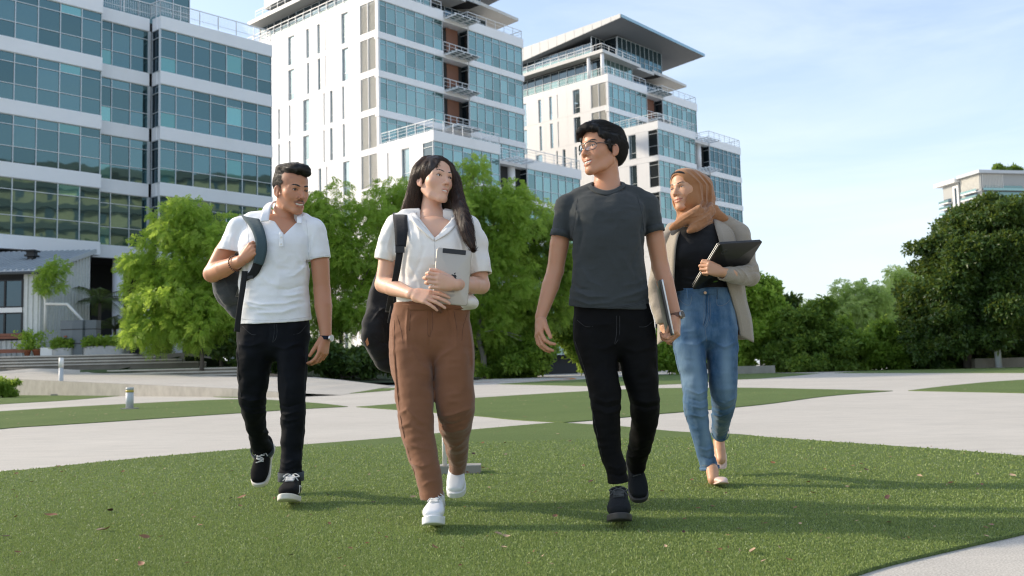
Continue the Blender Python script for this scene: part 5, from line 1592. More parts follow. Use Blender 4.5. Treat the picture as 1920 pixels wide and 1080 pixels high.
def face_details(v, fr, parent, info, gaze, hair_mat, brow=.0030, browz=.022, lids=True, teeth=False, eye_open=.0052, eyetilt=0.0, browtilt=0.0, lash=.0013):
    # eyeballs with iris and pupil
    n, m = 20, 14
    th = np.linspace(0, math.pi, m); ph = np.arange(n) * 2 * math.pi / n
    S = np.array([[math.sin(t) * math.cos(p), math.sin(t) * math.sin(p), math.cos(t)] for t in th for p in ph])
    q = [[i * n + j, i * n + (j + 1) % n, (i + 1) * n + (j + 1) % n, (i + 1) * n + j] for i in range(m - 1) for j in range(n)]
    g = _n(gaze); a = _n(np.cross(g, [0, 0, 1.0])); b = np.cross(a, g)
    R = np.column_stack([a, b, g])
    for s in (-1, 1):
        th2 = np.concatenate([np.linspace(0, .62, 8), np.linspace(.75, math.pi, 10)]); mm = len(th2)
        SS = np.array([[math.sin(t) * math.cos(p), math.sin(t) * math.sin(p), math.cos(t)] for t in th2 for p in ph])
        tt = np.repeat(th2, n)
        col = np.where(tt[:, None] < .20, np.array([[.004, .003, .003]]), np.where(tt[:, None] < .56, np.array([[.035, .016, .008]]), np.array([[.60, .56, .53]])))
        V = (SS * .0121) @ R.T + np.array([s * .0318, .0758, -.0006])
        qq = [[i * n + j, i * n + (j + 1) % n, (i + 1) * n + (j + 1) % n, (i + 1) * n + j] for i in range(mm - 1) for j in range(n)]
        obj_from("eye", fr.w(V), np.array(qq), M_EYE, parent, {"col": col})
        e = eye_open
        br = Vol((min(s * .010, s * .058) - .006, .055, browz - .02), (max(s * .010, s * .058) + .006, .11, browz + .02), .0016)
        br.chain(on_face(v, [(s * x, browz + z) for x, z in ((.0115, -.0030), (.0185, -.0010), (.026, .0012 + browtilt * .5), (.034, .0026 + browtilt * .8), (.042, .0026 + browtilt), (.0515, -.0022 + browtilt))], -brow * .45), np.array([.8, 1.05, 1.1, 1.0, .85, .45]) * brow, .001)
        vol_obj("eyebrow", br, hair_mat, parent, fr, lambda V: {"tint": RNG.random(len(V)) * .25})
        mb = MB(); c = catmull(np.array(on_face(v, [(s * .0190, -.0016), (s * .0245, e * .72), (s * .0315, e * .95), (s * .0385, e * .74 + eyetilt), (s * .0450, .0014 + eyetilt)], .0002)), 4)
        mb.tube(fr.w(c), np.interp(np.linspace(0, 1, len(c)), [0, .5, 1], [lash * .5, lash, lash * .7]), 6)
        mb.build("eyelashes", hair_mat, parent, True)
    if teeth:
        cw, cz, OP = info['cw'], info['cz'], info['op']
        t = Vol((-cw, .055, -.095), (cw, .10, -.055), .0012)
        y0 = .0905
        t.chain([(-cw * .84, .0765, cz - .0035), (-cw * .45, y0 - .0040, -.0700 - OP * .2), (0, y0, -.0712 - OP * .25), (cw * .45, y0 - .0040, -.0700 - OP * .2), (cw * .84, .0765, cz - .0035)], [.0034, .0048, .0052, .0048, .0034], .002)
        vol_obj("teeth", t, M_TEETH, parent, fr)

def seams(B, v, paths, parent, mat, r=.0013):
    """Stitched seams laid on a garment's surface."""
    m = MB()
    for p in paths:
        pts = []
        for x, y in catmull(np.array(p, float), 5):
            d = ray(x, y); d = d / d[1]; t = np.linspace(B.D - .38, B.D + .45, 420); P = CAM_POS + d * t[:, None]; f = v.sample(P); k = np.argmax(f < .0004)
            if f[k] < .0004: pts.append(P[k] - d * .0003)
        if len(pts) > 3: m.tube(pts, r, 5)
    if m.v: m.build("stitching", mat, parent, True)
def hand(v, wrist, along, back, thumb_side, curl=(20, 25, 15), size=1.0, thumb=(35, 20), spread=4, curls=None, k=.006, thumb_out=40, wrist_r=.024):
    """One hand in a volume: along = wrist to knuckles, back = out of the back of the hand, thumb_side = towards the thumb."""
    y = _n(along); z = _n(np.asarray(back, float) - y * (np.asarray(back, float) @ y)); x = np.cross(y, z)
    if x @ np.asarray(thumb_side, float) < 0: x = -x
    W = np.asarray(wrist, float); F = lambda a, b, c: W + (x * a + y * b + z * c) * size
    v.cap(F(0, -.012, 0), F(0, .022, 0), wrist_r * size, .024 * size, k + .008, sq=(z, .78))
    v.chain([F(.016, .020, 0), F(.026, .082, .001)], [.016 * size, .0125 * size], k + .004)
    v.chain([F(.004, .020, .001), F(.008, .086, .003)], [.017 * size, .0125 * size], k + .004)
    v.chain([F(-.010, .020, 0), F(-.011, .082, .002)], [.016 * size, .0120 * size], k + .004)
    v.chain([F(-.018, .022, -.002), F(-.028, .074, -.001)], [.015 * size, .0110 * size], k + .004)
    v.ell(F(.022, .030, -.010), np.array([.016, .024, .013]) * size, k + .006, 'add', np.array([x, y, z]).T)
    v.ell(F(-.018, .034, -.010), np.array([.014, .026, .011]) * size, k + .006, 'add', np.array([x, y, z]).T)
    B = [(.0275, .086), (.0085, .091), (-.0105, .087), (-.0285, .077)]
    Ls = [(.043, .026, .021), (.047, .030, .022), (.043, .028, .022), (.034, .021, .020)]; rad = [.0088, .0090, .0086, .0078]
    tips = []
    for i in range(4):
        c = curls[i] if curls else curl
        p = F(B[i][0], B[i][1], .0015); d = y.copy(); sp = math.radians(spread * (1.5 - i)); dirx = math.sin(sp)
        pts = [p]; ang = 0
        for L, a in zip(Ls[i], c):
            ang += math.radians(a); dd = _n((y * math.cos(ang) - z * math.sin(ang)) + x * dirx * math.cos(ang)); p = p + dd * L * size; pts.append(p)
        r = rad[i] * size; v.chain(pts, [r * 1.08, r * 1.02, r * .93, r * .80], .0025); tips.append(pts[-1])
    a0, a1 = math.radians(thumb_out), [math.radians(t) for t in thumb]
    p = F(.024, .020, -.006); d = _n(x * math.sin(a0) + y * math.cos(a0) - z * .25); pts = [p, p + d * .040 * size]
    bend = _n(y * .5 - x * .5 - z * .75)
    for L, a in zip((.033, .027), a1):
        d = _n(d * math.cos(a) + bend * math.sin(a)); pts.append(pts[-1] + d * L * size)
    v.chain(pts, [.0155 * size, .0115 * size, .0100 * size, .0082 * size], .004)
    return tips
# ------------------------------------------------------------------ shoes, watches, bags and what is carried
SOLE_OUT = np.array([(0, .0), (.030, .006), (.036, .03), (.033, .075), (.034, .11), (.044, .16), (.049, .20), (.046, .235), (.034, .262), (.014, .276), (-.006, .278), (-.028, .270), (-.041, .245), (-.046, .205), (-.041, .16), (-.033, .11), (-.032, .075), (-.035, .03), (-.030, .006)])
def shoe(parent, heel, fwd, up, left_foot, upper, sole, lace, style='low', size=1.0, stripe=None, name="shoe", label=None, skin=None):
    """heel: the ground point under the heel in the shoe's own frame; style low, high, runner or flat."""
    y = _n(fwd); z = _n(np.asarray(up, float) - y * (np.asarray(up, float) @ y)); x = np.cross(y, z)
    fr = Frame(heel, x * size, y * size, z * size)
    mir = -1.0 if left_foot else 1.0
    P = SOLE_OUT * [mir, 1]
    th = dict(low=.026, high=.034, runner=.026, flat=.011)[style]
    wk = dict(low=1.0, high=1.06, runner=1.0, flat=.90)[style]
    P = P * [wk, 1]
    # sole: outline with a rounded edge
    so = Vol((-.07, -.03, -.015), (.07, .31, .06), .0026)
    poly = catmull(P, 3, True)
    def fs(X, Y, Z):
        XX, YY = np.broadcast_arrays(X + 0 * Y, Y + 0 * X); xx, yy = XX[..., 0].ravel(), YY[..., 0].ravel()
        d = np.full(len(xx), 9.0)
        for a, b in zip(poly, np.roll(poly, -1, 0)):
            ab = b - a; t = np.clip(((xx - a[0]) * ab[0] + (yy - a[1]) * ab[1]) / (ab @ ab), 0, 1); d = np.minimum(d, np.hypot(xx - a[0] - t * ab[0], yy - a[1] - t * ab[1]))
        d[inside(poly, xx, yy)] *= -1
        d = d.reshape(XX.shape[:2])[..., None]
        toe = .012 * np.clip((Y - .20) / .08, 0, 1) ** 2 + (.006 * np.clip((.05 - Y) / .05, 0, 1) ** 2 if style in ('runner',) else 0)
        dz = np.abs(Z - th / 2 - toe) - th / 2
        q0, q1 = d + .004, dz + .004
        return np.minimum(np.maximum(q0, q1), 0) + np.hypot(np.maximum(q0, 0), np.maximum(q1, 0)) - .004
    so.put(fs, (-.06, 0, 0), (.06, .285, .05), 0)
    u = Vol((-.07, -.03, -.0), (.07, .31, .17), .0028)
    if style == 'flat':
        u.sweep([(0, .035, th + .018), (0, .10, th + .012), (0, .17, th + .014), (0.002 * mir, .225, th + .013), (.001 * mir, .268, th + .007)], [.031, .034, .041, .037, .016], [.026, .020, .020, .016, .008], k=.01, p=2.4)
        u.ell((0, .045, .075), (.029, .040, .055), .0, 'sub'); u.ell((0, .125, .062), (.030, .075, .036), .0, 'sub')
        u.put(lambda X, Y, Z: -(Z - th * .7) + 0 * X + 0 * Y, (-.07, -.03, 0), (.07, .31, .17), .0, 'and')
    else:
        hi = dict(low=.092, high=.112, runner=.100)[style]
        tb = dict(low=.030, high=.034, runner=.030)[style]
        u.sweep([(0, .030, th + .035), (0, .075, th + .040), (0, .120, th + .036), (.001 * mir, .170, th + .028), (.002 * mir, .215, th + .021), (.001 * mir, .246, th + .015)], np.array([.031, .033, .0355, .042, .044, .036]) * wk, [.045, .046, .042, .034, .026, .020], k=.012, p=2.5)
        u.sweep([(0, .045, th + .03), (0, .050, hi)], [.033, .035], [.038, .044], k=.015, n=1)
        u.ell((0, .060, hi + .030), (.028, .040, .045), .004, 'sub')
        u.put(lambda X, Y, Z: -(Z - th * .55) + 0 * X + 0 * Y, (-.07, -.03, 0), (.07, .31, .17), .0, 'and')
        # toe cap seam and the eyelet facing
        u.chain([(s_ * .040 * wk, .172, th + .02 + .018) if False else (s_ * .041 * wk, .188, th + .022) for s_ in (-1, 0, 1)] if False else [(-.042 * wk, .180, th + .020), (-.020, .196, th + .046), (.020, .196, th + .046), (.042 * wk, .180, th + .020)], .0022, .002, 'sub')
        for s_ in (-1, 1): u.chain([(s_ * .020, .182, th + .052), (s_ * .021, .135, th + .072), (s_ * .024, .098, hi - .004)], .0042, .006)
    V, Q = u.mesh(1)
    V2, Q2 = so.mesh(1)
    a = obj_from(name, fr.w(V), Q, upper, parent)
    if label: a['label'] = label
    obj_from("sole", fr.w(V2), Q2, sole, a)
    if style != 'flat':
        m = MB(); hi = dict(low=.092, high=.112, runner=.100)[style]
        def surf(xx, yy):
            zz = np.linspace(.16, th, 160); pts = np.column_stack([np.full(160, xx), np.full(160, yy), zz]); d = u.sample(pts); k = np.argmax(d < .001); return zz[k] + .0025
        rows = np.linspace(.176, .100, 6)
        for i, yy in enumerate(rows):
            w = .019
            c = [(xx, yy - .006 * (1 if i % 2 else -1) * xx / w, surf(xx, yy)) for xx in np.linspace(-w, w, 7)]
            m.tube(fr.w(c), .0030 * size, 6)
            if i < 5:
                c = [(xx, yy + (rows[i + 1] - yy) * (xx + w) / (2 * w), surf(xx, yy + (rows[i + 1] - yy) * (xx + w) / (2 * w)) + .002) for xx in np.linspace(-w, w, 7)]; m.tube(fr.w(c), .0028 * size, 6)
        yk = .100; zk = surf(0, yk) + .004
        for s_ in (-1, 1):
            m.tube(fr.w(catmull([(0, yk, zk), (s_ * .018, yk + .006, zk + .008), (s_ * .036, yk + .016, zk - .004), (s_ * .024, yk + .014, zk - .006), (0, yk, zk)], 5)), .0024 * size, 6)
            m.tube(fr.w(catmull([(0, yk, zk), (s_ * .014, yk + .02, zk - .002), (s_ * .034, yk + .040, zk - .024)], 5)), .0024 * size, 6)
        m.build("laces", lace, a, True)
        # tongue
        t = Vol((-.05, .02, .04), (.05, .19, .17), .003); t.sweep([(0, .165, th + .042), (0, .125, th + .060), (0, .088, hi + .008), (0, .070, hi + .026)], [.014, .017, .021, .022], [.005, .005, .006, .005], k=.005)
        V3, Q3 = t.mesh(1); obj_from("tongue", fr.w(V3), Q3, upper, a)
        if stripe is not None:
            m = MB()
            for s_ in (-1, 1):
                c = []
                for yy, zz in ((.150, th + .010), (.130, th + .022), (.112, th + .040), (.090, th + .044), (.060, th + .040), (.030, th + .030)):
                    xs = np.linspace(.075, 0, 120) * s_; d = u.sample(np.column_stack([xs, np.full(120, yy), np.full(120, zz)])); c.append((xs[np.argmax(d < .001)] + s_ * .0004, yy, zz))
                m.tube(fr.w(catmull(c, 4)), .0042 * size, 6)
            m.build("side_stripe", stripe, a, True)
    return a

def ring(mb, c, axis, rx, ry, w, t, xdir, n=28, a0=0, a1=2 * math.pi):
    """A flat band round an axis: radius rx along xdir, ry across, width w along the axis, thickness t."""
    ax = _n(axis); x = _n(np.asarray(xdir, float) - ax * (np.asarray(xdir, float) @ ax)); y = np.cross(ax, x)
    full = abs(a1 - a0 - 2 * math.pi) < 1e-6
    A = np.linspace(a0, a1, n, endpoint=not full); vs = []
    for a in A:
        e = x * math.cos(a) * rx + y * math.sin(a) * ry; o = _n(x * math.cos(a) / max(rx, 1e-6) + y * math.sin(a) / max(ry, 1e-6))
        for r, h in ((0, -w / 2), (0, w / 2), (t, w / 2), (t, -w / 2)): vs.append(np.asarray(c) + e + o * r + ax * h)
    m = len(A); q = []
    for i in range(m if full else m - 1):
        j = (i + 1) % m
        for k in range(4): q.append([i * 4 + k, i * 4 + (k + 1) % 4, j * 4 + (k + 1) % 4, j * 4 + k])
    if not full: q += [[0, 1, 2, 3], [(m - 1) * 4 + 3, (m - 1) * 4 + 2, (m - 1) * 4 + 1, (m - 1) * 4]]
    mb.add(np.array(vs), q); return mb
def watch(parent, c, axis, out, r, strap, face_mat, case_mat, name="wristwatch", rx=None, face_r=.019):
    root = empty(name, (0, 0, 0), 0, parent)
    m = MB(); ring(m, c, axis, r, rx or r, .020, .003, out); m.build("strap", strap, root, False)
    o = _n(np.asarray(out, float) - _n(axis) * (np.asarray(out, float) @ _n(axis))); p = np.asarray(c) + o * (r + .002)
    m = MB(); m.tube([p, p + o * .008], [face_r, face_r * .97], 24); m.build("case", case_mat, root)
    m = MB(); m.tube([p + o * .0082, p + o * .0092], [face_r * .82] * 2, 24); m.build("dial", face_mat, root)
    return root
def band(name, mat, parent, A, B, th=.004, n=5, closed=False, smooth=True):
    """A strip of cloth between two edge curves, given thickness."""
    A = catmull(A, n, closed) if n > 1 else np.asarray(A, float); B = catmull(B, n, closed) if n > 1 else np.asarray(B, float)
    m = len(A); K = 5
    rows = [A + (B - A) * t for t in np.linspace(0, 1, K)]
    G_ = np.stack(rows, 1); tu = np.gradient(G_, axis=0); tv = np.gradient(G_, axis=1); nn = np.cross(tu, tv); nn /= np.linalg.norm(nn, axis=2, keepdims=True) + 1e-9
    top = G_ + nn * th / 2; bot = G_ - nn * th / 2
    V = np.concatenate([top.reshape(-1, 3), bot.reshape(-1, 3)]); N = m * K; q = []
    mm = m if closed else m - 1
    for i in range(mm):
        j = (i + 1) % m
        for k in range(K - 1):
            q.append([i * K + k, j * K + k, j * K + k + 1, i * K + k + 1]); q.append([N + i * K + k, N + i * K + k + 1, N + j * K + k + 1, N + j * K + k])
        q.append([i * K, N + i * K, N + j * K, j * K]); q.append([i * K + K - 1, j * K + K - 1, N + j * K + K - 1, N + i * K + K - 1])
    if not closed:
        for k in range(K - 1): 
            q.append([k, k + 1, N + k + 1, N + k]); e = (m - 1) * K; q.append([e + k + 1, e + k, N + e + k, N + e + k + 1])
    mb = MB(); mb.add(V, q); return mb.build(name, mat, parent, smooth)
class Body:
    """Reads points off the photograph's sight lines at one person's distance."""
    def __init__(s, D): s.D = D; s.s = D / 1800
    def __call__(s, x, y, dd=0.0): return at(x, y, s.D + dd)
    def many(s, pts): return [s(*p) for p in pts]
    def sec(s, rows, hb=None):
        """rows of (x, y, half width px, half depth m, dd)"""
        return [s(r[0], r[1], r[4] if len(r) > 4 else 0) for r in rows], [r[2] * s.s for r in rows], [r[3] for r in rows]
    def legs(s, rows, slim=.92):
        c, a, b = s.sec(rows); k = np.linspace(1, 0, len(a)) ** 3; return c, [x * (slim + (1 - slim) * t) for x, t in zip(a, k)], [x * (slim + (1 - slim) * t) for x, t in zip(b, k)]
M_SOLE_W = plain("white_rubber", (.70, .67, .60), .6, var=.06); M_SOLE_B = plain("black_rubber", (.035, .033, .032), .6)
M_SUEDE_K = mat_cloth("black_suede", (.007, .007, .0075), 600, .9, .1, 0)
M_LACE_W = mat_cloth("white_lace", (.66, .66, .64), 900, .8)
M_LEATHER_W = plain("white_leather", (.76, .77, .78), .42, var=.03, bump=.06, bscale=250, bdist=.001)
M_MESH_K = mat_cloth("black_mesh", (.009, .011, .013), 420, .85, .2, 0, .4)
M_LACE_K = mat_cloth("dark_lace", (.045, .05, .05), 900, .8)
M_NUDE = plain("nude_leather", (.74, .54, .46), .4, var=.04)
M_STEEL = plain("polished_steel", (.60, .60, .60), .22, .9, var=.02)
M_DIAL_W = plain("watch_dial", (.70, .72, .72), .2)
M_DIAL_K = plain("dark_dial", (.03, .03, .035), .2)
M_NAVY = mat_cloth("navy_strap", (.012, .016, .03), 800)
M_LEATHER_BR = plain("brown_leather", (.13, .055, .03), .5, var=.15)
M_BAG_G = mat_cloth("charcoal_bag", (.045, .052, .060), 500, .75, .15, .2, .4)
M_BAG_K = mat_cloth("black_bag", (.012, .013, .015), 500, .75, .15, .2, .4)
M_STRAP_G = mat_cloth("slate_strap", (.050, .085, .098), 500, .8, .12, .2, .4)
M_WEB = mat_cloth("black_webbing", (.010, .011, .012), 700, .7)
def settle(root):
    """The pieces were built in world coordinates: hold them in place under a root that stands at its own foot."""
    for ch in root.children: ch.matrix_parent_inverse = Matrix.Translation(-root.location)
# ------------------------------------------------------------------ the man with a moustache in a white polo shirt
def person_one():
    B = Body(5.15); s = B.s
    root = empty("person", tuple(B(515, 930, 0)[:2]) + (0,)); root.location.z = .012
    tag(root, "man with a moustache in white polo shirt and dark jeans, gripping his backpack strap", "person", "students walking across the turf")
    skin = mat_skin("brown_skin", (.54, .265, .155), (.36, .12, .085), (.05, .025, .018))
    hair = mat_hair("black_hair", (.005, .0045, .0045), (.022, .016, .013), .45)
    polo = mat_cloth("white_pique", (.86, .88, .90), 1100, .85, .03, .2, .22)
    jeans = mat_denim("black_denim", (.0045, .0058, .0085), (.009, .012, .017), (.003, .004, .006), 0)
    # head
    fr = head_frame(B(546, 356.5, 0.0), 46, -9, 0, 1.06)
    neck = [(B(537, 382, .02), .050, .056), (B(532, 402, .03), .053, .060), (B(528, 428, .02), .080, .068), (B(526, 462, .0), .105, .06)]
    v, info = face_volume(fr, .0021, neck, dict(smile=1.0, open=.0058, jaw=1.02, chin=1.1, nose=1.12, eye=.0050, lips=.95))
    # hair: faded sides, a high quiff swept back
    h = Vol((-.105, -.14, -.08), (.105, .14, .17), .0026)
    h.ell((0, -.020, .038), (.0775, .1000, .0875), 0)
    h.ell((0, .118, -.022), (.090, .080, .090), .006, 'sub')
    h.chain([(-.10, .03, -.085), (-.10, -.025, -.052), (0, -.10, -.076), (.10, -.025, -.052), (.10, .03, -.085)], .047, .004, 'sub')
    for q in (-1, 1): h.ell((q * .083, -.008, -.014), (.020, .024, .034), .004, 'sub')
    h.ell((.0, .024, .106), (.064, .068, .033), .014); h.ell((-.008, .066, .104), (.052, .032, .030), .012); h.ell((-.004, -.040, .102), (.068, .062, .033), .016)
    h.ell((-.028, .074, .092), (.030, .024, .022), .01)
    h.rough(.004, .014, 5, (1, 3, 1))
    V, Q = v.mesh(1); A = face_attrs(info, .85, fade=h, fadew=.0075)(V); parts = [(fr.w(V), Q, A)]
    # arms and hands, the right one bent up to the strap
    a = Vol(*arm_box([B(445, 420, .02), B(390, 520, .10), B(452, 490, -.08), B(500, 440, -.2)], .09), .0030)
    sh, el, wr = B(446, 430, .03), B(398, 513, .05), B(452, 489, -.125)
    a.chain([sh, sh * .45 + el * .55, el], [.044, .053, .046], .02); a.chain([el, el * .62 + wr * .38, wr], [.047, .048, .030], .012)
    hand(a, B(454, 487, -.128), B(482, 458, -.165) - B(454, 487, -.128), B(455, 440, -.30) - B(470, 470, -.13), B(470, 440, -.14) - B(480, 462, -.15), curls=[(75, 85, 50)] * 4, thumb=(30, 40), size=1.06, thumb_out=25)
    V, Q = a.mesh(1); parts.append((V, Q, None))
    b = Vol(*arm_box([B(592, 430, .02), B(605, 549, 0), B(611, 627, -.05), B(605, 700, -.06)], .09), .0030)
    sh, el, wr = B(596, 438, .02), B(604, 546, .03), B(611, 628, -.03)
    b.chain([sh, sh * .5 + el * .5, el], [.040, .050, .044], .02); b.chain([el, el * .65 + wr * .35, wr], [.045, .047, .030], .012)
    hand(b, B(610.5, 632, -.03), B(604, 668, -.06) - B(610.5, 632, -.03), np.array([.85, -.5, 0]), np.array([-.4, -.9, 0]), curls=[(22, 34, 24), (30, 40, 26), (34, 44, 28), (38, 46, 28)], thumb=(14, 16), size=1.06, thumb_out=20)
    V, Q = b.mesh(1); parts.append((V, Q, None))
    t = Vol(*arm_box([B(515, 400), B(515, 640)], .20), .009)
    t.sweep(*B.sec([(520, 425, 42, .07), (515, 460, 52, .085), (514, 540, 46, .085), (514, 630, 46, .085)]), k=.02)
    t.chain([B(520, 436), B(452, 438, .03)], [.05, .045], .03); t.chain([B(520, 436), B(592, 442, .02)], [.05, .045], .03)
    V, Q = t.mesh(1); parts.append((V, Q, None))
    body = join_parts("body", parts, skin, root)
    face_details(v, fr, body, info, (.10, .95, -.10), hair, .0037, .0215, teeth=True, eye_open=.0055, lash=.0016)
    moustache(v, fr, body, hair, .0020)
    ho = vol_obj("hair", h, hair, body, fr, lambda V: {"tint": RNG.random(len(V)) * .3})
    surface_strands("hair_strands", h, fr, lambda p: np.column_stack([-.35 + 0 * p[:, 0], -.75 + 0 * p[:, 0] - 4 * np.clip(.06 - p[:, 2], 0, .06), -.1 - 14 * np.clip(.07 - p[:, 2], 0, .1)]), 6500, .045, .0022, .00065, hair, ho, keep=lambda p: p[:, 2] > .02, wave=.12, seed=3)
    surface_strands("fine_hair", h, fr, lambda p: np.column_stack([-.2 + 0 * p[:, 0], -.6 + 0 * p[:, 0], np.where(p[:, 2] > .07, .5, -1.0)]), 2600, .016, .0040, .0004, hair, ho, m=5, wave=.3, seed=13)
    # polo shirt
    v = Vol(*arm_box([B(405, 395), B(625, 615)], .17), .0040)
    v.sweep(*B.sec([(519, 425, 52, .070, .02), (516, 440, 66, .100, .015), (514, 465, 68, .122, .0), (514, 500, 65, .126, 0), (514, 545, 64, .122, 0), (514.5, 585, 67, .128, 0), (515, 612, 69, .131, 0)]), k=.02, p=2.3)
    v.chain([B(506, 408, .03), B(474, 417, .03), B(448, 431, .03)], [.045, .056, .058], .03); v.chain([B(545, 410, .03), B(568, 416, .025), B(590, 432, .02)], [.042, .050, .054], .03)
    v.sweep(B.many([(448, 428, .03), (439, 450, .03), (431, 480, .03)]), [.060, .064, .068], [.07, .074, .076], k=.02, n=2)
    v.sweep(B.many([(589, 428, .02), (597, 458, .02), (602.5, 494, .02)]), [.054, .056, .059], [.066, .068, .070], k=.02, n=2)
    v.rough(.006, .07, 4); v.rough(.0018, .050, 44, (1, 1, .6), True)
    for pts, am, w in [([(577, 549), (560, 556), (540, 558)], .007, .009), ([(577, 560), (545, 572), (500, 574), (465, 566)], .008, .009), ([(579, 572), (540, 588), (490, 590)], .007, .011), ([(455, 560), (480, 577), (520, 583)], .007, .010), ([(560, 470), (575, 500), (577, 530)], .007, .012), ([(468, 480), (470, 520), (458, 560)], -.008, .012), ([(520, 470), (535, 520), (530, 560)], .004, .02), ([(592, 440), (588, 462), (583, 485)], .007, .010), ([(442, 436), (436, 455), (440, 470)], .006, .010), ([(500, 520), (515, 535), (540, 540)], .006, .014), ([(580, 500), (560, 520), (545, 524)], .006, .010), ([(578, 535), (550, 546), (525, 546)], -.006, .009)]:
        v.fold(B.many(pts), am, w)
    v.cut(B(434, 471.5, .03), B(430, 490, .03) - B(437, 452, .03), .115, .035)
    v.cut(B(602, 486, .02), B(604, 500, .02) - B(599, 470, .02), .095, .035)
    v.cut(B(515, 603, 0), (0.02, .12, -1), .32, .035)
    # open neck: a V down to the placket
    vee(v, B(527, 438, -.16), B(527, 388, -.06)[2], .110, .17)
    v.chain([B(530, 378, .03), B(530, 398, .03)], [.058, .056], .004, 'sub')
    shirt = vol_obj("shirt", v, polo, root)
    band("collar", polo, shirt, B.many([(504, 414, -.100), (506, 399, -.075), (510, 384, -.02), (520, 377, .085), (545, 385, .095), (556, 398, .03), (557, 408, -.05), (557, 418, -.080)]),
         B.many([(488, 416, -.112), (490, 401, -.085), (497, 386, -.0), (512, 380, .110), (550, 389, .120), (564, 401, .04), (566, 410, -.05), (566, 420, -.082)]), .006)
    band("placket", polo, shirt, B.many([(523.5, 436, -.130), (523, 450, -.138), (523.5, 463, -.142)]), B.many([(531, 436, -.131), (531.5, 450, -.139), (531.5, 463, -.143)]), .004)
    for y in (445, 458):
        m = MB(); p = B(527.5, y, -.1425); m.tube([p, p + [0, -.002, 0]], .005, 12); m.build("button", M_TEETH, shirt)
    seams(B, v, [[(460, 412), (466, 440), (462, 470), (457, 490)], [(574, 412), (577, 440), (578, 470), (580, 488)], [(414, 462), (434, 469), (455, 472)], [(583, 482), (602, 481), (620, 477)], [(451, 597), (480, 600), (515, 600), (550, 598), (580, 594)]], shirt, plain("polo_stitch", (.62, .64, .66), .8, var=0), .0014)
    # jeans
    v = Vol(*arm_box([B(440, 590), B(585, 905, -.1), B(500, 850, .4)], .14), .0042)
    v.sweep(*B.sec([(515, 592, 62, .112), (514.5, 612, 64, .116), (512, 636, 64, .118)]), k=.02, p=2.4)
    v.sweep(*B.legs([(481, 615, 33, .10, 0), (478, 660, 34, .102, -.01), (475, 710, 30, .088, .02), (474, 752, 26, .076, .06), (478, 790, 21.5, .066, .17), (487, 825, 20.5, .06, .30), (491.5, 845, 21, .058, .365), (494, 858, 21, .058, .40)]), k=.02)
    v.sweep(*B.legs([(547, 615, 31, .10, 0), (548, 670, 29.5, .10, -.03), (548, 728, 26.5, .085, -.055), (549.5, 775, 24.5, .074, -.05), (547.5, 830, 22.5, .068, -.04), (545.5, 893, 21.5, .062, -.06)]), k=.02)
    v.rough(.006, .05, 9); v.rough(.0018, .050, 45, (1, 1, .6), True)
    for pts, am, w in [([(450, 745), (470, 752), (497, 748)], .0062, .007), ([(449, 757), (470, 766), (498, 760)], -.0055, .006), ([(452, 768), (472, 778), (497, 772)], .0062, .008), ([(524, 768), (545, 776), (572, 768)], .0062, .008), ([(525, 780), (548, 788), (573, 782)], .0055, .008), ([(526, 756), (550, 762), (573, 755)], -.007, .007), ([(530, 860), (545, 866), (563, 858)], .0055, .007), ([(528, 874), (546, 880), (563, 873)], -.006, .006), ([(470, 815), (490, 818), (508, 808)], .0062, .008), ([(470, 830), (490, 834), (508, 824)], -.007, .006), ([(512, 640), (480, 650), (455, 646)], .0055, .010), ([(518, 650), (545, 655), (572, 642)], .007, .010), ([(514, 605), (514, 640)], -.006, .008), ([(540, 690), (550, 720), (545, 750)], .004, .012), ([(448, 640), (452, 690), (452, 720)], .005, .006)]:
        v.fold(B.many(pts), am, w)
    v.cut(B(491.5, 843, .36), B(495, 860, .42) - B(489, 832, .33), .13, .03); v.cut(B(545.5, 888, -.055), (0, .05, -1), .11, .03); v.cut(B(515, 596), (0, 0, 1), .3)
    legs = vol_obj("jeans", v, jeans, root, attrs=lambda V: {"fade": np.zeros(len(V)), "dark": np.zeros(len(V))})
    seams(B, v, [[(514, 608), (514, 625), (511, 642)], [(519, 608), (519, 630), (512, 642)], [(455, 612), (470, 626), (480, 628)], [(574, 610), (562, 624), (550, 627)], [(450, 640), (446, 690), (452, 745)], [(574, 650), (571, 720), (570, 780), (564, 860)]], legs, plain('jean_stitch', (.03, .034, .04), .8, var=0), .0014)
    cuff = mat_denim("cuff_denim", (.035, .048, .058), (.06, .075, .085), (.02, .02, .03))
    for c, ax, rx, ry, w_ in ((B(545.5, 893, -.058), (0, -.03, 1), 22 * s, .066, .046), (B(491.8, 844, .364), B(489, 832, .33) - B(494, 856, .41), 21 * s, .062, .034)):
        m = MB(); ring(m, c, ax, rx, ry, w_, .005, (1, 0, 0), 40); m.build("turn_up", cuff, legs, True)
    # shoes: the leading one on its heel, the trailing one pushing off
    hz = B(551, 922, -.06); hz[2] = .016
    shoe(root, hz, (.10, -1, .14), (0, .14, 1), True, M_SUEDE_K, M_SOLE_W, M_LACE_W, 'low', 1.12, M_SOLE_W)
    heel = B(506, 838, .50); toe = B(487, 911, .30); f = _n(toe - heel)
    shoe(root, heel, f, np.cross(_n([-1, -.10, -.1]), f), False, M_SUEDE_K, M_SOLE_W, M_LACE_W, 'low', 1.10, M_SOLE_W)
    watch(root, B(611, 634, -.032), B(610, 646, -.035) - B(612, 621, -.03), (.9, -.5, 0), .031, M_NAVY, M_DIAL_W, M_STEEL)
    m = MB(); ax = _n(B(454, 488, -.13) - B(425, 500, -.04)); c = B(441, 494, -.095); x = _n(np.cross(ax, [0, 0, 1.0])); y = np.cross(ax, x)
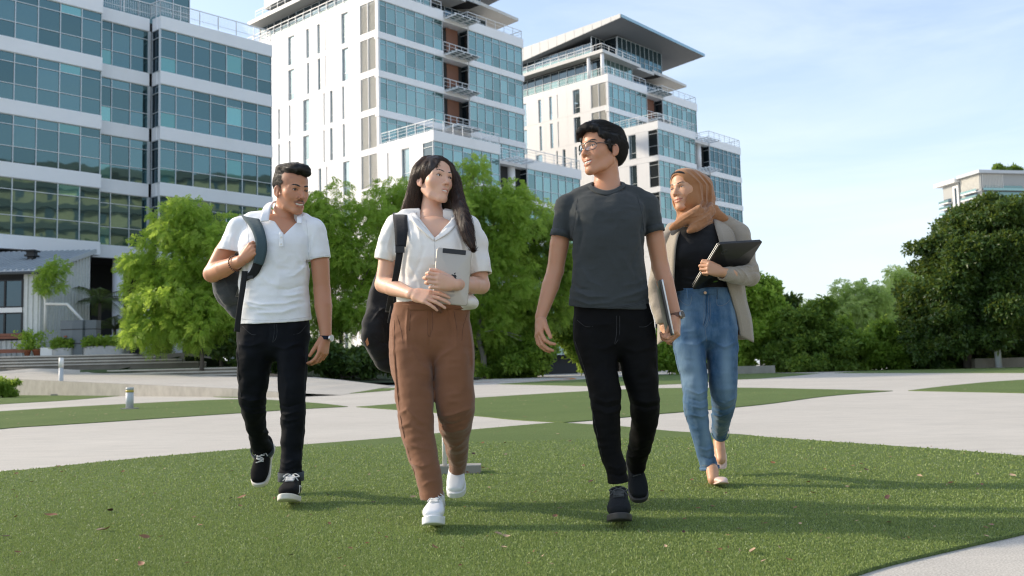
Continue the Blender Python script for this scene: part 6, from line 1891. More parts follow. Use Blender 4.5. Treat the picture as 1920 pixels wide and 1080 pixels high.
    for k in range(22):
        a_ = k * 2 * math.pi / 22; p = c + (x * math.cos(a_) + y * math.sin(a_)) * .040
        m.tube_profile(p, [(.0003, -.0052), (.0038, -.0038), (.0053, 0), (.0038, .0038), (.0003, .0052)], 8)
    m.build("bead_bracelet", M_LEATHER_BR, root, True)
    settle(root)
    return root, B

def arm_box(pts, pad):
    pts = np.array(pts); return pts.min(0) - pad, pts.max(0) + pad
def join_parts(name, parts, mat, root):
    V = np.concatenate([p[0] for p in parts]); n = 0; Q = []
    lip, sh = [], []
    for v, q, a in parts:
        Q.append(q + n); n += len(v); lip.append(a["lip"] if a else np.zeros(len(v))); sh.append(a["shade"] if a else np.zeros(len(v)))
    return obj_from(name, V, np.concatenate(Q), mat, root, {"lip": np.concatenate(lip), "shade": np.concatenate(sh)})
def hair_grooves(h, lines, amp, w):
    for pts in lines:
        pts = np.asarray(pts, float)
        for a, b in zip(pts[:-1], pts[1:]): h.cap(a, b, amp * .9, amp * .9, w, 'sub')
def moustache(v, fr, parent, mat, r):
    m = Vol((-.04, .06, -.075), (.04, .11, -.04), .0015)
    for q in (-1, 1): m.chain(on_face(v, [(q * .001, -.0545), (q * .008, -.0545), (q * .016, -.0560), (q * .026, -.0610)], -r * .4), [r * .9, r, r, r * .5], .001)
    vol_obj("moustache", m, mat, parent, fr, lambda V: {"tint": RNG.random(len(V)) * .25})
def hem_curve(B, x, y, hw, hd, n=48, dz=.016, dd=0.0):
    a = np.arange(n) * 2 * math.pi / n; c = B(x, y, dd)
    ring_ = np.column_stack([c[0] + np.sign(np.cos(a)) * np.abs(np.cos(a)) ** .9 * hw * B.s, c[1] + np.sign(np.sin(a)) * np.abs(np.sin(a)) ** .9 * hd, np.full(n, c[2])])
    ring_[:, 2] += (ring_[:, 1] - c[1]) * .12
    return ring_ + [0, 0, dz], ring_ - [0, 0, .001]
p1, B1_ = person_one()
# ------------------------------------------------------------------ the woman with long dark hair
def person_two():
    B = Body(4.36); s = B.s
    root = empty("person", tuple(B(815, 960, 0)[:2]) + (0,)); root.location.z = .012
    tag(root, "woman with long dark hair in a white blouse and brown trousers, hugging a silver tablet", "person", "students walking across the turf")
    skin = mat_skin("fair_skin", (.68, .42, .30), (.50, .15, .13), (.17, .08, .055))
    hair = mat_hair("dark_brown_hair", (.006, .0045, .004), (.085, .036, .016), .42)
    silk = mat_cloth("cream_blouse", (.84, .82, .78), 700, .5, .02, .1, .08)
    twill = mat_cloth("brown_twill", (.22, .098, .050), 800, .8, .07, .25, .3)
    fr = head_frame(B(813, 339, .05), 42, 4, 6, .965)
    neck = [(B(810, 362, .07), .044, .050), (B(809, 388, .075), .044, .050), (B(810, 410, .06), .062, .056), (B(812, 440, .02), .105, .060), (B(813, 470, .0), .115, .07)]
    v, info = face_volume(fr, .0021, neck, dict(smile=.0, open=.0024, w=.97, jaw=.92, chin=.86, nose=.92, eye=.0052, eyetilt=.0008, lips=1.06, brow=1.4, cheek=1.2))
    V, Q = v.mesh(1); parts = [(fr.w(V), Q, face_attrs(info, 0)(V))]
    a = Vol(*arm_box([B(738, 425, .02), B(713, 545, .02), B(770, 552, -.2), B(850, 570, -.28)], .08), .0028)
    sh, el, wr = B(738, 432, .03), B(719, 533, .03), B(772, 551, -.195)
    a.chain([sh, sh * .4 + el * .6, el], [.036, .042, .038], .02); a.chain([el, el * .65 + wr * .35, wr], [.038, .039, .0235], .012)
    hand(a, B(774, 551, -.20), B(812, 559, -.245) - B(774, 551, -.20), np.array([.1, -.85, .35]), np.array([0, .2, 1]), curls=[(10, 18, 12), (12, 20, 14), (14, 22, 14), (18, 24, 16)], thumb=(20, 20), size=.94, thumb_out=14, spread=5, wrist_r=.021)
    V, Q = a.mesh(1); parts.append((V, Q, None))
    b = Vol(*arm_box([B(885, 428, .02), B(908, 545, .02), B(853, 536, -.22), B(790, 520, -.30)], .08), .0028)
    sh, el, wr = B(884, 434, .03), B(902, 535, .03), B(854, 534, -.235)
    b.chain([sh, sh * .4 + el * .6, el], [.036, .042, .038], .02); b.chain([el, el * .65 + wr * .35, wr], [.039, .039, .0235], .012)
    hand(b, B(852, 533.5, -.24), B(818, 526, -.285) - B(852, 533.5, -.24), np.array([-.05, -1, .1]), np.array([0, 0, 1.0]), curls=[(30, 62, 45), (30, 66, 45), (32, 66, 46), (36, 66, 46)], thumb=(8, 25), size=.95, thumb_out=24, spread=3, wrist_r=.021)
    V, Q = b.mesh(1); parts.append((V, Q, None))
    t = Vol(*arm_box([B(812, 400), B(812, 640)], .20), .009)
    t.sweep(*B.sec([(812, 430, 42, .06), (812, 470, 52, .075), (812, 540, 46, .075), (810, 620, 52, .09)]), k=.02)
    V, Q = t.mesh(1); parts.append((V, Q, None))
    body = join_parts("body", parts, skin, root)
    face_details(v, fr, body, info, (-.28, .93, .10), hair, .0026, .0225, teeth=True, eye_open=.0056, eyetilt=.0008, browtilt=.0006, lash=.0017)
    # hair: parted in the middle, tucked behind one shoulder and falling in front of the other
    R = fr.M / fr.s
    h = Vol(*arm_box([B(750, 285, .0), B(895, 470, .0), B(800, 300, .15), B(860, 400, -.14)], .05), .0032)
    h.ell(fr.w((0, -.022, .034)), np.array([.0815, .1060, .0930]) * .965, 0, 'add', R)
    h.ell(fr.w((0, .024, .046)), np.array([.0720, .0740, .0690]) * .965, .02, 'add', R)
    L1 = B.many([(804, 312, .10), (787, 327, .08), (780, 352, .085), (775, 380, .10), (769, 406, .12)])
    h.sweep(L1, [.026, .032, .036, .044, .046], [.06, .07, .065, .055, .040], k=.02)
    L2 = B.many([(842, 314, .07), (852, 326, .09), (857, 345, .085), (859, 374, .05), (867, 402, -.05), (876, 436, -.120), (886, 464, -.138)])
    h.sweep(L2, [.012, .014, .020, .028, .032, .029, .012], [.05, .055, .05, .044, .030, .024, .012], k=.015)
    h.ell(fr.w((0, .118, -.032)), np.array([.0685, .080, .123]) * .965, .008, 'sub', R)
    h.sweep(B.many([(812, 330, .17), (808, 370, .18), (806, 410, .17)]), [.085, .10, .10], [.05, .05, .04], k=.03)
    h.rough(.004, .016, 3, (1, 1, 5))
    ho = vol_obj("hair", h, hair, body, None, lambda V: {"tint": RNG.random(len(V)) * .25})
    wf = Frame((0, 0, 0), (1, 0, 0), (0, 1, 0), (0, 0, 1)); c0 = fr.w((0, -.02, .03)); part = fr.w((.004, .0, .12))
    def flow(p):
        q = p - part; sd = np.sign(q[:, 0] - .0) ; d = np.column_stack([sd * .9 * np.exp(-((p[:, 2] - part[2]) / .07) ** 2), np.full(len(p), .1), -np.clip((part[2] - p[:, 2]) / .05, .12, 1.2)])
        low = p[:, 2] < c0[2] - .06; d[low] = np.column_stack([np.where(p[low, 0] > c0[0], .35, -.12), np.zeros(low.sum()), -np.ones(low.sum())]); return d
    surface_strands("hair_strands", h, wf, flow, 7500, .15, .0016, .0006, hair, ho, m=9, wave=.06, keep=lambda p: p[:, 2] > B(886, 440)[2], seed=8)
    surface_strands("loose_hair", h, wf, flow, 900, .10, .008, .0005, hair, ho, m=8, keep=lambda p: p[:, 2] < c0[2] - .05, wave=.14, seed=18)
    # blouse
    v = Vol(*arm_box([B(700, 395), B(925, 600)], .16), .0038)
    v.sweep(*B.sec([(812, 418, 50, .055, .035), (812, 432, 68, .090, .025), (812, 455, 71, .108, .0), (813, 485, 70, .122, -.005), (813, 520, 66, .104, 0), (814, 548, 68, .104, 0), (813, 562, 70, .108, 0), (813, 574, 66, .097, 0), (812, 592, 62, .090, 0)]), k=.02, p=2.3)
    v.chain([B(790, 404, .06), B(762, 410, .05), B(742, 424, .04)], [.036, .044, .046], .025); v.chain([B(835, 406, .06), B(860, 412, .05), B(882, 428, .04)], [.036, .044, .046], .025)
    v.sweep(B.many([(741, 424, .03), (729, 455, .03), (722, 494, .03)]), [.048, .052, .050], [.062, .068, .070], k=.02, n=2)
    v.sweep(B.many([(883, 428, .03), (895, 462, .03), (902, 518, .02)]), [.047, .052, .052], [.062, .068, .070], k=.02, n=2)
    v.ell(B(878, 568, -.02), (.045, .08, .036), .03)
    v.rough(.006, .06, 14); v.rough(.0018, .050, 54, (1, 1, .6), True)
    for pts, am, w in [([(765, 410), (775, 440), (780, 470)], .007, .008), ([(772, 408), (790, 440), (795, 475)], .006, .008), ([(780, 412), (800, 440), (806, 462)], .005, .007), ([(770, 500), (790, 530), (795, 560)], .006, .010), ([(800, 470), (790, 500), (775, 530)], -.006, .012), ([(880, 450), (893, 480), (898, 510)], .006, .008), ([(735, 440), (728, 465), (732, 490)], .006, .008), ([(770, 470), (762, 510), (765, 550)], -.007, .010), ([(780, 560), (800, 552), (820, 550)], .005, .008), ([(855, 430), (868, 460), (872, 490)], .006, .009), ([(760, 545), (775, 555), (800, 558)], -.005, .007)]:
        v.fold(B.many(pts), am, w)
    v.cut(B(723, 489, .03), B(719, 506, .03) - B(728, 470, .03), .10, .035); v.cut(B(901.5, 514, .02), B(903, 530, .02) - B(897, 480, .03), .10, .035)
    v.cut(B(815, 585, 0), (0.05, .1, -1), .3, .03)
    vee(v, B(815, 445, -.15), B(813, 388, -.02)[2], .115, .17)
    v.chain([B(810, 385, .06), B(810, 402, .05)], [.056, .058], .004, 'sub')
    shirt = vol_obj("blouse", v, silk, root)
    band("collar", silk, shirt, B.many([(815, 446, -.118), (797, 428, -.100), (783, 410, -.045), (781, 398, .02), (798, 391, .125), (828, 392, .12), (844, 402, .03), (846, 412, -.03), (834, 430, -.095), (815, 446, -.118)]),
         B.many([(814, 452, -.122), (790, 431, -.115), (773, 413, -.075), (770, 400, .02), (796, 397, .15), (834, 398, .145), (856, 408, .03), (857, 418, -.05), (842, 436, -.108), (816, 452, -.122)]), .004)
    seams(B, v, [[(815, 452), (815, 500), (814, 560)], [(757, 412), (752, 440), (748, 470)], [(708, 484), (722, 488), (740, 491)], [(866, 416), (874, 440), (879, 470)], [(889, 509), (902, 512), (916, 515)]], shirt, plain("blouse_stitch", (.58, .57, .54), .8, var=0), .0014)
    # trousers
    v = Vol(*arm_box([B(722, 560), B(900, 950, -.15), B(858, 890, .45)], .13), .0042)
    v.sweep(*B.sec([(812, 566, 69, .104), (807, 596, 73, .112), (808, 636, 76, .116)]), k=.02, p=2.4)
    v.sweep(*B.legs([(771, 625, 38, .10, 0), (771, 665, 41, .11, -.02), (774, 706, 38.5, .104, -.045), (778, 760, 34.5, .094, -.08), (782, 810, 31.5, .086, -.10), (792, 850, 28, .078, -.125), (802, 885, 24.5, .07, -.15), (814, 945, 20.5, .062, -.17)], .96), k=.015)
    v.sweep(*B.legs([(848, 625, 36, .10, 0), (851, 665, 38, .11, -.01), (851, 706, 37, .104, -.02), (852, 742, 37, .10, -.03), (855, 766, 36.5, .098, -.02), (853, 795, 32, .085, .06), (857, 832, 24, .072, .20), (858, 868, 18, .062, .33), (857, 890, 16, .058, .40)], .96), k=.015)
    v.rough(.0055, .055, 19); v.rough(.0018, .050, 55, (1, 1, .6), True)
    for pts, am, w in [([(752, 775), (770, 765), (800, 790)], .0085, .010), ([(752, 800), (775, 790), (812, 812)], .0062, .010), ([(757, 815), (780, 830), (815, 836)], .0055, .010), ([(745, 660), (752, 720), (760, 760)], -.007, .010), ([(738, 620), (745, 680), (752, 740)], .0055, .007), ([(812, 700), (790, 680), (770, 640)], .0062, .012), ([(812, 690), (830, 668), (860, 650)], .007, .010), ([(820, 780), (850, 776), (890, 762)], .0085, .009), ([(822, 795), (850, 793), (884, 783)], -.007, .008), ([(826, 806), (850, 810), (880, 800)], .007, .009), ([(838, 850), (858, 838), (874, 825)], .0055, .008), ([(812, 572), (812, 620), (808, 660)], -.0055, .006), ([(769, 578), (767, 620), (770, 660)], .007, .005), ([(852, 578), (858, 620), (860, 660)], .007, .005), ([(841, 578), (846, 610), (850, 640)], -.006, .005), ([(800, 900), (812, 893), (825, 890)], .006, .007), ([(776, 860), (798, 866), (818, 860)], .007, .009), ([(880, 600), (886, 650), (888, 700)], .006, .007)]:
        v.fold(B.many(pts), am, w)
    v.cut(B(812.5, 934, -.168), (.12, 0, -1), .12, .03); v.cut(B(857, 880, .385), B(857, 895, .42) - B(857, 860, .31), .12, .03); v.cut(B(812, 566), (0, 0, 1), .3)
    legs = vol_obj("trousers", v, twill, root)
    seams(B, v, [[(811, 584), (811, 615), (806, 628)], [(802, 584), (802, 626), (808, 630)], [(744, 590), (752, 620), (756, 645)], [(739, 600), (742, 700), (754, 800), (778, 890)], [(876, 588), (868, 615), (866, 640)], [(770, 583), (768, 620)], [(851, 583), (857, 620)]], legs, plain("twill_stitch", (.12, .05, .026), .8, var=0), .0014)
    A_, C_ = hem_curve(B, 812, 572, 72.5, .109, 56, .013); band("belt", twill, legs, A_, C_ - [0, 0, .016], .006, 1, True)
    m = MB(); m.tube(catmull(B.many([(820, 572, -.118), (824, 580, -.128), (827, 586, -.122)]), 4), .007, 8); m.tube(catmull(B.many([(816, 573, -.118), (818, 580, -.130), (822, 584, -.124)]), 4), .006, 8); m.build("belt_knot", M_LEATHER_BR, legs, True)
    # trainers
    hz = B(820, 955, -.12); hz[2] = .018
    shoe(root, hz, (.0, -1, .13), (0, .13, 1), False, M_LEATHER_W, M_LEATHER_W, M_LACE_W, 'high', .94)
    heel = B(860, 874, .50); toe = B(853, 944, .26); f = _n(toe - heel)
    shoe(root, heel, f, np.cross(_n([-1, -.06, -.06]), f), True, M_LEATHER_W, M_LEATHER_W, M_LACE_W, 'high', .94)
    m = MB(); m.tube([B(818, 925, -.16), B(820, 950, -.19)], [.034, .036], 12); m.build("sock", M_LACE_W, root, True)
    settle(root)
    return root, B
p2, B2_ = person_two()
# ------------------------------------------------------------------ the man in glasses and a charcoal T-shirt
def person_three():
    B = Body(4.36); s = B.s
    root = empty("person", tuple(B(1150, 950, 0)[:2]) + (0,)); root.location.z = .012
    tag(root, "tall man in glasses and a charcoal T-shirt with black jeans, a laptop at his side", "person", "students walking across the turf")
    skin = mat_skin("tan_skin", (.52, .27, .16), (.40, .13, .09), (.09, .045, .03))
    hair = mat_hair("black_hair", (.0045, .0045, .005), (.018, .016, .015), .42)
    tee = mat_cloth("charcoal_jersey", (.032, .039, .041), 900, .9, .22, .1, .2, (.050, .057, .059))
    jeans = mat_denim("jet_denim", (.0028, .0029, .0032), (.006, .006, .0065), (.002, .002, .0025), 0)
    fr = head_frame(B(1128.5, 283.5, .05), -53, 5, -5, 1.03)
    neck = [(B(1138, 308, .07), .050, .056), (B(1138, 332, .075), .051, .057), (B(1138, 352, .065), .060, .062), (B(1138, 375, .03), .095, .058), (B(1138, 410, .02), .11, .07)]
    v, info = face_volume(fr, .0021, neck, dict(smile=1.0, open=.0060, w=.99, jaw=1.0, chin=1.05, nose=1.08, eye=.0048, lips=1.0, brow=1.1))
    h = Vol((-.115, -.15, -.10), (.115, .15, .19), .0026)
    h.ell((0, -.024, .038), (.0820, .1070, .0920), 0)
    h.ell((0, .116, -.026), (.088, .075, .092), .006, 'sub')
    h.chain([(-.10, .03, -.090), (-.10, -.022, -.058), (0, -.10, -.112), (.10, -.022, -.058), (.10, .03, -.090)], .045, .004, 'sub')
    for q in (-1, 1): h.ell((q * .086, -.008, -.018), (.020, .024, .032), .004, 'sub')
    h.ell((.0, .020, .104), (.068, .075, .032), .016); h.ell((.004, -.045, .092), (.074, .064, .034), .018); h.ell((0, -.082, .02), (.068, .042, .078), .02)
    for x, y, z, ex, ey, ez in ((.040, .075, .085, .024, .030, .018), (.016, .088, .090, .024, .028, .018), (-.012, .088, .090, .024, .026, .020), (-.038, .070, .082, .024, .028, .020), (-.060, .040, .060, .016, .030, .030), (.060, .040, .060, .016, .030, .030)): h.ell((x, y, z), (ex, ey, ez), .010)
    h.chain([(.020, .098, .088), (.034, .108, .074), (.040, .108, .060)], [.010, .008, .003], .006); h.chain([(-.002, .100, .090), (.012, .114, .074), (.016, .112, .062)], [.010, .007, .003], .006); h.chain([(.046, .085, .080), (.058, .090, .064), (.060, .088, .052)], [.010, .007, .003], .006)
    for q in (-1, 1): h.chain([(q * .076, .028, .020), (q * .0755, .020, -.010)], [.010, .004], .008)
    h.rough(.003, .016, 6, (1, 4, 1))
    V, Q = v.mesh(1); parts = [(fr.w(V), Q, face_attrs(info, .12, fade=h, fadew=.004, fadek=.6)(V))]
    a = Vol(*arm_box([B(1060, 385, .02), B(1035, 520, .04), B(1010, 600, -.04), B(1025, 665, -.06)], .08), .0028)
    sh, el, wr = B(1058, 398, .04), B(1041, 508, .05), B(1014, 594, -.02)
    a.chain([sh, sh * .45 + el * .55, el], [.038, .044, .038], .02); a.chain([el, el * .68 + wr * .32, wr], [.038, .040, .0255], .012)
    hand(a, B(1013, 598, -.025), B(1010, 634, -.075) - B(1013, 598, -.025), np.array([-.85, -.30, .1]), np.array([.3, -.95, 0]), curls=[(30, 40, 26), (24, 36, 26), (22, 34, 24), (20, 32, 22)], thumb=(10, 12), size=1.02, thumb_out=20)
    V, Q = a.mesh(1); parts.append((V, Q, None))
    b = Vol(*arm_box([B(1222, 385, .02), B(1245, 505, .04), B(1270, 590, -.04), B(1262, 660, -.08)], .08), .0028)
    sh, el, wr = B(1220, 396, .04), B(1238, 500, .06), B(1266, 589, -.03)
    b.chain([sh, sh * .45 + el * .55, el], [.038, .043, .038], .02); b.chain([el, el * .68 + wr * .32, wr], [.039, .040, .0255], .012)
    hand(b, B(1267, 594, -.035), B(1268, 626, -.070) - B(1267, 594, -.035), np.array([.85, -.45, 0]), np.array([-.4, -.9, 0]), curls=[(48, 68, 40), (52, 70, 42), (54, 70, 42), (56, 70, 42)], thumb=(22, 30), size=1.0, thumb_out=14)
    V, Q = b.mesh(1); parts.append((V, Q, None))
    t = Vol(*arm_box([B(1140, 370), B(1145, 640)], .20), .009)
    t.sweep(*B.sec([(1138, 395, 46, .07), (1138, 430, 54, .085), (1142, 520, 50, .085), (1148, 620, 56, .085)]), k=.02)
    V, Q = t.mesh(1); parts.append((V, Q, None))
    body = join_parts("body", parts, skin, root)
    face_details(v, fr, body, info, (.02, .99, .0), hair, .0037, .0215, teeth=True, eye_open=.0050, lash=.0016)
    ho = vol_obj("hair", h, hair, body, fr, lambda V: {"tint": RNG.random(len(V)) * .25})
    surface_strands("hair_strands", h, fr, lambda p: np.column_stack([.25 + 0 * p[:, 0], np.where(p[:, 1] > .085, .5, -.9), np.where(p[:, 2] > .06, .05, -.6)]), 7000, .050, .0026, .00065, hair, ho, wave=.08, seed=4)
    surface_strands("fine_hair", h, fr, lambda p: np.column_stack([.3 * np.sign(p[:, 0]), np.where(p[:, 1] > .05, .8, -.5), -.6 + 0 * p[:, 0]]), 2600, .022, .0050, .0004, hair, ho, m=5, wave=.4, seed=14)
    # glasses
    g = empty("glasses", (0, 0, 0), 0, body)
    m = MB(); lens = MB(); metal = plain("gunmetal", (.10, .095, .09), .3, .8)
    for q in (-1, 1):
        c = []
        for k in range(28):
            a_ = k * 2 * math.pi / 28; ca, sa = math.cos(a_), math.sin(a_)
            xx = q * .0335 + .0255 * np.sign(ca) * abs(ca) ** .85; zz = -.006 + (.0205 if sa < 0 else .0185) * np.sign(sa) * abs(sa) ** .8
            c.append((xx, .1115 - 2.4 * (xx) ** 2 * 3.2 - .0, zz))
        c.append(c[0]); m.tube(fr.w(c), .00155, 6, False)
        cc = np.array(c[:-1]); cen = cc.mean(0); lens.add(fr.w(np.vstack([cc, cen])), None, [[i, (i + 1) % 28, 28] for i in range(28)])
        top = [p for p in c[:-1] if p[2] > -.002]; top = sorted(top, key=lambda p: p[0]); m.tube(fr.w(np.array(top) + [0, .0008, .0006]), .0024, 6)
        e = max(c, key=lambda p: p[0] * q)
        m.tube(fr.w(catmull([(e[0], e[1], .002), (q * .070, .070, .004), (q * .0795, .020, .006), (q * .0805, -.010, .006), (q * .079, -.030, -.012)], 4)), .0021, 6)
    m.tube(fr.w(catmull([(-.0090, .1105, .002), (0, .1135, .004), (.0090, .1105, .002)], 4)), .0017, 6)
    m.build("frame", metal, g, True)
    tl = NT("lens"); gl = tl.node("BsdfGlossy", Roughness=.02); tr = tl.node("BsdfTransparent"); mx = tl.node("MixShader"); fz = tl.node("Fresnel", IOR=1.5)
    tl.l.new(fz.outputs[0], mx.inputs[0]); tl.l.new(tr.outputs[0], mx.inputs[1]); tl.l.new(gl.outputs[0], mx.inputs[2]); tl.l.new(mx.outputs[0], tl.out.inputs[0])
    lens.build("lens", tl.m, g)
    # T-shirt
    v = Vol(*arm_box([B(1025, 345), B(1252, 600)], .17), .0040)
    v.sweep(*B.sec([(1138, 375, 52, .062, .04), (1138, 392, 76, .092, .03), (1138, 415, 74, .120, .01), (1139, 450, 69.5, .126, 0), (1142, 490, 67, .118, 0), (1142, 530, 71, .116, 0), (1142, 565, 74.5, .122, 0), (1143, 590, 76, .126, 0)]), k=.02, p=2.3)
    v.chain([B(1115, 358, .06), B(1085, 370, .05), B(1060, 388, .04)], [.040, .046, .048], .03); v.chain([B(1162, 356, .06), B(1192, 367, .05), B(1217, 386, .04)], [.040, .046, .048], .03)
    v.sweep(B.many([(1062, 384, .04), (1055, 415, .04), (1051, 452, .04)]), [.044, .045, .045], [.062, .064, .064], k=.02, n=2)
    v.sweep(B.many([(1215, 382, .04), (1223, 410, .04), (1226.5, 444, .04)]), [.044, .0435, .0425], [.062, .064, .064], k=.02, n=2)
    v.rough(.0055, .06, 24); v.rough(.0018, .050, 56, (1, 1, .6), True)
    for pts, am, w in [([(1080, 400), (1090, 440), (1083, 480)], -.008, .010), ([(1206, 400), (1196, 440), (1204, 480)], -.008, .010), ([(1074, 380), (1082, 410), (1076, 440)], .006, .008), ([(1205, 378), (1200, 410), (1205, 440)], .006, .008), ([(1069, 545), (1100, 560), (1140, 560)], .009, .009), ([(1068, 560), (1100, 574), (1150, 570)], .008, .008), ([(1217, 540), (1180, 556), (1140, 566)], .008, .009), ([(1212, 520), (1190, 535), (1160, 540)], .006, .010), ([(1085, 500), (1100, 530), (1130, 545)], .006, .011), ([(1150, 470), (1175, 510), (1195, 530)], .005, .012), ([(1130, 470), (1150, 510), (1160, 540)], .004, .012), ([(1195, 460), (1180, 500), (1190, 540)], -.005, .010), ([(1072, 530), (1085, 545), (1110, 548)], -.006, .008), ([(1220, 555), (1190, 570), (1160, 574)], -.006, .007), ([(1110, 400), (1140, 408), (1170, 400)], .003, .012)]:
        v.fold(B.many(pts), am, w)
    v.cut(B(1052, 446, .04), B(1050, 466, .04) - B(1056, 420, .04) + np.array([-.012, 0, 0]), .095, .035); v.cut(B(1226, 437, .04), B(1228, 452, .04) - B(1222, 410, .04) + np.array([.012, 0, 0]), .095, .035)
    v.cut(B(1143, 576, 0), (-.06, .13, -1), .36, .035)
    v.chain([B(1138, 335, .065), B(1138, 350, .02)], [.062, .064], .004, 'sub')
    shirt = vol_obj("t_shirt", v, tee, root)
    band("neckband", tee, shirt, B.many([(1109, 347, .020), (1121, 354, -.020), (1137, 357.5, -.036), (1153, 354, -.020), (1166, 346, .020), (1161, 341, .115), (1138, 339, .138), (1115, 342, .115)]), B.many([(1103, 350, .020), (1117, 361, -.036), (1137, 366, -.056), (1157, 361, -.036), (1172, 349, .020), (1167, 342, .125), (1138, 339, .152), (1109, 343, .125)]), .006, 5, True)
    for c, ax, rx in ((B(1052, 440, .04), B(1050, 466, .04) - B(1056, 420, .04) + np.array([-.012, 0, 0]), .0465), (B(1226, 431, .04), B(1228, 452, .04) - B(1222, 410, .04) + np.array([.012, 0, 0]), .0445)):
        m = MB(); ring(m, c, ax, rx, .066, .030, .004, (1, 0, 0), 40); m.build("sleeve_cuff", tee, shirt, True)
    seams(B, v, [[(1083, 372), (1079, 400), (1076, 425), (1071, 448)], [(1195, 370), (1202, 395), (1206, 420), (1208, 440)], [(1069, 572), (1100, 577), (1140, 576), (1180, 572), (1219, 561)], [(1069, 575), (1100, 580), (1140, 579), (1180, 575), (1219, 564)]], shirt, plain("tee_stitch", (.022, .026, .028), .9, var=0), .0014)
    # jeans
    v = Vol(*arm_box([B(1065, 560), B(1242, 915, -.15), B(1195, 880, .42)], .13), .0042)
    v.sweep(*B.sec([(1146, 566, 69, .104), (1149, 600, 72, .110), (1150, 630, 73, .112)]), k=.02, p=2.4)
    v.sweep(*B.legs([(1112, 610, 37, .10, 0), (1116, 650, 38, .102, -.02), (1127, 695, 32.5, .092, -.05), (1133, 731, 31, .086, -.085), (1136, 764, 28, .078, -.10), (1139, 805, 26, .074, -.095), (1145, 845, 22, .064, -.10), (1155, 882, 19.5, .056, -.11), (1160, 915, 19.5, .054, -.12)]), k=.02)
    v.sweep(*B.legs([(1190, 610, 37, .10, 0), (1196, 655, 37, .10, -.01), (1200, 700, 34.5, .094, -.02), (1206, 733, 30.5, .086, -.02), (1210, 760, 28, .08, .0), (1206, 803, 26.5, .074, .10), (1199, 838, 24, .066, .21), (1194, 862, 21.5, .06, .29), (1192, 884, 20.5, .058, .35)]), k=.02)
    v.rough(.006, .05, 29); v.rough(.0018, .050, 57, (1, 1, .6), True)
    for pts, am, w in [([(1104, 742), (1130, 752), (1162, 744)], .0062, .008), ([(1108, 762), (1132, 772), (1163, 764)], .0062, .008), ([(1106, 752), (1132, 762), (1162, 754)], -.007, .006), ([(1180, 745), (1206, 754), (1236, 748)], .0062, .008), ([(1182, 765), (1206, 772), (1236, 764)], .0062, .008), ([(1183, 756), (1206, 763), (1236, 757)], -.007, .006), ([(1130, 865), (1150, 872), (1172, 862)], .0055, .007), ([(1136, 880), (1155, 886), (1176, 878)], -.007, .006), ([(1140, 895), (1158, 900), (1178, 892)], .0055, .007), ([(1176, 840), (1196, 850), (1218, 842)], .0055, .007), ([(1178, 860), (1194, 866), (1214, 858)], .0055, .007), ([(1157, 640), (1130, 655), (1095, 650)], .0055, .010), ([(1160, 650), (1185, 660), (1225, 650)], .0055, .010), ([(1078, 600), (1100, 612), (1140, 610)], .005, .009), ([(1156, 590), (1156, 640)], -.006, .007)]:
        v.fold(B.many(pts), am, w)
    v.cut(B(1159, 905, -.118), (.1, 0, -1), .11, .03); v.cut(B(1192.5, 874, .325), B(1191, 884, .36) - B(1196, 850, .25), .11, .03); v.cut(B(1146, 572), (0, 0, 1), .3)
    legs = vol_obj("jeans", v, jeans, root, attrs=lambda V: {"fade": np.zeros(len(V)), "dark": np.zeros(len(V))})
    seams(B, v, [[(1156, 592), (1156, 625), (1152, 645)], [(1162, 592), (1161, 630), (1153, 646)], [(1082, 600), (1098, 612), (1112, 612)], [(1226, 600), (1212, 612), (1198, 613)], [(1078, 640), (1098, 700), (1111, 770), (1130, 860)], [(1230, 650), (1233, 720)]], legs, plain("jet_stitch", (.022, .022, .024), .7, var=0), .0014)
    hz = B(1161, 945, -.10); hz[2] = .014
    shoe(root, hz, (-.10, -1, .12), (0, .12, 1), False, M_MESH_K, M_SOLE_B, M_LACE_K, 'runner', 1.10)
    heel = B(1186, 866, .48); toe = B(1199, 944, .27); f = _n(toe - heel)
    shoe(root, heel, f, np.cross(_n([-1, .10, .02]), f), True, M_MESH_K, M_SOLE_B, M_LACE_K, 'runner', 1.02)
    watch(root, B(1266.5, 593.5, -.033), B(1268, 606, -.038) - B(1263, 578, -.02), (.75, -.6, 0), .0285, M_LEATHER_BR, M_DIAL_K, M_STEEL)
    settle(root)
    return root, B
p3, B3_ = person_three()
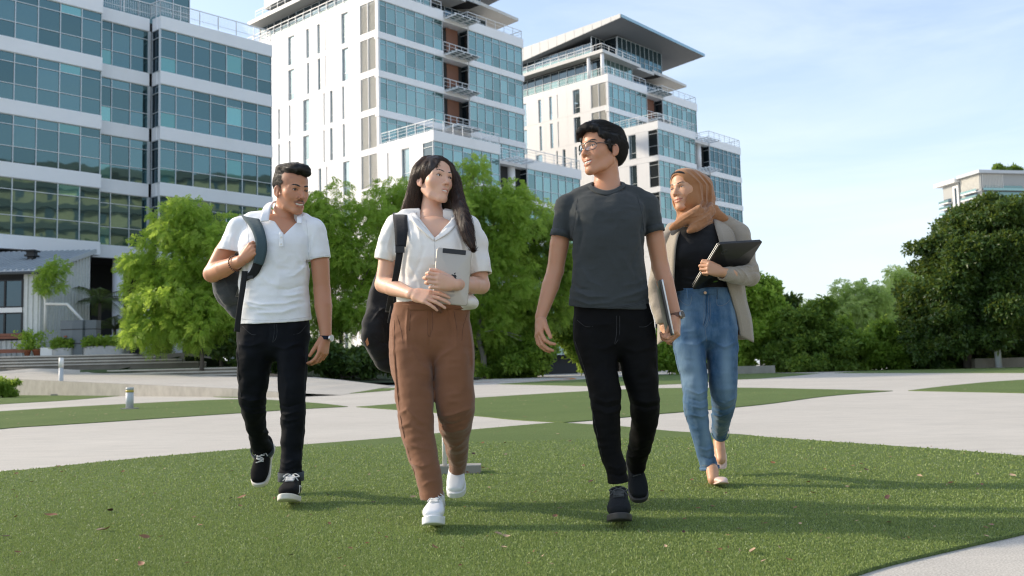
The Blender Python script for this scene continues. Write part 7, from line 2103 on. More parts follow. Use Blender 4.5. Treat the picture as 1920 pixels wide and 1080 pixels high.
# ------------------------------------------------------------------ the woman in a headscarf
def person_four():
    B = Body(5.45); s = B.s
    root = empty("person", tuple(B(1335, 890, 0)[:2]) + (0,)); root.location.z = .012
    tag(root, "smiling woman in a rust headscarf, beige cardigan and blue jeans, holding a black laptop", "person", "students walking across the turf")
    skin = mat_skin("golden_skin", (.58, .33, .20), (.44, .15, .11), (.13, .06, .04))
    browm = mat_hair("brow_hair", (.010, .007, .006), (.03, .02, .016), .5)
    rust = mat_cloth("rust_cotton", (.36, .165, .070), 900, .8, .05, .3, .2)
    knit = mat_cloth("beige_knit", (.33, .285, .225), 500, .9, .14, .4, .4)
    top = mat_cloth("black_top", (.008, .008, .009), 800, .7, .05, .2, .15)
    jeans = mat_denim("blue_denim", (.028, .088, .185), (.26, .38, .48), (.010, .030, .066))
    fr = head_frame(B(1288.5, 356.5, .05), -50, 2, -4, 1.05)
    neck = [(B(1296, 385, .07), .046, .052), (B(1300, 410, .07), .050, .054), (B(1306, 440, .04), .09, .06)]
    v, info = face_volume(fr, .0023, neck, dict(smile=1.0, open=0, w=1.0, jaw=.95, chin=.95, nose=1.05, eye=.0040, lips=.85, brow=1.4, ears=False, cheek=1.2))
    V, Q = v.mesh(1); parts = [(fr.w(V), Q, face_attrs(info, 0)(V))]
    b = Vol(*arm_box([B(1352, 512, -.24), B(1318, 500, -.34)], .09), .0028)
    b.cap(B(1376, 515, -.20), B(1352, 510, -.285), .034, .025)
    hand(b, B(1353, 510, -.283), B(1324, 501, -.300) - B(1353, 510, -.283), np.array([.05, -1, .15]), np.array([0, 0, 1.0]), curls=[(48, 66, 40), (52, 70, 42), (55, 70, 42), (58, 70, 42)], thumb=(8, 30), size=.95, thumb_out=20, spread=2, wrist_r=.021)
    V, Q = b.mesh(1); parts.append((V, Q, None))
    a = Vol(*arm_box([B(1238, 580, 0), B(1250, 640, -.05)], .09), .0032)
    hand(a, B(1243, 606, .02), np.array([.1, -.1, -1]), np.array([-.9, -.3, 0]), np.array([.3, -.9, 0]), curl=(30, 40, 25), size=.92); V, Q = a.mesh(1); parts.append((V, Q, None))
    t = Vol(*arm_box([B(1230, 430, .1), B(1410, 915, -.3), B(1352, 900, .6)], .06), .0062)
    t.sweep(*B.sec([(1308, 440, 34, .055), (1308, 480, 38, .07), (1314, 545, 36, .07), (1320, 600, 40, .08)]), k=.02)
    for c_ in ([(1300, 450), (1250, 455, .06), (1232, 545, .11), (1243, 604, .02)], [(1310, 450), (1384, 445, .06), (1403, 516, .0), (1356, 512, -.27)], [(1300, 590), (1300, 740, -.07), (1331, 880, -.045)], [(1340, 590), (1356, 740, .0), (1350, 812, .38)]): t.chain(B.many(c_), .026, .02)
    f1 = B(1332, 872, -.05); f2 = B(1337, 893, -.105)
    t.chain([f1, f1 * .5 + f2 * .5 + np.array([0, -.015, .002]), B(1337, 899, -.14)], [.036, .035, .030], .015)
    t.chain([B(1350, 806, .44), B(1348, 828, .46), B(1350, 846, .41), B(1352, 862, .37)], [.034, .034, .034, .028], .015)
    V, Q = t.mesh(2); parts.append((V, Q, None))
    body = join_parts("body", parts, skin, root)
    face_details(v, fr, body, info, (.05, .99, .0), browm, .0028, .0205, eye_open=.0044, lash=.0017, browtilt=.001)
    # headscarf
    R = fr.M / fr.s
    h = Vol(*arm_box([B(1250, 312, .1), B(1368, 440, -.12), B(1310, 330, .2)], .05), .0034)
    h.ell(fr.w((0, -.036, .026)), np.array([.0880, .1220, .0960])* 1.05, 0, 'add', R)
    h.ell(fr.w((0, .018, .044)), np.array([.0760, .0820, .0760])* 1.05, .02, 'add', R)
    h.ell(fr.w((0, .000, -.060)), np.array([.0830, .092, .085])* 1.05, .03, 'add', R)
    h.sweep(B.many([(1316, 350, .13), (1322, 374, .13), (1320, 398, .10)]), [.062, .060, .055], [.08, .07, .06], k=.035)
    h.sweep(B.many([(1300, 400, .08), (1301, 415, .07), (1303, 428, .04)]), [.085, .105, .120], [.085, .095, .095], k=.03)
    h.sweep(B.many([(1310, 396, -.05), (1290, 408, -.08), (1272, 420, -.085), (1258, 429, -.075)]), [.030, .030, .026, .014], [.035, .032, .026, .014], k=.015)
    h.sweep(B.many([(1330, 398, .0), (1315, 415, -.06), (1300, 428, -.105), (1291, 434, -.115)]), [.035, .040, .030, .014], [.04, .034, .022, .012], k=.02)
    h.sweep(B.many([(1330, 400, .06), (1345, 407, .05), (1360, 413, .04)]), [.050, .040, .020], [.06, .05, .03], k=.02)
    h.ell(B(1298, 414, -.015), (.078, .075, .052), .03)
    h.ell(fr.w((0, .118, -.022)), np.array([.0665, .090, .1010])* 1.05, .006, 'sub', R)
    h.ell(B(1338, 391, .03), (.030, .035, .026), .02)
    h.rough(.003, .03, 31)
    for pts, am, w in [([(1283, 322), (1310, 345), (1315, 375), (1300, 405)], .008, .006), ([(1297, 318), (1325, 345), (1326, 378), (1308, 410)], .008, .006), ([(1312, 318), (1338, 345), (1338, 375), (1320, 412)], .007, .006), ([(1290, 320), (1318, 346), (1321, 376), (1304, 408)], -.006, .005), ([(1305, 318), (1332, 345), (1332, 376), (1314, 411)], -.006, .005), ([(1340, 388), (1315, 405), (1285, 416)], .007, .006), ([(1338, 396), (1315, 414), (1290, 426)], .007, .006), ([(1330, 394), (1300, 412), (1270, 420)], -.006, .005), ([(1343, 398), (1330, 415), (1308, 428)], -.006, .005), ([(1346, 380), (1338, 390), (1326, 396)], -.006, .005), ([(1302, 400), (1285, 411), (1262, 426)], .005, .005)]:
        v_ = B.many(pts); h.fold(v_, am, w)
    scarf = vol_obj("headscarf", h, rust, body)
    c = [fr.w((x, y, z)) for x, y, z in [(.060, .052, .030), (.045, .066, .066), (.02, .080, .083), (-.02, .080, .083), (-.045, .066, .066), (-.060, .052, .030)]]
    u_ = Vol(fr.w((0, .05, .06)) - .09, fr.w((0, .05, .06)) + .09, .003); u_.chain(catmull(c, 3), .010, .004); vol_obj("undercap", u_, M_BAG_K, body)
    # top
    v = Vol(*arm_box([B(1240, 420), B(1385, 570)], .16), .0042)
    v.sweep(*B.sec([(1308, 428, 40, .06, .03), (1308, 445, 52, .088, .01), (1308, 475, 49, .112, -.012), (1308, 500, 47, .100, 0), (1313, 530, 48, .090, 0), (1318, 556, 52, .094, 0)]), k=.02, p=2.3)
    for cx in (1283, 1326): v.ell(B(cx, 478, -.072), (.052, .046, .052), .035)
    v.rough(.003, .03, 41)
    for pts, am, w in [([(1270, 520), (1290, 526), (1330, 524)], .004, .006), ([(1272, 532), (1300, 537), (1345, 533)], .004, .006), ([(1270, 508), (1285, 512), (1310, 512)], .003, .006), ([(1274, 540), (1300, 544), (1350, 541)], -.003, .005)]: v.fold(B.many(pts), am, w)
    v.cut(B(1318, 545), (0, .06, -1), .3, .02)
    vol_obj("top", v, top, root)
    # cardigan: sleeves, two hanging fronts and the back
    v = Vol(*arm_box([B(1240, 425, .05), B(1425, 540, .08), B(1345, 515, -.28), B(1210, 580, .1)], .09), .0042)
    v.chain([B(1330, 418, .08), B(1360, 422, .07), B(1384, 438, .06)], [.050, .058, .062], .02)
    sh, el, wr = B(1386, 440, .06), B(1406, 518, -.05), B(1353, 514, -.275)
    v.chain([sh, sh * .5 + el * .5, el], [.062, .060, .056], .02); v.chain([el, el * .6 + wr * .4, wr], [.056, .050, .033], .012)
    v.chain([B(1290, 426, .08), B(1262, 436, .07), B(1250, 452, .06)], [.045, .055, .058], .02); el2 = B(1229, 548, .12); v.chain([B(1250, 452, .06), B(1238, 500, .09), el2], [.058, .054, .050], .02); v.chain([el2, B(1234, 575, .07), B(1242, 600, .02)], [.050, .044, .036], .012)
    v.rough(.0055, .05, 43); v.rough(.0018, .050, 58, (1, 1, .6), True)
    for pts, am, w in [([(1384, 500), (1400, 505), (1418, 498)], .008, .006), ([(1388, 518), (1400, 514), (1418, 512)], -.006, .006), ([(1370, 506), (1380, 516), (1392, 528)], .006, .006), ([(1398, 450), (1402, 480), (1400, 500)], .006, .008), ([(1370, 430), (1380, 460), (1384, 490)], -.006, .008), ([(1358, 508), (1366, 516), (1374, 524)], .005, .005)]: v.fold(B.many(pts), am, w)
    v.cut(wr + _n(wr - el) * .0, wr - el, .07, .03)
    card = vol_obj("cardigan", v, knit, root)
    band("front_panel", knit, card, B.many([(1338, 412, .0), (1343, 430, -.09), (1350, 455, -.13), (1355, 500, -.13), (1368, 545, -.09), (1382, 595, -.04), (1388, 630, -.02)]), B.many([(1362, 416, .06), (1378, 432, .03), (1388, 465, .03), (1392, 510, .05), (1399, 560, .06), (1409, 600, .05), (1413, 642, .03)]), .008)
    band("front_panel", knit, card, B.many([(1286, 424, .0), (1274, 436, -.06), (1267, 460, -.11), (1264, 500, -.11), (1262, 545, -.10), (1256, 600, -.05), (1252, 634, -.03)]), B.many([(1272, 424, .05), (1254, 440, .02), (1245, 470, .02), (1242, 510, .06), (1238, 560, .08), (1234, 600, .07), (1233, 646, .04)]), .008)
    band("back_panel", knit, card, B.many([(1255, 440, .12), (1245, 500, .15), (1238, 560, .15), (1234, 640, .12)]), B.many([(1385, 436, .12), (1393, 500, .15), (1400, 560, .15), (1414, 636, .10)]), .008)
    band("scarf_tail", mat_cloth("brown_cloth", (.17, .07, .035), 800), root, B.many([(1370, 540, .02), (1376, 580, .03), (1382, 626, .02)]), B.many([(1388, 540, .05), (1392, 580, .06), (1396, 632, .05)]), .006)
    # jeans
    v = Vol(*arm_box([B(1255, 535), B(1392, 900, -.1), B(1350, 830, .5)], .12), .0042)
    v.sweep(*B.sec([(1320, 536, 49, .092), (1320, 560, 53, .102), (1321, 595, 57, .112), (1321, 625, 58, .112)]), k=.02, p=2.4)
    v.sweep(*B.legs([(1290, 605, 30, .10, 0), (1292, 650, 31, .10, -.02), (1301, 710, 26, .088, -.06), (1303.5, 745, 25, .082, -.075), (1306, 772, 24, .076, -.075), (1314, 812, 21, .068, -.06), (1323, 850, 18, .062, -.05), (1332, 888, 17, .058, -.045)], .87), k=.012)
    v.sweep(*B.legs([(1350, 605, 31, .10, 0), (1354, 655, 30, .10, -.01), (1355.5, 700, 29, .094, -.02), (1357, 735, 27, .088, -.01), (1355.5, 764, 23, .078, .07), (1352, 790, 19.5, .068, .22), (1350, 806, 17, .06, .32), (1349, 820, 16.5, .058, .40)], .88), k=.012)
    v.rough(.006, .05, 49); v.rough(.0018, .050, 59, (1, 1, .6), True)
    for pts, am, w in [([(1278, 728), (1300, 738), (1325, 728)], .0062, .007), ([(1280, 744), (1303, 752), (1327, 742)], -.0055, .006), ([(1282, 758), (1305, 764), (1328, 756)], .0062, .007), ([(1284, 775), (1308, 780), (1330, 770)], .007, .007), ([(1300, 835), (1318, 842), (1338, 832)], .0055, .007), ([(1306, 852), (1325, 858), (1342, 850)], -.007, .006), ([(1312, 866), (1328, 872), (1345, 864)], .0055, .007), ([(1331, 748), (1355, 756), (1380, 742)], .0062, .007), ([(1333, 762), (1355, 770), (1378, 758)], -.0055, .006), ([(1335, 776), (1352, 782), (1372, 774)], .0062, .007), ([(1323, 632), (1300, 648), (1272, 645)], .007, .010), ([(1326, 640), (1350, 652), (1378, 640)], .007, .010), ([(1322, 552), (1322, 590), (1322, 620)], -.006, .005), ([(1326, 552), (1326, 590)], .004, .004)]: v.fold(B.many(pts), am, w)
    v.cut(B(1331, 879, -.046), (.12, 0, -1), .1, .025); v.cut(B(1350, 811, .35), B(1349, 822, .41) - B(1352, 795, .25), .1, .025); v.cut(B(1320, 541), (0, 0, 1), .3)
    o_, = (B(1321, 700, 0),)
    def fadef(V):
        V = V.astype(float); x = (V[:, 0] - o_[0]) / s; z = (o_[2] - V[:, 2]) / s + 700
        f = .55 * np.exp(-((x + 27 - (z - 660) * .06) / 12) ** 2 - ((z - 690) / 75) ** 2) + .5 * np.exp(-((x - 34) / 12) ** 2 - ((z - 690) / 60) ** 2) + .35 * np.exp(-((x + 12) / 10) ** 2 - ((z - 810) / 50) ** 2)
        wv = .25 * np.exp(-((z - 745 + 4 * np.sin(x * .2)) / 5) ** 2) + .25 * np.exp(-((z - 768) / 4) ** 2)
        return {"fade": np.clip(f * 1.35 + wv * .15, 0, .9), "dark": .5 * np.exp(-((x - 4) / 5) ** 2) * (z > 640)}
    legs = vol_obj("jeans", v, jeans, root, attrs=fadef)
    seams(B, v, [[(1320, 553), (1320, 590), (1318, 612)], [(1328, 553), (1328, 596), (1320, 614)], [(1331, 553), (1331, 598), (1321, 617)], [(1270, 556), (1280, 568), (1293, 572), (1297, 556)], [(1372, 556), (1362, 569), (1346, 573), (1343, 556)], [(1266, 600), (1264, 650), (1279, 720), (1288, 790)], [(1322, 616), (1325, 640)], [(1316, 873), (1331, 872), (1345, 868)]], legs, plain("denim_stitch", (.16, .20, .25), .8, var=0), .0016)
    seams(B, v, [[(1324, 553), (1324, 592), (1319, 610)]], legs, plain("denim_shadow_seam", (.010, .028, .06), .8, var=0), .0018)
    A_, C_ = hem_curve(B, 1320, 544, 51.5, .099, 56, .016); band("waistband", jeans, legs, A_, C_ - [0, 0, .022], .005, 1, True)
    m = MB(); p = B(1322, 549, -.112); m.tube([p, p + [0, -.006, 0]], [.009, .008], 14); m.build("button", plain("copper_button", (.42, .28, .17), .35, .7), legs)
    m = MB()
    for x, d in ((1288, -.100), (1346, -.098)): m.bar(B(x, 541, d), B(x + .5, 560, d - .008), .012, .006)
    m.build("belt_loop", jeans, legs)
    for c_, ax, rx, ry in ((B(1330.5, 877, -.046), (.12, 0, -1), 17.4 * s, .060), (B(1350, 809.5, .345), B(1349, 822, .41) - B(1352, 795, .25), 16.8 * s, .060)):
        m = MB(); ring(m, c_, ax, rx, ry, .016, .003, (1, 0, 0), 36); m.build("hem", jeans, legs, True)
    hz = B(1336, 886, .02); hz[2] = .012
    shoe(root, hz, (.02, -1, .09), (0, .09, 1), True, M_NUDE, M_NUDE, M_LACE_W, 'flat', .92)
    heel = B(1346, 824, .56); toe = B(1352, 880, .38); f_ = _n(toe - heel)
    shoe(root, heel, f_, np.cross(_n([-1, -.05, -.05]), f_), False, M_NUDE, M_NUDE, M_LACE_W, 'flat', .92)
    settle(root)
    return root, B
p4, B4_ = person_four()
# ------------------------------------------------------------------ bags and devices: things of their own, carried by the people
def settle_at(root): settle(root); return root
def slab(corners, th, inset=.0):
    """corners: TL, TR, BR, BL seen from the front; a plate with rounded corners; returns (V outline ring, normal, frame)."""
    TL, TR, BR, BL = (np.asarray(c, float) for c in corners)
    x = _n((TR - TL) + (BR - BL)); n = _n(np.cross(x, (TL - BL) + (TR - BR))); y = np.cross(n, x)
    o = (TL + TR + BR + BL) / 4; w = np.linalg.norm(TR - TL + BR - BL) / 2; h = np.linalg.norm(TL - BL + TR - BR) / 2
    return Frame(o, x, y, n), w, h
def rounded_plate(mb, fr, w, h, z0, z1, r=.012, ch=.0015, n=6):
    out = []
    for cx, cy, a0 in ((w / 2 - r, h / 2 - r, 0), (-w / 2 + r, h / 2 - r, 90), (-w / 2 + r, -h / 2 + r, 180), (w / 2 - r, -h / 2 + r, 270)):
        for k in range(n + 1): a = math.radians(a0 + 90 * k / n); out.append((cx + r * math.cos(a), cy + r * math.sin(a)))
    out = np.array(out); m = len(out); cen = np.zeros(2); q = []; V = []
    for zz, sc in ((z0, 1 - 2 * ch / w), (z0 + ch, 1), (z1 - ch, 1), (z1, 1 - 2 * ch / w)): V.append(np.column_stack([out * sc, np.full(m, zz)]))
    for i in range(3):
        for j in range(m): k = (j + 1) % m; q.append([i * m + j, i * m + k, (i + 1) * m + k, (i + 1) * m + j])
    V = np.concatenate(V); V = np.vstack([V, [0, 0, z0], [0, 0, z1]]); t = [[4 * m, (j + 1) % m, j] for j in range(m)] + [[4 * m + 1, 3 * m + j, 3 * m + (j + 1) % m] for j in range(m)]
    mb.add(fr.w(V), q, t)
# silver tablet
B = B2_
tb = empty("tablet", tuple(B(846, 520, -.22))); tag(tb, "silver tablet hugged by the woman with long dark hair, black fruit emblem on its back", "tablet")
fr, w, h = slab((B(827, 465, -.205), B(893.5, 471, -.185), B(868, 573, -.215), B(802, 566, -.235)), .012)
m = MB(); rounded_plate(m, fr, w, h, -.008, .0, .013, .003); m.build("body", plain("brushed_aluminium", (.47, .43, .37), .42, .25, var=.03), tb, True)
m = MB(); rounded_plate(m, Frame(fr.w((.0, h / 2 - .0125, 0)), *fr.M.T), w * .66, .021, .0002, .0012, .003, .0004); m.build("antenna_strip", M_BLACK, tb)
def fruit(fr, s, parent):
    a = np.linspace(0, 2 * math.pi, 60, endpoint=False); pts = []
    for t in a:
        r = .5 * (1 + .06 * math.cos(2 * t)); x, y = r * math.sin(t) * 1.02, r * math.cos(t)
        y -= .13 * math.exp(-(x / .16) ** 2) * (1 if y > 0 else -.55); pts.append((x, y))
    pts = [p if (p[0] - .62) ** 2 + (p[1] - .05) ** 2 > .235 ** 2 else (.62 - math.sqrt(max(0, .235 ** 2 - (p[1] - .05) ** 2)), p[1]) for p in pts]
    m = MB(); o = MB()
    def lay(q, z=.0006): return fr.w(np.column_stack([np.array(q) * s, np.full(len(q), z)]))
    import mathutils.geometry as mg
    for q in (pts, [(.02, .47), (.05, .62), (.17, .74), (.28, .76), (.25, .62), (.14, .50)]):
        t = np.array(mg.tessellate_polygon([[Vector((p[0], p[1], 0)) for p in q]])); m.add(lay(q), None, t)
    m.build("emblem", M_BLACK, parent)
fruit(Frame(fr.w((.006, -.004, 0)), *fr.M.T), .030, tb)
m = MB()
for k, (yy, ww) in enumerate(((-.070, .030), (-.080, .038), (-.084, .034), (-.088, .026))): 
    m.add(fr.w([(-ww / 2, yy, .0006), (ww / 2, yy, .0006), (ww / 2, yy + (.007 if k == 0 else .0014), .0006), (-ww / 2, yy + (.007 if k == 0 else .0014), .0006)]), [[0, 1, 2, 3]])
m.build("small_print", plain("grey_print", (.30, .29, .27), .5, var=0), tb)
m = MB(); m.add(*(lambda q: (fr.w(q), [[0, 1, 2, 3]]))([(-w / 2 - .0004, .075, -.006), (-w / 2 - .0004, .062, -.006), (-w / 2 - .0004, .062, -.002), (-w / 2 - .0004, .075, -.002)])); m.build("side_button", M_BLACK, tb)
settle(tb)
# thin laptop at the man's side
B = B3_
lt = empty("laptop", tuple(B(1250, 580, .0))); tag(lt, "closed thin laptop with a silver edge, carried edge on by the man in glasses", "laptop", "laptops")
FT, FB = B(1237.5, 524, -.13), B(1262.5, 629, -.13); BT, BB = B(1232.5, 530, .17), B(1250, 628, .17)
fr, w, h = slab((BT, FT, FB, BB), .014)
m = MB(); rounded_plate(m, fr, w, h, -.0015, .0065, .010, .001); m.build("lid", plain("laptop_lid", (.06, .06, .062), .4, .4), lt, True)
m = MB(); rounded_plate(m, fr, w * .998, h * .998, -.0095, -.002, .010, .001); m.build("base", plain("silver_base", (.62, .63, .64), .32, .7), lt, True)
settle(lt)
# black laptop
B = B4_
lp = empty("laptop", tuple(B(1364, 500, -.15))); tag(lp, "black laptop with a pale sticker, tilted in the arm of the woman in a headscarf", "laptop", "laptops")
fr, w, h = slab((B(1350, 458, -.355), B(1429, 452, -.19), B(1378, 536, .04), B(1300, 542, -.125)), .02)
m = MB(); rounded_plate(m, fr, w, h, -.008, .001, .010, .0012); m.build("lid", plain("black_lid", (.014, .014, .015), .42), lp, True)
m = MB(); rounded_plate(m, fr, w * .995, h * .995, -.018, -.0095, .010, .0012); m.build("base", plain("dark_base", (.03, .03, .032), .4, .2), lp, True)
m = MB()
for z in (-.0088, -.0185): m.bar(fr.w((-w / 2 - .0012, -h / 2 + .012, z)), fr.w((-w / 2 - .0012, h / 2 - .012, z)), .0028)
m.build("silver_trim", M_STEEL, lp)
m = MB(); c = fr.w((.030, -.045, .0)); f2 = Frame(c, *fr.M.T); m.add(f2.w([(-.016, -.040, .0016), (.012, -.040, .0016), (.012, .040, .0016), (-.016, .040, .0016)]), [[0, 1, 2, 3]]); m.build("sticker", plain("beige_sticker", (.48, .43, .34), .5), lp)
m = MB(); m.add(f2.w([(.016, -.040, .0016), (.019, -.040, .0016), (.019, .040, .0016), (.016, .040, .0016)]), [[0, 1, 2, 3]]); m.build("sticker", plain("teal_sticker", (.08, .17, .16), .5), lp)
m = MB(); m.add(fr.w([(-.035, -.125, .0016), (-.005, -.125, .0016), (-.005, -.113, .0016), (-.035, -.113, .0016)]), [[0, 1, 2, 3]]); m.build("sticker", plain("green_sticker", (.16, .30, .07), .5), lp)
m = MB(); fc = Frame(fr.w((-w * .30, h * .32, 0)), *fr.M.T); a = np.arange(24) * 2 * math.pi / 24; m.tube(fc.w(np.column_stack([np.cos(a) * .016, np.sin(a) * .016, np.full(24, .0012)])), .0012, 5, False); m.build("emblem_ring", M_DARKGREY, lp)
settle(lp)
# backpacks
def strap_band(name, mat, parent, path, width, th=.008, side=(1, 0, 0)):
    p = catmull(path, 6); tg = np.gradient(p, axis=0); tg /= np.linalg.norm(tg, axis=1)[:, None]
    sd = np.asarray(side, float) - tg * (tg @ np.asarray(side, float))[:, None]; sd /= np.linalg.norm(sd, axis=1)[:, None] + 1e-9
    w = np.interp(np.linspace(0, 1, len(p)), np.linspace(0, 1, len(width)), width)[:, None] / 2
    return band(name, mat, parent, p - sd * w, p + sd * w, th, 1)
B = B1_; s = B.s
bp = empty("backpack", tuple(B(430, 530, .2))); tag(bp, "charcoal backpack with a slate strap slung from the shoulder of the man with a moustache", "backpack", "backpacks worn on one shoulder")
v = Vol(*arm_box([B(400, 410, .1), B(500, 590, .3)], .12), .0045)
v.sweep(B.many([(462, 425, .22), (452, 460, .24), (446, 500, .25), (444, 540, .25), (456, 575, .23)]), [.075, .110, .128, .125, .085], [.07, .095, .11, .11, .08], k=.02, p=2.8)
v.sweep(B.many([(432, 505, .14), (428, 530, .13), (434, 556, .15)]), [.070, .082, .066], [.05, .06, .05], k=.015, p=2.8)
v.rough(.006, .05, 61)
for pts, am, w in [([(404, 505), (425, 500), (450, 515)], -.006, .005), ([(408, 540), (425, 530), (446, 540)], .007, .006), ([(408, 515), (420, 530), (424, 555)], .006, .006), ([(430, 560), (445, 548), (452, 530)], -.006, .006)]: v.fold(B.many(pts), am, w)
vol_obj("bag", v, M_BAG_G, bp)
strap_band("shoulder_strap", M_STRAP_G, bp, B.many([(459, 414, .13), (461, 405, .07), (468, 407, -.01), (481, 425, -.10), (489, 450, -.150), (490, 472, -.160), (484, 495, -.150)]), [.062, .070, .070, .062, .058, .056, .052], .012)
strap_band("lower_strap", M_WEB, bp, B.many([(486, 488, -.152), (478, 508, -.135), (466, 522, -.11), (452, 540, -.02), (446, 556, .10)]), [.050, .046, .034, .026, .026], .006)
strap_band("webbing_tail", M_WEB, bp, B.many([(459, 508, -.125), (455, 540, -.135), (449, 580, -.135), (444, 622, -.125)]), [.032, .030, .028, .030], .004)
m = MB(); m.box(-.022, .022, -.006, .006, -.016, .016); o = m.build("buckle", M_BLACK, bp); o.location = B(467, 517, -.122)
settle(bp)
for ch in bp.children:
    if ch.name.startswith("buckle"): pass
B = B2_
bp2 = empty("backpack", tuple(B(715, 610, .2))); tag(bp2, "black backpack hanging behind the hip of the woman with long dark hair", "backpack", "backpacks worn on one shoulder")
v = Vol(*arm_box([B(680, 430, .1), B(800, 690, .3)], .12), .0045)
v.sweep(B.many([(768, 455, .20), (757, 500, .21), (742, 560, .22), (730, 620, .23), (735, 672, .22)]), [.080, .105, .125, .125, .085], [.06, .08, .095, .095, .07], k=.02, p=2.8)
v.sweep(B.many([(706, 590, .16), (702, 625, .15), (714, 655, .17)]), [.052, .064, .05], [.05, .06, .05], k=.015, p=2.8)
v.rough(.006, .05, 62)
for pts, am, w in [([(692, 600), (705, 580), (722, 570)], .006, .005), ([(690, 625), (705, 640), (730, 645)], -.006, .005), ([(700, 570), (712, 600), (716, 640)], -.006, .006)]: v.fold(B.many(pts), am, w)
vol_obj("bag", v, M_BAG_K, bp2)
strap_band("shoulder_strap", M_BAG_K, bp2, B.many([(752, 408, .15), (750, 401, .08), (750, 408, -.02), (752, 432, -.085), (751, 462, -.118)]), [.062, .064, .064, .060, .046], .012)
strap_band("lower_strap", M_WEB, bp2, B.many([(751, 460, -.120), (747, 490, -.122), (742, 520, -.10), (735, 548, -.02), (728, 585, .12)]), [.034, .030, .028, .028, .028], .005)
m = MB(); m.box(-.02, .02, -.006, .006, -.014, .014); o = m.build("buckle", M_BLACK, bp2); o.location = B(750, 468, -.126)
strap_band("webbing_tail", M_WEB, bp2, B.many([(737, 570, .06), (734, 590, .04), (731, 606, .04)]), [.022, .024, .026], .004)
m = MB(); m.add(B.many([(685, 640, .085), (689, 633, .085), (692, 645, .085), (688, 650, .085)]), [[0, 1, 2, 3]]); m.build("patch", plain("orange_patch", (.42, .17, .06), .6), bp2)
settle(bp2)
# ------------------------------------------------------------------ fallen leaves on the turf
def leaf_mesh(name, mat, seed):
    rng = np.random.default_rng(seed); m = 7; L = 1.0; v = []; cu = rng.uniform(.25, .7); tw = rng.uniform(-.5, .5)
    for i in range(m):
        t = i / (m - 1); w = .26 * math.sin(math.pi * t ** .8) + .012
        for sd in (-1, 0, 1): v.append((t - .5, sd * w, cu * (t - .5) ** 2 + abs(sd) * w * (.35 + tw * t) + .02))
    q = [[i * 3 + k, (i + 1) * 3 + k, (i + 1) * 3 + k + 1, i * 3 + k + 1] for i in range(m - 1) for k in (0, 1)]
    me = np_mesh(name, v, np.array(q), True); me.materials.append(mat); return me
LM = [plain("brown_leaf", (.20, .085, .035), .7, var=.3), plain("rust_leaf", (.26, .125, .06), .6, var=.3), plain("tan_leaf", (.46, .32, .20), .7, var=.2), plain("dark_leaf_litter", (.07, .03, .02), .7, var=.3)]
LAB = ["curled brown dead leaf lying on the turf", "curled rust coloured dead leaf lying on the turf", "curled pale tan dead leaf lying on the turf", "curled dark dead leaf lying on the turf"]
LME = [[leaf_mesh("fallen_leaf", m, k * 3 + j) for j in range(3)] for k, m in enumerate(LM)]
# the larger ones where the photograph shows them, then others strewn about
spots = [(95, 975, 26), (205, 966, 18), (190, 1004, 22), (200, 1002, 18), (270, 1018, 22), (453, 940, 20), (363, 979, 12), (376, 994, 14), (30, 978, 12), (8, 1016, 20), (265, 1070, 22), (617, 992, 12), (615, 936, 10), (725, 1018, 10), (545, 1052, 16), (815, 1038, 20), (934, 1012, 18), (950, 1016, 16), (945, 1038, 14), (692, 897, 10), (1110, 910, 18), (1050, 962, 12), (1215, 947, 10), (1388, 1002, 14), (1412, 1046, 24), (1480, 1062, 14), (1668, 990, 22), (1665, 942, 20), (1860, 995, 18), (1900, 900, 20), (1850, 1000, 12), (1350, 1042, 10), (1245, 1000, 10), (1310, 962, 12), (1600, 880, 12), (1725, 900, 12), (1040, 978, 16), (905, 835, 8), (946, 835, 9), (1047, 818, 10), (1068, 832, 10), (1010, 850, 7), (1094, 879, 9), (948, 858, 9), (775, 940, 12), (700, 950, 10), (880, 881, 12), (905, 884, 12), (915, 886, 10), (896, 893, 10), (876, 893, 12), (823, 900, 8), (575, 812, 9), (435, 889, 9), (300, 880, 8), (230, 890, 9), (140, 900, 8), (60, 910, 9), (25, 925, 8), (110, 880, 8)]
rl = random.Random(5)
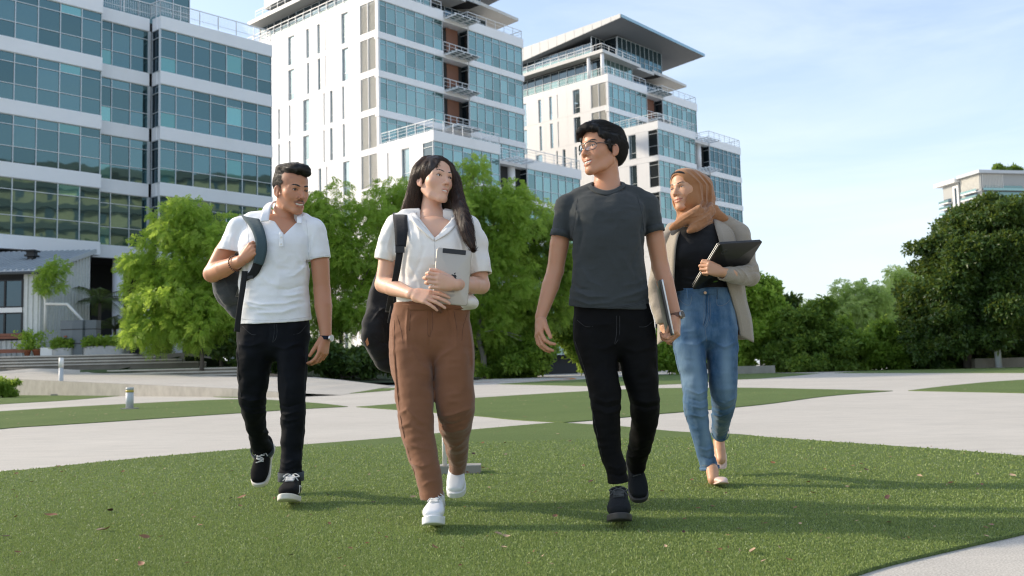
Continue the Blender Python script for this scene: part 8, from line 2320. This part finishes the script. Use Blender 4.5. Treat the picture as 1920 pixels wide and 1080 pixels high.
for _ in range(75):
    y = rl.uniform(850, 1078); spots.append((rl.uniform(-40, 1950), y, rl.uniform(5, 14)))
for x, y, w in spots:
    p = ground(x, y)
    if not inside(TURF_POLY['near'], np.array([p[0]]), np.array([p[1]]))[0]: continue
    k = rl.choices(range(4), (4, 4, 3, 2))[0]
    o = bpy.data.objects.new("fallen_leaf", LME[k][rl.randrange(3)]); COL.objects.link(o)
    o.location = (p[0], p[1], .022); s_ = w / 1800 * p[1] * .95; o.scale = (s_, s_, s_); o.rotation_euler = (rl.uniform(-.5, .5), rl.uniform(-.3, .3), rl.uniform(0, 6.28))
    tag(o, LAB[k], "leaf", ["brown leaves", "rust coloured leaves", "tan leaves", "dark leaves"][k] + " fallen on the turf")
# specks of litter too small to tell apart
V, Q, n = [], [], 0
def litter(poly, N, size, rng):
    global n
    lo, hi = poly.min(0), poly.max(0); lo = np.maximum(lo, [-60, 2.5]); hi = np.minimum(hi, [60, 60])
    p = lo + (hi - lo) * rng.random((N, 2)); k = inside(poly, p[:, 0], p[:, 1]); p = p[k]
    for a in p:
        t = rng.random() * 6.28; s_ = size * (.5 + rng.random()); d = np.array([math.cos(t), math.sin(t)]); e = np.array([-d[1], d[0]])
        z = .024; V.extend([[*(a - d * s_), z + .004 * rng.random()], [*(a + e * s_ * .35), z], [*(a + d * s_), z + .012 * rng.random()], [*(a - e * s_ * .35), z]]); Q.append([n, n + 1, n + 2, n + 3]); n += 4
rg = np.random.default_rng(77)
litter(TURF_POLY['near'], 700, .008, rg); litter(TURF_POLY['middle'], 380, .026, rg); litter(TURF_POLY['left'], 260, .03, rg); litter(TURF_POLY['wall_strip'], 220, .04, rg); litter(TURF_POLY['wall_corner'], 160, .04, rg); litter(TURF_POLY['right'], 160, .04, rg); litter(TURF_POLY['lens'], 120, .05, rg)
me = np_mesh("leaf_litter", V, np.array(Q)); me.materials.append(LM[1]); me.materials.append(LM[2]); me.polygons.foreach_set("material_index", (rg.random(len(Q)) < .45).astype(np.int32))
tag(link("leaf_litter", me), "scraps of dead leaf strewn over the turf", kind='stuff')
